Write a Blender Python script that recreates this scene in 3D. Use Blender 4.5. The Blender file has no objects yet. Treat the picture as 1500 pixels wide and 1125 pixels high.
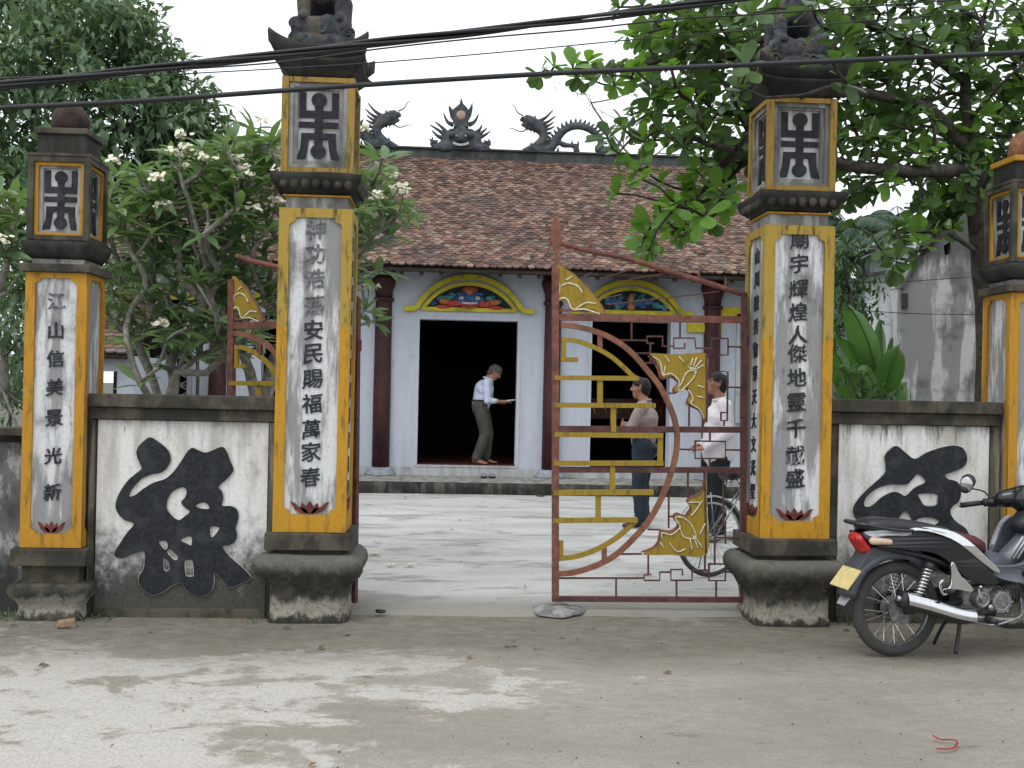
import bpy, bmesh, math, random
import numpy as np
from mathutils import Vector, Matrix, noise as mnoise
R = math.radians
random.seed(7)
rng = np.random.default_rng(7)
S = bpy.context.scene
COL = S.collection

# ------------------------------------------------------------------ camera
F_PX, CX, CY = 1600.0, 750.0, 562.5
yaw, pitch, roll, EYE = R(3.5), R(0.25), R(1.2), 1.55
fwd = Vector((math.sin(yaw)*math.cos(pitch), math.cos(yaw)*math.cos(pitch), math.sin(pitch)))
rgt = Vector((math.cos(yaw), -math.sin(yaw), 0))
upv = rgt.cross(fwd)
cax = rgt*math.cos(roll) + upv*math.sin(roll)
cay = -rgt*math.sin(roll) + upv*math.cos(roll)
cam_d = bpy.data.cameras.new('camera')
cam = bpy.data.objects.new('camera', cam_d)
COL.objects.link(cam)
m = Matrix((( cax.x, cay.x, -fwd.x, 0), (cax.y, cay.y, -fwd.y, 0), (cax.z, cay.z, -fwd.z, EYE), (0, 0, 0, 1)))
cam.matrix_world = m
cam_d.sensor_width = 36
cam_d.lens = 36*F_PX/1500
cam_d.clip_start, cam_d.clip_end = 0.1, 2000
cam_d.dof.use_dof = False
S.camera = cam
CAM = Vector((0, 0, EYE))

def at(px, py, Y):
    """point of the plane y = Y that the photograph shows at pixel (px, py) of 1500 x 1125"""
    d = fwd + (px-CX)/F_PX*cax + (CY-py)/F_PX*cay
    return CAM + d*(Y/d.y)
def gnd(px, py, z=0.0):
    d = fwd + (px-CX)/F_PX*cax + (CY-py)/F_PX*cay
    return CAM + d*((z-EYE)/d.z)

# ------------------------------------------------------------------ light
W = bpy.data.worlds.new('World'); S.world = W; W.use_nodes = True
wt = W.node_tree; wt.nodes.clear()
sky = wt.nodes.new('ShaderNodeTexSky'); sky.sky_type = 'NISHITA'; sky.sun_disc = False
sky.sun_elevation = R(58); sky.sun_rotation = R(215); sky.air_density = 1.0; sky.dust_density = 4.0; sky.ozone_density = 1.0
hs = wt.nodes.new('ShaderNodeHueSaturation'); hs.inputs['Saturation'].default_value = 0.12
wt.links.new(sky.outputs[0], hs.inputs['Color'])
mx = wt.nodes.new('ShaderNodeMix'); mx.data_type = 'RGBA'; mx.inputs['Factor'].default_value = 0.75   # even cloud cover over the blue
wt.links.new(hs.outputs[0], mx.inputs['A']); mx.inputs['B'].default_value = (8.6, 9.0, 9.4, 1)
bg = wt.nodes.new('ShaderNodeBackground'); bg.inputs['Strength'].default_value = 0.15
wt.links.new(mx.outputs['Result'], bg.inputs['Color'])
wo = wt.nodes.new('ShaderNodeOutputWorld'); wt.links.new(bg.outputs[0], wo.inputs['Surface'])
sd = bpy.data.lights.new('sun', 'SUN'); sd.energy = 0.7; sd.angle = R(25); sd.color = (1, .97, .93)
so = bpy.data.objects.new('sun', sd); COL.objects.link(so)
sdir = Vector((math.sin(R(215))*math.cos(R(58)), math.cos(R(215))*math.cos(R(58)), math.sin(R(58))))
so.rotation_euler = sdir.to_track_quat('Z', 'Y').to_euler()
so.location = (0, -5, 12)
S.view_settings.view_transform = 'Standard'; S.view_settings.look = 'None'
S.view_settings.exposure = 0.32; S.view_settings.gamma = 1; S.view_settings.use_curve_mapping = False
S.render.engine = 'CYCLES'
S.cycles.max_bounces = 6; S.cycles.transparent_max_bounces = 8

# ------------------------------------------------------------------ materials
def sg(r, g=None, b=None):
    """sRGB 0..255 to linear"""
    def f(c):
        c /= 255.0
        return c/12.92 if c <= .04045 else ((c+.055)/1.055)**2.4
    return (f(r), f(g), f(b), 1)

class NT:
    def __init__(s, name):
        s.m = bpy.data.materials.new(name); s.m.use_nodes = True
        s.t = s.m.node_tree; s.n = s.t.nodes; s.l = s.t.links
        s.b = s.n['Principled BSDF']; s.out = s.n['Material Output']
        s.b.inputs['Specular IOR Level'].default_value = 0.3
        g = s.n.new('ShaderNodeNewGeometry'); s.pos = g.outputs['Position']; s.g = g
    def v(s, sock, val):
        if hasattr(val, 'is_linked') or isinstance(val, bpy.types.NodeSocket): s.l.new(val, sock)
        else: sock.default_value = val
    def scaled(s, sc, off=(0, 0, 0), src=None):
        mp = s.n.new('ShaderNodeMapping'); s.l.new(src or s.pos, mp.inputs['Vector'])
        mp.inputs['Scale'].default_value = sc if isinstance(sc, tuple) else (sc,)*3
        mp.inputs['Location'].default_value = off
        return mp.outputs[0]
    def noise(s, sc, detail=4, rough=.55, dist=0, off=(0, 0, 0), src=None):
        n = s.n.new('ShaderNodeTexNoise'); s.l.new(s.scaled(sc, off, src), n.inputs['Vector'])
        n.inputs['Scale'].default_value = 1; n.inputs['Detail'].default_value = detail
        n.inputs['Roughness'].default_value = rough; n.inputs['Distortion'].default_value = dist
        return n.outputs['Fac']
    def math(s, op, a, b=0.0, c=0.0, clamp=False):
        n = s.n.new('ShaderNodeMath'); n.operation = op; n.use_clamp = clamp
        s.v(n.inputs[0], a); s.v(n.inputs[1], b)
        if op in ('MULTIPLY_ADD',): s.v(n.inputs[2], c)
        return n.outputs[0]
    def mapr(s, val, a, b, c=0.0, d=1.0):
        n = s.n.new('ShaderNodeMapRange'); n.interpolation_type = 'SMOOTHSTEP'
        s.v(n.inputs[0], val); n.inputs[1].default_value = a; n.inputs[2].default_value = b
        n.inputs[3].default_value = c; n.inputs[4].default_value = d
        return n.outputs[0]
    def mix(s, fac, a, b, blend='MIX'):
        n = s.n.new('ShaderNodeMix'); n.data_type = 'RGBA'; n.blend_type = blend
        s.v(n.inputs['Factor'], fac); s.v(n.inputs['A'], a); s.v(n.inputs['B'], b)
        return n.outputs['Result']
    def xyz(s):
        n = s.n.new('ShaderNodeSeparateXYZ'); s.l.new(s.pos, n.inputs[0]); return n.outputs
    def bump(s, h, strength=.3, dist=.01):
        n = s.n.new('ShaderNodeBump'); n.inputs['Strength'].default_value = strength
        n.inputs['Distance'].default_value = dist; s.v(n.inputs['Height'], h)
        s.l.new(n.outputs[0], s.b.inputs['Normal'])
    def done(s, col, rough=.8, metal=0.0):
        s.v(s.b.inputs['Base Color'], col); s.v(s.b.inputs['Roughness'], rough); s.v(s.b.inputs['Metallic'], metal)
        return s.m

def simple(name, col, rough=.7, metal=0.0, var=.25, scale=20, bump=.15, dirt=None, spec=None, bd=.004):
    t = NT(name)
    n = t.noise(scale, 5); n2 = t.noise(scale*.22, 4, off=(3, 1, 7))
    dk = tuple(c*(1-var) for c in col[:3])+(1,)
    lt = tuple(min(1, c*(1+var)) for c in col[:3])+(1,)
    c = t.mix(t.mapr(n, .3, .7), dk, lt)
    if dirt: c = t.mix(t.mapr(n2, .48, .68, 0, .75), c, dirt)
    else: c = t.mix(t.mapr(n2, .4, .7, 0, .35), c, dk)
    if bump: t.bump(n, bump, bd)
    if spec is not None: t.b.inputs['Specular IOR Level'].default_value = spec
    return t.done(c, rough, metal)

def plaster(name, base, stain, dark, lo=None, hi=None, dens=.5, streak=(9, 9, 1.3), blot=0.62):
    """old limewash: streaks that run down, blotches, mould low (below z lo) and high (above z hi)"""
    t = NT(name)
    st = t.noise(streak, 5, .6); bl = t.noise(3.1, 5, .6, off=(5, 2, 9)); fi = t.noise(45, 4, .6)
    c = t.mix(t.mapr(st, .42, .42+.4*(1.1-dens)), base, stain)
    c = t.mix(t.mapr(bl, blot-.08, blot+.12, 0, .75), c, dark)
    sp = t.noise((16, 16, 5), 6, .7, off=(1, 8, 2))
    c = t.mix(t.mapr(sp, .58, .72, 0, .6), c, dark)
    z = t.xyz()[2]
    wob = t.math('MULTIPLY_ADD', t.noise((5, 5, 1.6), 5, .65, off=(2, 2, 2)), .55, -.275)
    if lo is not None:
        wob = t.math('ADD', wob, t.math('MULTIPLY_ADD', t.noise(20, 6, .75, off=(6, 6, 6)), .55, -.275))
        f = t.mapr(t.math('ADD', z, wob), lo*.35, lo*1.05, 1, 0)
        c = t.mix(t.math('MULTIPLY', f, .98), c, dark)
    if hi is not None:
        wob2 = t.math('MULTIPLY_ADD', t.noise((9, 9, 1.0), 6, .78, off=(9, 2, 4)), 1.1, -.55)
        f = t.mapr(t.math('ADD', z, wob2), hi-.10, hi+.12, 0, 1)
        c = t.mix(t.math('MULTIPLY', f, .9), c, dark)
    c = t.mix(t.mapr(fi, .3, .75, 0, .22), c, tuple(x*.45 for x in stain[:3])+(1,))
    t.bump(t.math('ADD', t.math('MULTIPLY', fi, .5), bl), .35, .006)
    return t.done(c, .92)

DARKM = (.020, .021, .017, 1)
M = {}
M['white_panel'] = plaster('weathered_white_plaster', (.60, .61, .62, 1), (.25, .25, .25, 1), (.055, .055, .05, 1), dens=.8, blot=.63)
M['wall_panel'] = plaster('wall_limewash', (.68, .675, .66, 1), (.40, .385, .35, 1), (.035, .034, .028, 1), lo=.60, hi=1.36, dens=.42, streak=(7, 7, 1.1), blot=.66)
M['mossy'] = plaster('mossy_cement', (.095, .083, .062, 1), (.045, .041, .032, 1), DARKM, dens=.7, blot=.54, streak=(6, 6, 4))
M['mossy_light'] = plaster('mossy_cement_pale', (.20, .19, .16, 1), (.065, .062, .05, 1), DARKM, lo=.12, hi=.40, dens=.75, blot=.54)
def m_base():
    t = NT('mouldy_base_cement')
    z = t.xyz()[2]; n = t.noise(7, 6, .68); n2 = t.noise(19, 6, .7, off=(3, 3, 3)); n3 = t.noise((11, 11, 4), 5, .65, off=(8, 1, 1)); fi = t.noise(70, 4, .7)
    c = t.mix(t.mapr(n, .35, .62), (.075, .070, .055, 1), (.028, .028, .024, 1))
    c = t.mix(t.mapr(n2, .52, .70, 0, .6), c, (.15, .14, .115, 1))
    zz = t.math('ADD', z, t.math('MULTIPLY_ADD', n3, .22, -.11))
    band = t.math('MULTIPLY', t.mapr(zz, .03, .06), t.mapr(zz, .19, .15, 0, 1) if False else t.mapr(zz, .13, .19, 1, 0))
    c = t.mix(t.math('MULTIPLY', band, t.mapr(n2, .30, .55, .35, .95)), c, (.30, .28, .235, 1))
    top = t.mapr(t.math('ADD', z, t.math('MULTIPLY_ADD', n, .3, -.15)), .34, .42)
    c = t.mix(t.math('MULTIPLY', top, .55), c, (.17, .165, .145, 1))
    c = t.mix(t.mapr(fi, .4, .75, 0, .4), c, (.02, .02, .017, 1))
    t.bump(t.math('ADD', n2, fi), .5, .008)
    return t.done(c, .95)
M['base_cement'] = m_base()
M['black_cement'] = plaster('blackened_cement', (.040, .040, .036, 1), (.024, .024, .022, 1), (.012, .012, .011, 1), dens=.7, blot=.55)
M['grey_cement'] = plaster('grey_cement', (.30, .30, .29, 1), (.15, .15, .145, 1), (.04, .04, .036, 1), dens=.75, blot=.6)
M['lantern_panel'] = plaster('lantern_panel_plaster', (.50, .505, .51, 1), (.28, .28, .28, 1), (.07, .07, .065, 1), dens=.8, blot=.62)
def old_yellow(name, fresh, old, zsplit=None):
    t = NT(name)
    z = t.xyz()[2]; n = t.noise(9, 5, .65); n2 = t.noise((24, 24, 5), 5, .7, off=(4, 4, 4)); fi = t.noise(80, 3)
    c = fresh
    if zsplit is not None:
        f = t.mapr(t.math('ADD', z, t.math('MULTIPLY', t.noise(30, 2), .02)), zsplit, zsplit+.012)
        c = t.mix(f, fresh, old)
        k = t.math('MULTIPLY_ADD', f, .35, .6)
    else: k = .65
    c = t.mix(t.math('MULTIPLY', t.mapr(n2, .49, .70), k), c, (.05, .045, .02, 1))
    c = t.mix(t.mapr(n, .45, .8, 0, .3), c, (.23, .13, .02, 1))
    c = t.mix(t.mapr(fi, .3, .8, 0, .18), c, (.12, .08, .02, 1))
    bv = t.n.new('ShaderNodeBevel'); bv.inputs['Radius'].default_value = .007; bv.samples = 4
    dt = t.n.new('ShaderNodeVectorMath'); dt.operation = 'DOT_PRODUCT'; t.l.new(bv.outputs[0], dt.inputs[0]); t.l.new(t.g.outputs['Normal'], dt.inputs[1])
    edge = t.math('MULTIPLY', t.mapr(dt.outputs['Value'], .80, .995, 1, 0), t.mapr(t.noise(28, 5, .7, off=(9, 9, 9)), .42, .56))
    c = t.mix(t.math('MULTIPLY', edge, .85), c, (.10, .09, .065, 1))
    chip = t.mapr(t.noise((13, 13, 9), 6, .8, off=(17, 3, 5)), .66, .69)
    c = t.mix(t.math('MULTIPLY', chip, .8), c, (.24, .22, .17, 1))
    t.bump(t.math('ADD', n2, t.math('MULTIPLY', chip, -.6)), .3, .004)
    return t.done(c, .75)
M['yellow_low'] = old_yellow('ochre_paint_repainted', (.46, .235, .016, 1), (.36, .245, .045, 1), 1.93)
M['yellow_lantern'] = old_yellow('weathered_lantern_ochre', (.30, .185, .03, 1), (.30, .19, .04, 1), 0.0)
M['yellow'] = old_yellow('ochre_paint', (.43, .215, .018, 1), (.45, .28, .05, 1))
M['yellow_gate'] = old_yellow('mustard_enamel', (.28, .19, .02, 1), (.42, .3, .05, 1))
M['yellow_trim'] = simple('yellow_trim', (.52, .44, .03, 1), .8, var=.12, scale=12, dirt=(.25, .2, .04, 1))
M['ink'] = simple('slate_ink', (.022, .028, .033, 1), .75, var=.3, scale=40)
M['ink_faded'] = simple('faded_ink', (.10, .11, .12, 1), .8, var=.5, scale=60, dirt=(.28, .28, .28, 1))
M['black_char'] = simple('black_character_paint', (.012, .015, .019, 1), .7, var=.5, scale=38, dirt=(.032, .036, .040, 1), bump=.6)
M['rim'] = simple('pale_rim', (.5, .5, .47, 1), .9, var=.2, scale=30, dirt=(.16, .16, .14, 1))
M['lotus'] = simple('lotus_maroon', (.12, .028, .022, 1), .8, var=.35, scale=50)
M['rust'] = simple('rusty_red_oxide', (.155, .062, .045, 1), .7, var=.3, scale=25, dirt=(.07, .036, .028, 1), bump=.3)
M['rust_dark'] = simple('dark_red_oxide', (.085, .035, .033, 1), .65, var=.3, scale=25, dirt=(.04, .02, .018, 1))
M['rust_bright'] = simple('faded_red_oxide', (.19, .08, .05, 1), .75, var=.25, scale=25, dirt=(.12, .06, .04, 1), bump=.3)
M['cream'] = simple('cream_line_paint', (.55, .52, .38, 1), .7, var=.3, scale=50)
M['temple_wall'] = plaster('blue_grey_limewash', (.50, .535, .61, 1), (.44, .47, .54, 1), (.27, .285, .32, 1), dens=.3, blot=.70)
M['sill'] = plaster('sill_plaster', (.46, .475, .50, 1), (.36, .37, .37, 1), (.2, .2, .17, 1), dens=.6, blot=.6)
M['col_red'] = simple('column_oxblood', (.058, .019, .021, 1), .6, var=.25, scale=12, dirt=(.030, .013, .014, 1))
M['col_base'] = simple('column_base_grey', (.26, .28, .32, 1), .8, var=.2, scale=16, dirt=(.12, .12, .12, 1))
M['platform'] = plaster('terrace_cement', (.34, .335, .31, 1), (.17, .165, .145, 1), (.03, .03, .024, 1), dens=.6, blot=.62)
M['platform_face'] = plaster('terrace_edge_mould', (.09, .09, .075, 1), (.035, .036, .030, 1), (.010, .011, .009, 1), dens=.8, blot=.5)
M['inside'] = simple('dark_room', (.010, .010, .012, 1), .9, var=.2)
M['floor_red'] = simple('red_floor_tiles', (.06, .018, .013, 1), .5, var=.2, scale=6)
M['ridge'] = plaster('ridge_cement', (.075, .080, .080, 1), (.045, .05, .05, 1), (.02, .022, .022, 1), dens=.6, blot=.55)
M['dragon'] = simple('dragon_cement', (.050, .058, .066, 1), .85, var=.4, scale=14, dirt=(.10, .10, .09, 1), bump=.6, bd=.02)
M['sunface'] = simple('faded_pink_disc', (.38, .25, .20, 1), .9, var=.2, scale=14)
M['teeth'] = simple('white_teeth', (.6, .6, .56, 1), .7, var=.1)
M['statue'] = simple('beast_cement', (.045, .050, .058, 1), .9, var=.45, scale=22, dirt=(.12, .10, .07, 1), bump=.8, bd=.02)
M['brick_bud'] = simple('sooty_brick_bud', (.035, .025, .022, 1), .9, var=.5, scale=14, dirt=(.05, .022, .018, 1), bump=.5)
M['brick_bud_warm'] = simple('terracotta_bud', (.20, .095, .05, 1), .9, var=.4, scale=16, dirt=(.035, .03, .026, 1), bump=.5)
M['cable'] = simple('black_cable_sheath', (.012, .013, .015, 1), .5, var=.2, scale=60, spec=.4)
M['bark_frangi'] = simple('frangipani_bark', (.235, .220, .195, 1), .85, var=.35, scale=26, dirt=(.12, .115, .10, 1), bump=.5)
M['bark_dark'] = simple('dark_bark', (.045, .038, .032, 1), .95, var=.4, scale=22, dirt=(.085, .078, .066, 1), bump=.9, bd=.02)

def leafmat(name, a, b, trans=.35, rough=.45, back=None):
    t = NT(name)
    oi = t.n.new('ShaderNodeObjectInfo')
    at_ = t.n.new('ShaderNodeAttribute'); at_.attribute_name = 'tint'
    n = t.noise(3.1, 3, off=(1, 5, 3))
    f = t.math('FRACT', t.math('ADD', at_.outputs['Fac'], oi.outputs['Random']))
    f = t.math('ADD', t.math('MULTIPLY', f, .65), t.math('MULTIPLY', t.mapr(n, .35, .65), .35), clamp=True)
    c = t.mix(f, a, b)
    t.v(t.b.inputs['Base Color'], c); t.b.inputs['Roughness'].default_value = rough
    t.b.inputs['Specular IOR Level'].default_value = .35
    tr = t.n.new('ShaderNodeBsdfTranslucent')
    t.l.new(t.mix(.5, c, back or (b[0]*1.6, b[1]*1.5, b[2]*.7, 1)), tr.inputs['Color'])
    ms = t.n.new('ShaderNodeMixShader'); ms.inputs[0].default_value = trans
    t.l.new(t.b.outputs[0], ms.inputs[1]); t.l.new(tr.outputs[0], ms.inputs[2]); t.l.new(ms.outputs[0], t.out.inputs['Surface'])
    return t.m
M['leaf_frangi'] = leafmat('frangipani_leaf', (.085, .155, .075, 1), (.17, .28, .11, 1), .36, .32)
M['leaf_almond'] = leafmat('almond_leaf', (.030, .075, .030, 1), (.095, .18, .05, 1), .42, .32)
M['leaf_almond_new'] = leafmat('almond_leaf_young', (.09, .20, .035, 1), (.17, .34, .06, 1), .4, .35)
M['leaf_big'] = leafmat('big_tree_leaf', (.060, .115, .065, 1), (.15, .235, .125, 1), .28, .32)
M['leaf_pale'] = leafmat('pale_leaflets', (.13, .22, .12, 1), (.22, .33, .18, 1), .4, .6)
M['leaf_bg'] = leafmat('background_leaf', (.022, .060, .022, 1), (.06, .13, .035, 1), .3, .5)
M['leaf_palm'] = leafmat('palm_frond', (.018, .045, .028, 1), (.04, .08, .04, 1), .15, .5)
M['leaf_banana'] = leafmat('banana_leaf', (.045, .12, .030, 1), (.09, .20, .045, 1), .4, .35)
M['petal'] = simple('cream_petal', (.72, .69, .55, 1), .6, var=.08, bump=0)

# ------------------------------------------------------------------ object helpers
def tag(o, label=None, cat=None, group=None, kind=None):
    if label: o['label'] = label
    if cat: o['category'] = cat
    if group: o['group'] = group
    if kind: o['kind'] = kind
    return o
def empty(name, loc=(0, 0, 0), label=None, cat=None, group=None, rz=0.0, kind=None):
    o = bpy.data.objects.new(name, None); COL.objects.link(o); o.location = loc
    o.rotation_euler = (0, 0, rz); o.empty_display_size = .2
    return tag(o, label, cat, group, kind)
_wloc = {}
def wloc(o):
    v = Vector((0, 0, 0))
    while o is not None: v = v + Vector(o.location); o = o.parent
    return v
def link(name, me, mat=None, parent=None, loc=None, smooth=False):
    """a mesh given in its parent's own coordinates"""
    if mat is not None and not me.materials: me.materials.append(mat)
    if smooth: me.polygons.foreach_set('use_smooth', [True]*len(me.polygons))
    o = bpy.data.objects.new(name, me); COL.objects.link(o); o.parent = parent
    if loc is not None: o.location = loc
    return o
def wobj(name, bm, mat=None, parent=None, smooth=False):
    """a bmesh/mesh given in WORLD coordinates; its origin goes to the middle of its foot"""
    if isinstance(bm, bmesh.types.BMesh):
        me = bpy.data.meshes.new(name); bm.to_mesh(me); bm.free()
    else: me = bm
    n = len(me.vertices)
    co = np.empty(n*3, np.float32); me.vertices.foreach_get('co', co); co = co.reshape(-1, 3)
    lo, hi = co.min(0), co.max(0)
    o0 = Vector(((lo[0]+hi[0])/2, (lo[1]+hi[1])/2, lo[2]))
    co -= np.array(o0, np.float32)
    me.vertices.foreach_set('co', co.ravel()); me.update()
    base = wloc(parent) if parent else Vector((0, 0, 0))
    return link(name, me, mat, parent, o0-base, smooth)

def box(bm, x0, x1, y0, y1, z0, z1, bev=0.0):
    vs = [bm.verts.new((x, y, z)) for z in (z0, z1) for y in (y0, y1) for x in (x0, x1)]
    fs = [(0, 2, 3, 1), (4, 5, 7, 6), (0, 1, 5, 4), (2, 6, 7, 3), (0, 4, 6, 2), (1, 3, 7, 5)]
    F = [bm.faces.new([vs[i] for i in f]) for f in fs]
    if bev:
        es = list({e for f in F for e in f.edges})
        bmesh.ops.bevel(bm, geom=es, offset=bev, segments=2, profile=.6, affect='EDGES')
    return vs
def bx(*a, bev=0.0):
    bm = bmesh.new(); box(bm, *a, bev=bev); return bm
def tube(bm, pts, r, seg=8, cap=True):
    """tube through pts; r a number or one radius for each point"""
    pts = [Vector(p) for p in pts]; n = len(pts)
    rs = r if isinstance(r, (list, tuple)) else [r]*n
    rings = []; prev = None
    for i, p in enumerate(pts):
        d = (pts[min(i+1, n-1)]-pts[max(i-1, 0)]).normalized()
        if prev is None: a = d.orthogonal().normalized()
        else:
            a = prev - d*prev.dot(d)
            a = a.normalized() if a.length > 1e-6 else d.orthogonal().normalized()
        prev = a; b = d.cross(a)
        rings.append([bm.verts.new(p + (a*math.cos(2*math.pi*k/seg)+b*math.sin(2*math.pi*k/seg))*rs[i]) for k in range(seg)])
    for i in range(n-1):
        for k in range(seg):
            bm.faces.new((rings[i][k], rings[i][(k+1) % seg], rings[i+1][(k+1) % seg], rings[i+1][k]))
    if cap:
        bm.faces.new(rings[0][::-1]); bm.faces.new(rings[-1])
    return bm
def tb(pts, r, seg=8):
    return tube(bmesh.new(), pts, r, seg)
def smooth_pts(P, n=4, closed=False):
    """Catmull-Rom through 2D or 3D points"""
    out = []; P = [Vector(p) for p in P]; k = len(P)
    rg = range(k) if closed else range(k-1)
    for i in rg:
        if closed: p0, p1, p2, p3 = P[i-1], P[i], P[(i+1) % k], P[(i+2) % k]
        else: p0, p1, p2, p3 = P[max(i-1, 0)], P[i], P[i+1], P[min(i+2, k-1)]
        for j in range(n):
            t = j/n
            out.append(.5*((2*p1)+(p2-p0)*t+(2*p0-5*p1+4*p2-p3)*t*t+(3*p1-p0-3*p2+p3)*t**3))
    if not closed: out.append(P[-1])
    return out
def bar(bm, a, b, w, d, n=Vector((0, 1, 0))):
    """flat bar from a to b, w across (in the plane square to n), d along n"""
    a, b = Vector(a), Vector(b); t = (b-a).normalized(); s = t.cross(n).normalized()*w/2; q = n*d/2
    vs = [bm.verts.new(p+i*s+j*q) for p in (a, b) for j in (-1, 1) for i in (-1, 1)]
    for f in [(0, 1, 3, 2), (4, 6, 7, 5), (0, 4, 5, 1), (2, 3, 7, 6), (0, 2, 6, 4), (1, 5, 7, 3)]:
        bm.faces.new([vs[i] for i in f])
def band(bm, pts, w, d, n=Vector((0, 1, 0))):
    """flat bar bent through pts"""
    pts = [Vector(p) for p in pts]; k = len(pts); rings = []
    ws = w if isinstance(w, (list, tuple)) else [w]*k
    for i, p in enumerate(pts):
        t = (pts[min(i+1, k-1)]-pts[max(i-1, 0)]).normalized(); s = t.cross(n).normalized()*ws[i]/2; q = n*d/2
        rings.append([bm.verts.new(p+e) for e in (-s-q, s-q, s+q, -s+q)])
    for i in range(k-1):
        for j in range(4):
            bm.faces.new((rings[i][j], rings[i][(j+1) % 4], rings[i+1][(j+1) % 4], rings[i+1][j]))
    bm.faces.new(rings[0][::-1]); bm.faces.new(rings[-1])
    return bm
def lathe(bm, prof, c=(0, 0), seg=20, sq=1.0):
    rings = []
    for r, z in prof:
        rings.append([bm.verts.new((c[0]+r*math.cos(2*math.pi*k/seg), c[1]+r*sq*math.sin(2*math.pi*k/seg), z)) for k in range(seg)])
    for i in range(len(prof)-1):
        for k in range(seg):
            bm.faces.new((rings[i][k], rings[i][(k+1) % seg], rings[i+1][(k+1) % seg], rings[i+1][k]))
    bm.faces.new(rings[0][::-1]); bm.faces.new(rings[-1])
    return bm
def sqloft(prof, c, seg=8, rough=0.0, chamf=0.0):
    """square rings (half width, z, corner lift, corner flare) lofted upwards: bases, brackets, little roofs"""
    bm = bmesh.new(); rings = []
    for pr in prof:
        hw, z = pr[0], pr[1]; lift = pr[2] if len(pr) > 2 else 0; fl = pr[3] if len(pr) > 3 else 0
        ring = []
        for side in range(4):
            for j in range(seg):
                t = -1+2*j/seg; k = abs(t)**3
                x, y = hw*t, -hw
                x += fl*k*(1 if t > 0 else -1); y -= fl*k
                if abs(t) > .99 and chamf: x *= 1-chamf; y *= 1-chamf
                a = side*math.pi/2
                X = x*math.cos(a)-y*math.sin(a); Y = x*math.sin(a)+y*math.cos(a)
                p = Vector((c[0]+X, c[1]+Y, z+lift*k))
                if rough: p += Vector([mnoise.noise(p*9+Vector((q*7, 0, 0)))*rough for q in range(3)])
                ring.append(bm.verts.new(p))
        rings.append(ring)
    n = 4*seg
    for i in range(len(rings)-1):
        for k in range(n):
            bm.faces.new((rings[i][k], rings[i][(k+1) % n], rings[i+1][(k+1) % n], rings[i+1][k]))
    bm.faces.new(rings[0][::-1]); bm.faces.new(rings[-1])
    return bm

def flat_shape(loops, depth, name='shape', bevel=0.0):
    """2D outlines (first the outer, the rest holes) -> extruded mesh, in x,y, thickness along z (both ways)"""
    cu = bpy.data.curves.new(name, 'CURVE'); cu.dimensions = '2D'; cu.fill_mode = 'BOTH'; cu.extrude = depth/2
    cu.bevel_depth = bevel; cu.bevel_resolution = 1; cu.offset = -bevel
    for L in loops:
        sp = cu.splines.new('POLY'); sp.points.add(len(L)-1); sp.use_cyclic_u = True
        for p, q in zip(sp.points, L): p.co = (q[0], q[1], 0, 1)
    ob = bpy.data.objects.new(name, cu); COL.objects.link(ob)
    dg = bpy.context.evaluated_depsgraph_get(); dg.update()
    me = bpy.data.meshes.new_from_object(ob.evaluated_get(dg))
    bpy.data.objects.remove(ob); bpy.data.curves.remove(cu)
    return me
def stand(me, Y, mirror=False):
    """turn a flat (x, z-as-y) shape upright into the plane y = Y"""
    me.transform(Matrix(((1, 0, 0, 0), (0, 0, 1, Y), (0, 1, 0, 0), (0, 0, 0, 1))))
    me.flip_normals()
    return me
def pxshape(loops, Y, depth, name='shape', smooth=0, bevel=0.0):
    """outlines given in photograph pixels, set upright at distance Y"""
    LL = []
    for i, L in enumerate(loops):
        q = [at(x, y, Y) for x, y in L]
        if smooth: q = smooth_pts(q, smooth, True)
        LL.append([(p.x, p.z) for p in q])
    return stand(flat_shape(LL, depth, name, bevel), Y)
FONT = bpy.data.fonts.load('<builtin>')
def glyph(ch, size, depth=.012, fat=.02):
    cu = bpy.data.curves.new('glyph', 'FONT'); cu.font = FONT; cu.body = ch; cu.size = 1
    cu.extrude = depth/2/size; cu.offset = .004 if ch in '傑載蕩廟靈輝' else min(fat, .012); cu.resolution_u = 2; cu.fill_mode = 'BOTH'
    cu.shear = 0
    ob = bpy.data.objects.new('glyph', cu); COL.objects.link(ob)
    dg = bpy.context.evaluated_depsgraph_get(); dg.update()
    me = bpy.data.meshes.new_from_object(ob.evaluated_get(dg))
    bpy.data.objects.remove(ob); bpy.data.curves.remove(cu)
    gb = bmesh.new(); gb.from_mesh(me); bmesh.ops.remove_doubles(gb, verts=gb.verts, dist=1e-5)
    bmesh.ops.subdivide_edges(gb, edges=[e for e in gb.edges if e.calc_length() > .05], cuts=2)
    for v in gb.verts:                              # the uneven edge of a brush
        q = Vector((v.co.x*6, v.co.y*6, ord(ch) % 97)); v.co.x += .020*mnoise.noise(q)+.010*mnoise.noise(q*2.7); v.co.y += .020*mnoise.noise(q+Vector((9, 9, 9)))+.010*mnoise.noise(q*2.7+Vector((5, 5, 5)))
    gb.to_mesh(me); gb.free()
    n = len(me.vertices)
    if n == 0: return me
    co = np.empty(n*3, np.float32); me.vertices.foreach_get('co', co); co = co.reshape(-1, 3)
    c = (co.min(0)+co.max(0))/2; e = max(1e-6, (co.max(0)-co.min(0))[:2].max())
    co[:, :2] = (co[:, :2]-c[:2])/e
    co[:, 1] += co[:, 0]*.10                       # the hand-written rise of the horizontals
    co[:, 1] += .015*np.sin(co[:, 0]*7+ord(ch)); co[:, 0] += .02*np.sin(co[:, 1]*6+ord(ch))
    co[:, :2] *= size; co[:, 2] *= size
    me.vertices.foreach_set('co', co.ravel()); me.update()
    return me
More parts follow.
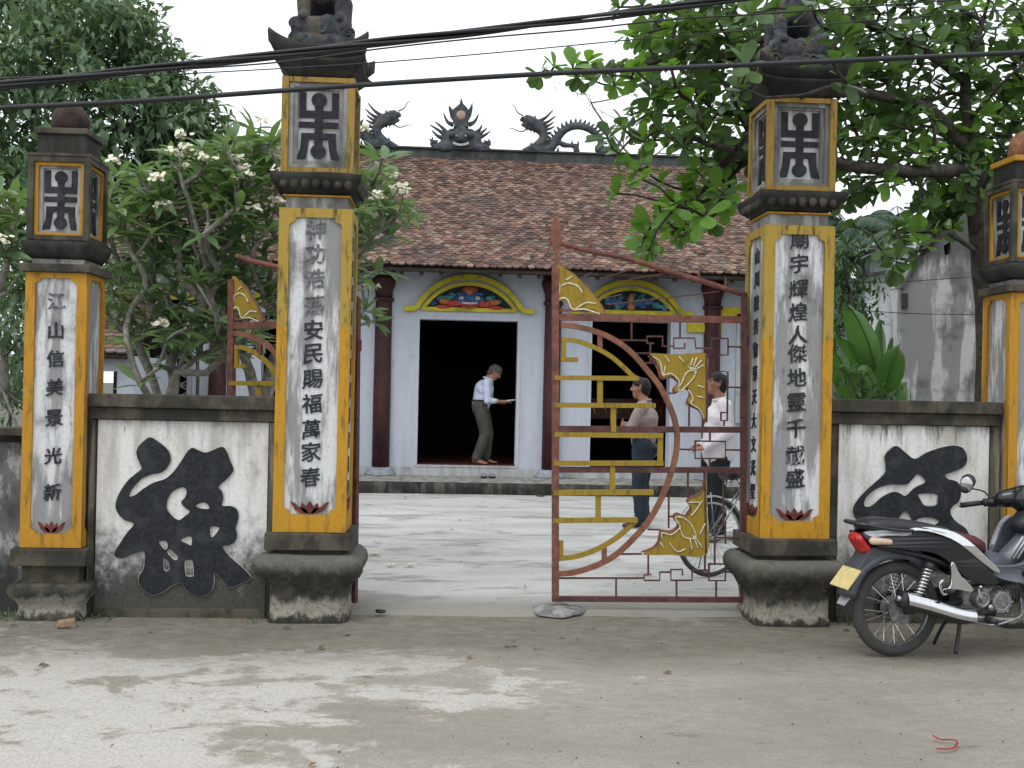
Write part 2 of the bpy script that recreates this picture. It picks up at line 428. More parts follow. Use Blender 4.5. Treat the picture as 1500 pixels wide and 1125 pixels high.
def jitter(bm, a, f=6.0):
    for v in bm.verts:
        v.co += Vector([mnoise.noise(v.co*f+Vector((q*11.3, 0, 0)))*a for q in range(3)])
    return bm
# ------------------------------------------------------------------ ground
def sheet(name, x0, x1, y0, y1, z, mat, n=1):
    bm = bmesh.new()
    xs = np.linspace(x0, x1, n+1); ys = np.linspace(y0, y1, n+1)
    V = [[bm.verts.new((x, y, z)) for x in xs] for y in ys]
    for j in range(n):
        for i in range(n): bm.faces.new((V[j][i], V[j][i+1], V[j+1][i+1], V[j+1][i]))
    return wobj(name, bm, mat)
def m_road():
    t = NT('trodden_road_cement')
    X, Y, Z = t.xyz()
    big = t.noise((.55, 1.1, 1), 6, .62, .4, off=(3.3, 1.2, 0)); mid = t.noise((1.6, 2.3, 1), 7, .66, .5, off=(7, 4, 0))
    fine = t.noise((9, 16, 9), 6, .7); gr = t.noise(70, 4, .7); spots = t.noise((3.2, 7, 1), 5, .6, off=(21, 9, 0)); brk = t.noise((6.5, 9, 1), 7, .75, .3, off=(2, 31, 0))
    # pale cement shows through on the left side of the road and in a patch on the right
    left = t.mapr(t.math('ADD', X, t.math('MULTIPLY', Y, -.28)), -2.9, -.3, 1, 0)
    near = t.mapr(Y, 7.1, 6.0, 0, 1)
    k = t.math('MULTIPLY', left, near)
    d = t.math('ADD', t.math('MULTIPLY', mid, .6), t.math('MULTIPLY', big, .5))
    d = t.math('ADD', d, t.math('MULTIPLY_ADD', k, .15, -.10)); d = t.math('ADD', d, t.math('MULTIPLY_ADD', brk, .20, -.10))
    pale = t.mapr(d, .54, .60)
    base = t.mix(t.mapr(big, .35, .65), (.268, .243, .203, 1), (.35, .326, .285, 1))
    base = t.mix(t.mapr(fine, .35, .7, 0, .5), base, (.22, .20, .17, 1))
    c = t.mix(t.math('MULTIPLY', pale, .85), base, (.52, .50, .465, 1))
    c = t.mix(t.mapr(spots, .64, .70, 0, .7), c, (.15, .125, .10, 1))
    wet = t.mapr(t.math('ADD', Y, t.math('MULTIPLY_ADD', mid, 1.1, -.55)), 5.75, 6.75)        # damp dark margin along the wall
    c = t.mix(t.math('MULTIPLY', wet, t.mapr(brk, .35, .65, .9, .45)), c, (.125, .115, .088, 1))
    c = t.mix(t.mapr(gr, .35, .75, 0, .45), c, (.12, .105, .085, 1)); c = t.mix(t.mapr(brk, .55, .75, 0, .35), c, (.17, .15, .125, 1))
    t.bump(t.math('ADD', t.math('MULTIPLY', gr, .6), t.math('ADD', fine, brk)), .8, .012)
    return t.done(c, t.mapr(mid, .35, .7, .75, .95))
def m_court():
    t = NT('pale_courtyard_cement')
    X, Y, Z = t.xyz()
    a = t.noise((.5, 1.2, 1), 6, .6, .6, off=(1.7, 5, 0)); b = t.noise((1.5, 2.6, 1), 7, .68, .7, off=(4, 2, 0)); f = t.noise((8, 14, 8), 6, .7); g = t.noise(60, 3, .7)
    c = t.mix(t.mapr(a, .35, .65), (.53, .53, .515, 1), (.40, .40, .385, 1))
    c = t.mix(t.mapr(b, .53, .66, 0, .75), c, (.24, .24, .22, 1))
    c = t.mix(t.mapr(t.noise((.9, 2.6, 1), 6, .62, .9, off=(12, 7, 0)), .565, .62, 0, .6), c, (.20, .20, .185, 1))
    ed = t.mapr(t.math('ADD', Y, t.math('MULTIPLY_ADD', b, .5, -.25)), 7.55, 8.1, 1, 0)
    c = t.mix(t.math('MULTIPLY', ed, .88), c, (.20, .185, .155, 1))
    c = t.mix(t.mapr(f, .45, .75, 0, .35), c, (.27, .27, .25, 1))
    c = t.mix(t.mapr(g, .4, .8, 0, .2), c, (.2, .2, .18, 1))
    t.bump(t.math('ADD', f, b), .4, .008)
    return t.done(c, t.mapr(b, .4, .7, .6, .9))
sheet('ground', -400, 400, -30, 700, -.03, simple('far_ground', (.10, .10, .07, 1), .95, scale=2), 1)['kind'] = 'structure'
# the road: slightly uneven
bm = bmesh.new(); nx, ny = 150, 70
V = []
for j in range(ny+1):
    row = []
    for i in range(nx+1):
        x = -16+32*i/nx; y = -4+(7.62+4)*j/ny
        z = mnoise.noise(Vector((x*.6, y*.8, 0)))*.014+mnoise.noise(Vector((x*2.2, y*2.2, 4)))*.005-.004
        if y > 7.0: z += .02*(y-7.0)
        row.append(bm.verts.new((x, y, z)))
    V.append(row)
for j in range(ny):
    for i in range(nx): bm.faces.new((V[j][i], V[j][i+1], V[j+1][i+1], V[j+1][i]))
wobj('road', bm, m_road(), smooth=True)['kind'] = 'structure'
bm = bmesh.new(); nx, ny = 90, 60; V = []
for j in range(ny+1):
    row = []
    for i in range(nx+1):
        x = -7+16*i/nx; y = 7.36+(17.2-7.36)*j/ny
        e = .03*mnoise.noise(Vector((x*1.7, 0, 9)))
        yy = y+(e if j == 0 else 0)
        z = .035+mnoise.noise(Vector((x*.5, y*.5, 2)))*.008 - (.05 if j == 0 else 0)
        row.append(bm.verts.new((x, yy, z)))
    V.append(row)
for j in range(ny):
    for i in range(nx): bm.faces.new((V[j][i], V[j][i+1], V[j+1][i+1], V[j+1][i]))
wobj('courtyard', bm, m_court(), smooth=True)['kind'] = 'structure'
sheet('garden_soil', -30, -3.0, 7.6, 26, .045, simple('garden_soil', (.06, .055, .03, 1), .95, scale=9, bump=.6, bd=.02), 1)['kind'] = 'structure'
sheet('garden_soil', 4.2, 34, 7.6, 26, .049, bpy.data.materials['garden_soil'], 1)['kind'] = 'structure'

# ------------------------------------------------------------------ gate pillars
Y0 = 7.18
def notch_loops(x0, x1, z0, z1, m, top, bot, nt=.035):
    """yellow frame: outer rectangle, and an inner one whose corners step in"""
    a0, a1, b0, b1 = x0+m, x1-m, z0+bot, z1-top
    inner = [(a0+nt, b0), (a1-nt, b0), (a1-nt*.9, b0+nt*.55), (a1, b0+nt), (a1, b1-nt), (a1-nt*.9, b1-nt*.55), (a1-nt, b1),
             (a0+nt, b1), (a0+nt*.9, b1-nt*.55), (a0, b1-nt), (a0, b0+nt), (a0+nt*.9, b0+nt*.55)]
    return [[(x0, z0), (x1, z0), (x1, z1), (x0, z1)], inner]
def face_xf(c, hw, k):
    """from the front plane (x across, z up) to face k of a square pillar (0 front, 1 right, 2 back, 3 left)"""
    a = k*math.pi/2
    return Matrix.Translation((c[0], c[1], 0)) @ Matrix.Rotation(a, 4, 'Z') @ Matrix(((1, 0, 0, 0), (0, 0, 1, -hw), (0, 1, 0, 0), (0, 0, 0, 1)))
def put(me, c, hw, k, name, mat, parent):
    me.transform(face_xf(c, hw, k)); me.flip_normals()
    return wobj(name, me, mat, parent)
def longlife(h, w):
    """the square-cut emblem on the lantern faces: (loops list) in a box w x h centred on 0,0"""
    t = .105
    P = []
    def rc(x0, x1, z0, z1): P.append([(x0*w, z0*h), (x1*w, z0*h), (x1*w, z1*h), (x0*w, z1*h)])
    rc(-.10, .10, -.36, .36)
    rc(-.5, .5, .115, .22); rc(-.5, -.33, .22, .49); rc(.33, .5, .22, .49)
    rc(-.5, .5, -.03, .055)
    rc(-.44, .44, -.20, -.11)
    P.append([(-.44*w, -.20*h), (-.24*w, -.20*h), (-.28*w, -.36*h), (-.33*w, -.49*h), (-.55*w, -.49*h), (-.46*w, -.34*h)])
    P.append([(.44*w, -.20*h), (.24*w, -.20*h), (.28*w, -.36*h), (.33*w, -.49*h), (.55*w, -.49*h), (.46*w, -.34*h)])
    for zc in (.38, -.38):
        P.append([(.20*w*math.cos(q*math.pi/6), zc*h+.105*h*math.sin(q*math.pi/6)) for q in range(12)])
    return P
def lotus_mesh(w, h):
    P = [[(-.5, .45), (-.38, .30), (-.30, .05), (-.12, -.1), (0, -.5), (-.22, -.45), (-.38, -.2)],
         [(.5, .45), (.38, .30), (.30, .05), (.12, -.1), (0, -.5), (.22, -.45), (.38, -.2)],
         [(-.2, .35), (-.1, .05), (0, .5), (.1, .05), (.2, .35), (.24, -.1), (.12, -.45), (-.12, -.45), (-.24, -.1)]]
    return [[(x*w, z*h) for x, z in L] for L in P]
def lotus(c, hw, k, x, z, w, h, parent, mat):
    o = None
    for L in lotus_mesh(w, h):
        me = flat_shape([[(a+x, b+z) for a, b in L]], .012)
        put(me, c, hw, k, 'lotus_petal', mat, o or parent) if o else None
        if o is None: o = put(me, c, hw, k, 'lotus', mat, parent)
        
def pillar(cx, big, label, chars, char_z, csize, faded, side_chars=None, mat_low='yellow_low', finial=None, dz=0.0):
    """cx middle of the shaft. Everything in metres above the road."""
    if big: HW, zs = .237, dict(slab=.475, sh=.585, top=2.70, neck=2.775, br=2.93, lan=3.56)
    else:   HW, zs = .193, dict(slab=.355, sh=.465, top=2.235, neck=2.30, br=2.44, lan=2.985)
    HW0 = HW
    c = (cx, Y0+HW)
    for q in zs: zs[q] += dz*(zs[q] > .6)
    root = empty('gate_pillar', (c[0], c[1], 0), label, 'pillar', 'gate pillars with painted couplets')
    s = 1.0 if big else .74
    # foot: splayed block, swelling cushion, neck, slab
    if big: prof = [(.262, -.03), (.262, .045), (.254, .06), (.250, .13), (.258, .20), (.285, .26), (.330, .30), (.350, .34), (.354, .375), (.345, .41), (.32, .435), (.285, .446)]
    else:   prof = [(.212, -.03), (.212, .04), (.205, .05), (.205, .09), (.222, .125), (.250, .16), (.262, .19), (.262, .215), (.25, .235), (.225, .243)]
    wobj('base', sqloft(prof, c, 8, .010, .06), M['base_cement'], root, True)
    zz = prof[-1][1]
    wobj('neck_block', bx(c[0]-HW*.93, c[0]+HW*.93, c[1]-HW*.93, c[1]+HW*.93, zz-.01, zs['slab']), M['mossy'], root)
    wobj('base_slab', jitter(bx(c[0]-HW-.045, c[0]+HW+.045, c[1]-HW-.045, c[1]+HW+.045, zs['slab'], zs['sh'], bev=.008), .006), M['mossy'], root)
    # shaft core (the white panels) and a notched yellow frame on each face
    w = HW-.018
    wobj('shaft', bx(c[0]-w, c[0]+w, c[1]-w, c[1]+w, zs['sh']+.002, zs['top']), M['white_panel'], root)
    for k in (0, 1, 2, 3):
        h = HW if k in (0, 2) else HW-.001
        e = h if k in (0, 2) else HW-.0185
        ml, tl, bl = (.068, .062, .115) if big else (.062, .035, .09)
        me = flat_shape(notch_loops(-e, e, zs['sh']+.003, zs['top'], ml if k in (0, 2) else ml-.018, tl, bl, .045 if big else .035), .019)
        put(me, c, h-.009, k, 'panel_frame', M[mat_low], root)
        # a second thin raised bead inside the frame
    # characters
    for i, (ch, z) in enumerate(zip(chars, char_z)):
        me = glyph(ch, csize*.93, .010, .014)
        me.transform(Matrix.Translation((0, z, 0)))
        put(me, c, w+.004, 0, 'character', M['ink_faded' if i in faded else 'ink'], root)
    if side_chars:
        k, txt, z0, z1 = side_chars
        for i, ch in enumerate(txt):
            me = glyph(ch, csize*.80, .008, .006)
            me.transform(Matrix.Translation((0, z0+(z1-z0)*i/(len(txt)-1), 0)))
            put(me, c, w+.004, k, 'character', M['ink'], root)
    zl = zs['sh']+(.165 if big else .135)
    for k in (0, 1, 3): lotus(c, w+.004, k, 0, zl, .25 if big else .17, .085 if big else .075, root, M['lotus'])
    # neck and lotus bracket
    if big:
        wobj('neck', bx(c[0]-.20, c[0]+.20, c[1]-.20, c[1]+.20, zs['top']+.001, zs['neck']), M['grey_cement'], root)
        wobj('neck_moulding', sqloft([(.205, zs['neck']), (.22, zs['neck']+.004), (.22, zs['neck']+.014), (.20, zs['neck']+.018)], c), M['yellow'], root)
        b = zs['neck']+.019
        wobj('bracket', sqloft([(.205, b), (.225, b+.02), (.262, b+.055, .0, .012), (.280, b+.095, .004, .015), (.283, b+.125, .006, .012), (.272, b+.134), (.24, b+.136)], c, 8, .012), M['black_cement'], root, True)
        for k in range(4):                                  # row of moulded petals along the bracket
            for j in range(7):
                x = -.21+.07*j
                bm = bmesh.new(); bmesh.ops.create_icosphere(bm, subdivisions=1, radius=1)
                for v in bm.verts: v.co = Vector((v.co.x*.032+x, v.co.y*.045+b+.065, v.co.z*.018+.265-.0))
                me = bpy.data.meshes.new('p'); bm.to_mesh(me); bm.free()
                me.transform(Matrix.Translation((c[0], c[1], 0)) @ Matrix.Rotation(k*math.pi/2, 4, 'Z') @ Matrix(((1, 0, 0, 0), (0, 0, -1, 0), (0, 1, 0, 0), (0, 0, 0, 1))))
                if k in (0, 1, 3): wobj('bracket_petal', me, M['mossy'], root, True)
    else:
        t = zs['top']
        wobj('cap_slab', jitter(bx(c[0]-HW-.03, c[0]+HW+.03, c[1]-HW-.03, c[1]+HW+.03, t+.001, t+.055, bev=.006), .005), M['mossy'], root)
        wobj('neck', bx(c[0]-.165, c[0]+.165, c[1]-.165, c[1]+.165, t+.056, t+.09), M['grey_cement'], root)
        wobj('bracket', sqloft([(.17, t+.091), (.20, t+.12), (.215, t+.165), (.222, t+.20), (.20, t+.205)], c, 6, .006), M['black_cement'], root, True)
    # lantern box
    a, b = zs['br'], zs['lan']; hw = .236 if big else .178; pw = .042 if big else .030
    if not big: hw = .196
    inn = hw-.058
    pw = .046 if big else .040
    post, ring2 = ('yellow_lantern', 'grey_cement') if big else ('mossy', 'yellow')
    wobj('lantern_core', bx(c[0]-inn, c[0]+inn, c[1]-inn, c[1]+inn, a+.002, b-.002), M['lantern_panel'], root)
    for sx in (-1, 1):
        for sy in (-1, 1):
            x, y = c[0]+sx*(hw-pw/2), c[1]+sy*(hw-pw/2)
            wobj('lantern_post', jitter(bx(x-pw/2, x+pw/2, y-pw/2, y+pw/2, a+.003, b-.003, bev=.004), .003), M[post], root)
    for k in range(4):
        q = hw-pw-.001
        for zc_, hh in ((a+.020, .016), (b-.020, .016)):
            me = flat_shape([[(-q, zc_-hh), (q, zc_-hh), (q, zc_+hh), (-q, zc_+hh)]], pw*.8)
            put(me, c, hw-pw*.45, k, 'lantern_rail', M[post], root)
        z0, z1 = a+.037, b-.037
        w1, w2 = (.026, .052) if big else (.022, .046)
        hb = .05 if big else .03
        me = flat_shape([[(-q, z0), (q, z0), (q, z1), (-q, z1)], [(-q+w1, z0+w1*.8+.0), (q-w1, z0+w1*.8), (q-w1, z1-w1), (-q+w1, z1-w1)]], .026)
        put(me, c, hw-.034, k, 'lantern_moulding', M[ring2], root)
        me = flat_shape([[(-q+w1+.0005, z0+w1*.8+.0005), (q-w1-.0005, z0+w1*.8+.0005), (q-w1-.0005, z1-w1-.0005), (-q+w1+.0005, z1-w1-.0005)],
                         [(-q+w2, z0+hb), (q-w2, z0+hb), (q-w2, z1-w2*.8), (-q+w2, z1-w2*.8)]], .018)
        put(me, c, hw-.048, k, 'lantern_moulding', M['grey_cement'], root)
        z0 += hb; z1 -= w2*.8
        zc = (z0+z1)/2; H = (z1-z0)*.96; Wd = 2*(q-w2)*.93
        bm = bmesh.new()
        for j, L in enumerate(longlife(H, Wd)):
            me = flat_shape([[(x, z+zc) for x, z in L]], .012+.0006*j)
            bm.from_mesh(me); bpy.data.meshes.remove(me)
        me = bpy.data.meshes.new('emblem'); bm.to_mesh(me); bm.free()
        put(me, c, inn+.005, k, 'longevity_emblem', M['black_char'], root)
    if big:
        # roof: a cove, a lower lip and the flared roof with turned-up corners
        z = zs['lan']
        wobj('cornice', sqloft([(.20, z), (.215, z+.03), (.245, z+.06, .01, .01), (.275, z+.09, .02, .02), (.285, z+.105, .03, .02), (.27, z+.115, .02, .02), (.25, z+.118)], c, 10, .006), M['black_cement'], root, True)
        wobj('roof', sqloft([(.235, z+.10), (.262, z+.13, .01, .01), (.29, z+.165, .03, .03), (.290, z+.185, .075, .035), (.285, z+.200, .085, .035), (.26, z+.205, .05, .02), (.20, z+.215, 0, 0), (.18, z+.22)], c, 16, .005), M['black_cement'], root, True)
    else:
        z = zs['lan']
        wobj('lantern_cap', bx(c[0]-.198, c[0]+.198, c[1]-.198, c[1]+.198, z, z+.02), M['mossy'], root)
        wobj('upper_block', jitter(bx(c[0]-.155, c[0]+.155, c[1]-.155, c[1]+.155, z+.021, z+.15, bev=.006), .006), M['black_cement'], root)
        wobj('upper_slab', jitter(bx(c[0]-.172, c[0]+.172, c[1]-.172, c[1]+.172, z+.151, z+.19, bev=.008), .006), M['mossy' if finial == 'brick_bud' else 'yellow'], root)
        bm = lathe(bmesh.new(), [(.095, z+.191), (.115, z+.215), (.122, z+.25), (.120, z+.29), (.105, z+.33), (.075, z+.365), (.035, z+.39), (.005, z+.40)], c, 18)
        jitter(bm, .012, 9)
        wobj('bud_finial', bm, M[finial], root, True)
    return root, c, zs

def zc_of(px, ys): return [at(px, y, Y0).z for y in ys]
LPX = (at(404, 540, Y0).x+at(513, 540, Y0).x)/2 - .004
RPX = (at(1115, 540, Y0).x+at(1222, 540, Y0).x)/2
LSX = at(33, 600, Y0).x+.193
RSX = at(1478, 600, Y0).x+.193
cp = dict()
cp['L'] = pillar(LPX, True, 'tall gate pillar left of the opening, its couplet starting with faded characters under a black lantern emblem', '神功浩蕩安民賜福萬家春',
       zc_of(458, [336, 372, 408, 447, 483, 518, 555, 591, 629, 662, 699]), .138, (0, 1, 2, 3), (1, '聖德巍峨光日月恩波浩渺', 2.5, .85))
cp['R'] = pillar(RPX, True, 'tall gate pillar right of the opening with overhanging tree and bicycle behind it', '廟宇輝煌人傑地靈千載盛',
       zc_of(1173, [350, 386, 423, 457, 490, 518, 553, 589, 628, 667, 701]), .138, (), (3, '山川毓秀物華天大文光聖', 2.5, .88), dz=-.015)
cp['l'] = pillar(LSX, False, 'short gate pillar at the left end of the wall with a sooty round bud on top', '江山信美景光新',
       zc_of(75, [440, 484, 525, 567, 612, 668, 721]), .118, (0,), None, mat_low='yellow', finial='brick_bud')
cp['r'] = pillar(RSX, False, 'short gate pillar behind the motorcycle, topped with an orange-stained round bud', '', [], .118, (), None,
       mat_low='yellow', finial='brick_bud_warm', dz=.04)

# ------------------------------------------------------------------ low walls with the big characters
YW = 7.31
def ipx(L, ox, oy, s): return [(ox+x/s, oy+y/s) for x, y in L]
CH_L = [[(638,290),(680,315),(712,345),(722,385),(705,420),(680,440),(640,447),(605,462),(575,490),(555,518),(550,540),(575,532),(600,512),(650,482),(700,465),(735,435),(765,395),(790,355),(812,335),(840,345),(870,355),(905,342),(938,330),(957,345),(975,390),(987,430),(960,465),(925,498),(940,520),(945,548),(940,578),(975,580),(1000,592),(1008,620),(1003,655),(997,675),(1003,705),(990,735),(965,745),(942,750),(955,775),(990,810),(1030,845),(1062,885),(1015,908),(970,925),(935,885),(907,862),(905,900),(893,938),(860,962),(825,956),(790,935),(765,905),(730,915),(690,942),(650,957),(612,940),(588,905),(590,875),(605,850),(612,820),(610,772),(560,785),(520,800),(490,795),(485,775),(510,735),(540,690),(568,655),(530,640),(503,615),(490,585),(495,550),(515,510),(545,470),(580,440),(600,422),(592,400),(578,360),(585,330),(610,305)],
 [(755,505),(780,502),(790,520),(782,545),(767,562),(778,582),(803,603),(780,625),(755,640),(725,618),(705,590),(710,550),(727,523)],
 [(828,580),(850,566),(873,568),(886,590),(855,592)], [(890,670),(928,671),(915,695),(895,712)], [(765,722),(808,708),(810,745),(790,738)],
 [(672,732),(700,728),(710,745),(700,765)], [(708,775),(722,764),(752,792),(748,808),(730,803)], [(692,800),(712,815),(717,848),(695,852)], [(782,814),(800,808),(815,813),(820,870),(805,878),(786,870)]]
CH_L = [ipx(L, 0, 540, 2.886) for L in CH_L]
CH_R = [[(290,238),(325,266),(358,287),(400,263),(450,245),(500,236),(535,245),(552,275),(548,305),(525,325),(490,337),(470,346),(482,362),(515,372),(530,405),(522,445),(497,465),(490,490),(510,520),(545,545),(565,580),(570,620),(562,665),(520,700),(440,705),(360,700),(300,680),(250,640),(240,590),(270,560),(285,538),(250,532),(205,527),(155,522),(130,500),(126,468),(150,430),(190,390),(240,345),(247,312),(243,278),(262,252)],
 [(168,462),(173,432),(215,397),(270,382),(325,382),(348,362),(370,343),(396,372),(355,395),(322,425),(300,415),(275,410),(232,430),(195,463)],
 [(368,419),(400,415),(440,417),(442,440),(436,460),(395,462),(378,440)], [(355,522),(370,510),(400,505),(430,509),(446,520),(430,534),(400,540),(368,536)], [(320,482),(346,517),(322,545),(292,520)]]
CH_R = [ipx(L, 1200, 560, 2.557) for L in CH_R]
def low_wall(x0, x1, pzx, ztop, label, loops, pil):
    root = empty('boundary_wall', ((x0+x1)/2, YW+.1, 0), label, 'wall', 'low walls between the gate pillars')
    Yb = YW+.22
    zt = ztop
    wobj('coping', jitter(bx(x0, x1, YW-.07, Yb+.05, zt-.085, zt, bev=.008), .006), M['mossy'], root)
    wobj('coping_course', jitter(bx(x0+.002, x1-.002, YW-.035, Yb+.03, zt-.165, zt-.087, bev=.005), .005), M['mossy'], root)
    wobj('wall_core', bx(x0+.004, x1-.004, YW+.012, Yb, -.03, zt-.168), M['mossy'], root)
    wobj('limewashed_panel', bx(pzx[0], pzx[1], YW, YW+.011, .05, zt-.17), M['wall_panel'], root)
    for a, b in pil: wobj('pilaster', jitter(bx(a, b, YW-.03, YW+.012, -.02, zt-.17, bev=.006), .005), M['mossy_edge'], root)
    wobj('plinth', jitter(bx(pzx[0]-.002, pzx[1]+.002, YW-.012, YW+.02, -.03, .06, bev=.008), .012), M['mossy'], root)
    ch = pxshape(loops, YW-.008, .016, 'char', smooth=3, bevel=.004)
    co = wobj('painted_character', ch, M['black_char'], root)
    bm = bmesh.new()
    for L in loops:
        q = smooth_pts([at(x, y, YW-.009) for x, y in L], 3, True)
        q.append(q[0].copy()); tube(bm, q, .0045, 5, False)
    wobj('rim', bm, M['rim'], co)
    return root
M['mossy_edge'] = plaster('mossy_pilaster', (.24, .215, .155, 1), (.10, .09, .065, 1), DARKM, lo=.5, hi=1.25, dens=.7, blot=.58, streak=(14, 14, 1))
xa, xb = LSX+.193, LPX-.237
low_wall(xa+.003, xb-.003, (at(142, 700, YW).x, at(392, 700, YW).x), at(265, 579, YW).z, 'low mouldy wall with a large black brush character between the two left pillars', CH_L,
         [(xa+.004, at(140, 700, YW).x-.002), (at(394, 700, YW).x, xb-.004)])
xa, xb = RPX+.237, RSX-.193
low_wall(xa+.003, xb-.003, (at(1228, 700, YW).x, at(1448, 700, YW).x), at(1340, 587, YW).z, 'low mouldy wall with a large black brush character behind the motorcycle', CH_R,
         [(at(1450, 700, YW).x, xb-.004)])
# rough old wall that runs on to the left of the short pillar
root = empty('rubble_wall', (LSX-1.7, YW+.2, 0), 'rough grey mottled wall running out of view beside the short left pillar', 'wall')
zt = at(15, 628, YW+.1).z
M['rough_wall'] = plaster('rough_stained_wall', (.34, .33, .33, 1), (.13, .13, .13, 1), (.03, .03, .03, 1), lo=.4, hi=1.15, dens=.9, blot=.52, streak=(8, 8, 4))
bm = bmesh.new(); nx, nz = 40, 14; V = []
for j in range(nz+1):
    V.append([bm.verts.new((LSX-3.2+3.0*i/nx, YW+.1+.03*mnoise.noise(Vector((i*.35, j*.4, 3))), -.03+(zt-.06)*j/nz)) for i in range(nx+1)])
for j in range(nz):
    for i in range(nx): bm.faces.new((V[j][i], V[j][i+1], V[j+1][i+1], V[j+1][i]))
wobj('wall_face', bm, M['rough_wall'], root, True)
wobj('wall_core', bx(LSX-3.2, LSX-.2, YW+.15, YW+.42, -.03, zt-.05), M['mossy'], root)
wobj('coping', jitter(bx(LSX-3.2, LSX-.196, YW+.04, YW+.45, zt-.05, zt, bev=.01), .01), M['mossy'], root)
root = empty('rubble_wall', (RSX+1.7, YW+.2, 0), 'plain grey wall running out of view beyond the short right pillar', 'wall')
wobj('wall_core', bx(RSX+.197, RSX+3.4, YW+.1, YW+.4, -.03, 1.4), M['rough_wall'], root)
wobj('coping', jitter(bx(RSX+.197, RSX+3.4, YW+.04, YW+.45, 1.402, 1.46, bev=.01), .01), M['mossy'], root)

# ------------------------------------------------------------------ beasts on the two tall pillars
def capsules(name, segs, voxel, smooth=2, seg=12):
    """union of tapered rounded limbs, each (p0, r0, p1, r1[, squash vector]) -> one continuous mesh"""
    bm = bmesh.new()
    for s in segs:
        p0, r0, p1, r1 = Vector(s[0]), s[1], Vector(s[2]), s[3]
        sq = s[4] if len(s) > 4 else 1.0          # width across local x (side) relative to depth
        ax = s[5] if len(s) > 5 else Vector((0, 1, 0))
        d = p1-p0; L = d.length
        d = d/L if L > 1e-6 else Vector((0, 0, 1))
        u = Vector(ax) - d*Vector(ax).dot(d)
        u = u.normalized() if u.length > 1e-3 else d.orthogonal().normalized()
        w = d.cross(u)
        rings = []
        for t in (-90, -55, -22, 0): 
            a = R(t); rings.append((p0+d*r0*math.sin(a), max(r0*math.cos(a), r0*.02)))
        for t in (0, 22, 55, 90):
            a = R(t); rings.append((p1+d*r1*math.sin(a), max(r1*math.cos(a), r1*.02)))
        vr = [[bm.verts.new(c+(u*math.cos(2*math.pi*k/seg)*sq+w*math.sin(2*math.pi*k/seg))*r) for k in range(seg)] for c, r in rings]
        for i in range(len(vr)-1):
            for k in range(seg): bm.faces.new((vr[i][k], vr[i][(k+1) % seg], vr[i+1][(k+1) % seg], vr[i+1][k]))
        bm.faces.new(vr[0][::-1]); bm.faces.new(vr[-1])
    bmesh.ops.recalc_face_normals(bm, faces=bm.faces)
    me = bpy.data.meshes.new(name); bm.to_mesh(me); bm.free()
    o = bpy.data.objects.new(name, me); COL.objects.link(o)
    md = o.modifiers.new('r', 'REMESH'); md.mode = 'VOXEL'; md.voxel_size = voxel; md.use_smooth_shade = True
    if smooth:
        ms = o.modifiers.new('s', 'SMOOTH'); ms.factor = .5; ms.iterations = smooth
    dg = bpy.context.evaluated_depsgraph_get(); dg.update()
    out = bpy.data.meshes.new_from_object(o.evaluated_get(dg)); out.name = name
    bpy.data.objects.remove(o)
    out.polygons.foreach_set('use_smooth', [True]*len(out.polygons))
    return out
def beast(c, z, label, seed):
    rr = random.Random(seed)
    root = empty('guardian_beast', (c[0], c[1], z), label, 'statue', 'cement beasts on top of the tall pillars')
    bm = sqloft([(.185, z), (.195, z+.02), (.190, z+.07), (.178, z+.085), (.188, z+.10), (.192, z+.17), (.180, z+.20), (.165, z+.205)], c, 8, .02)
    for v in bm.verts: v.co += Vector([mnoise.noise(v.co*18+Vector((q*7, seed, 0)))*.022 for q in range(3)])
    wobj('pedestal', bm, M['statue'], root, True)
    for k in range(14):      # carved curls around the pedestal
        a = rr.random()*6.28; x = .16*max(-1, min(1, 1.5*math.cos(a))); y = .16*max(-1, min(1, 1.5*math.sin(a)))
        p = Vector((c[0]+x, c[1]+y, z+.04+rr.random()*.12)); pts = []
        for j in range(14):
            q = j*.55; rad = .038*(1-j/16)
            pts.append(p+Vector((rad*math.cos(q)*(abs(y) > abs(x)*.9), rad*math.cos(q)*(abs(y) <= abs(x)*.9), rad*math.sin(q)))+Vector((x, y, 0))*.12)
        wobj('curl', tb(pts, .011, 6), M['statue'], root, True)
    b = Vector((c[0], c[1], z+.19))
    segs = []
    for sx in (-1, 1):
        segs += [(b+Vector((sx*.12, -.1, .0)), .042, b+Vector((sx*.125, -.1, .14)), .05), (b+Vector((sx*.12, -.14, .01)), .045, b+Vector((sx*.12, -.18, .0)), .035),
                 (b+Vector((sx*.12, .1, .02)), .055, b+Vector((sx*.10, .08, .17)), .085)]
    segs += [(b+Vector((0, .08, .2)), .12, b+Vector((0, -.06, .25)), .13), (b+Vector((0, -.08, .3)), .11, b+Vector((0, -.13, .42)), .12),
             (b+Vector((0, -.2, .4)), .08, b+Vector((0, -.27, .37)), .06), (b+Vector((0, .18, .2)), .03, b+Vector((.03, .24, .4)), .045)]
    for k in range(9):
        a = k*.7; segs.append((b+Vector((.11*math.cos(a), -.07, .42+.1*math.sin(a))), .04, b+Vector((.13*math.cos(a), -.05, .42+.12*math.sin(a))), .03))
    me = capsules('body', segs, .012, 1)
    wobj('body', me, M['statue'], root, True)
beast(cp['L'][1], cp['L'][2]['lan']+.215, 'dark cement guardian beast cut off by the frame above the left tall pillar', 3)
beast(cp['R'][1], cp['R'][2]['lan']+.215, 'dark cement guardian beast half lost in leaves above the right tall pillar', 5)
# ------------------------------------------------------------------ temple
YT = 16.75                                   # face of the front wall
XC = at(685, 560, YT).x                      # middle of the temple
def tx(px, py=560): return at(px, py, YT).x
def tz(py, px=685): return at(px, py, YT).z
temple = empty('temple', (XC, YT, 0), 'low white walled temple with a brown tiled roof and dark doorways across the courtyard', 'temple')
ZP = .20
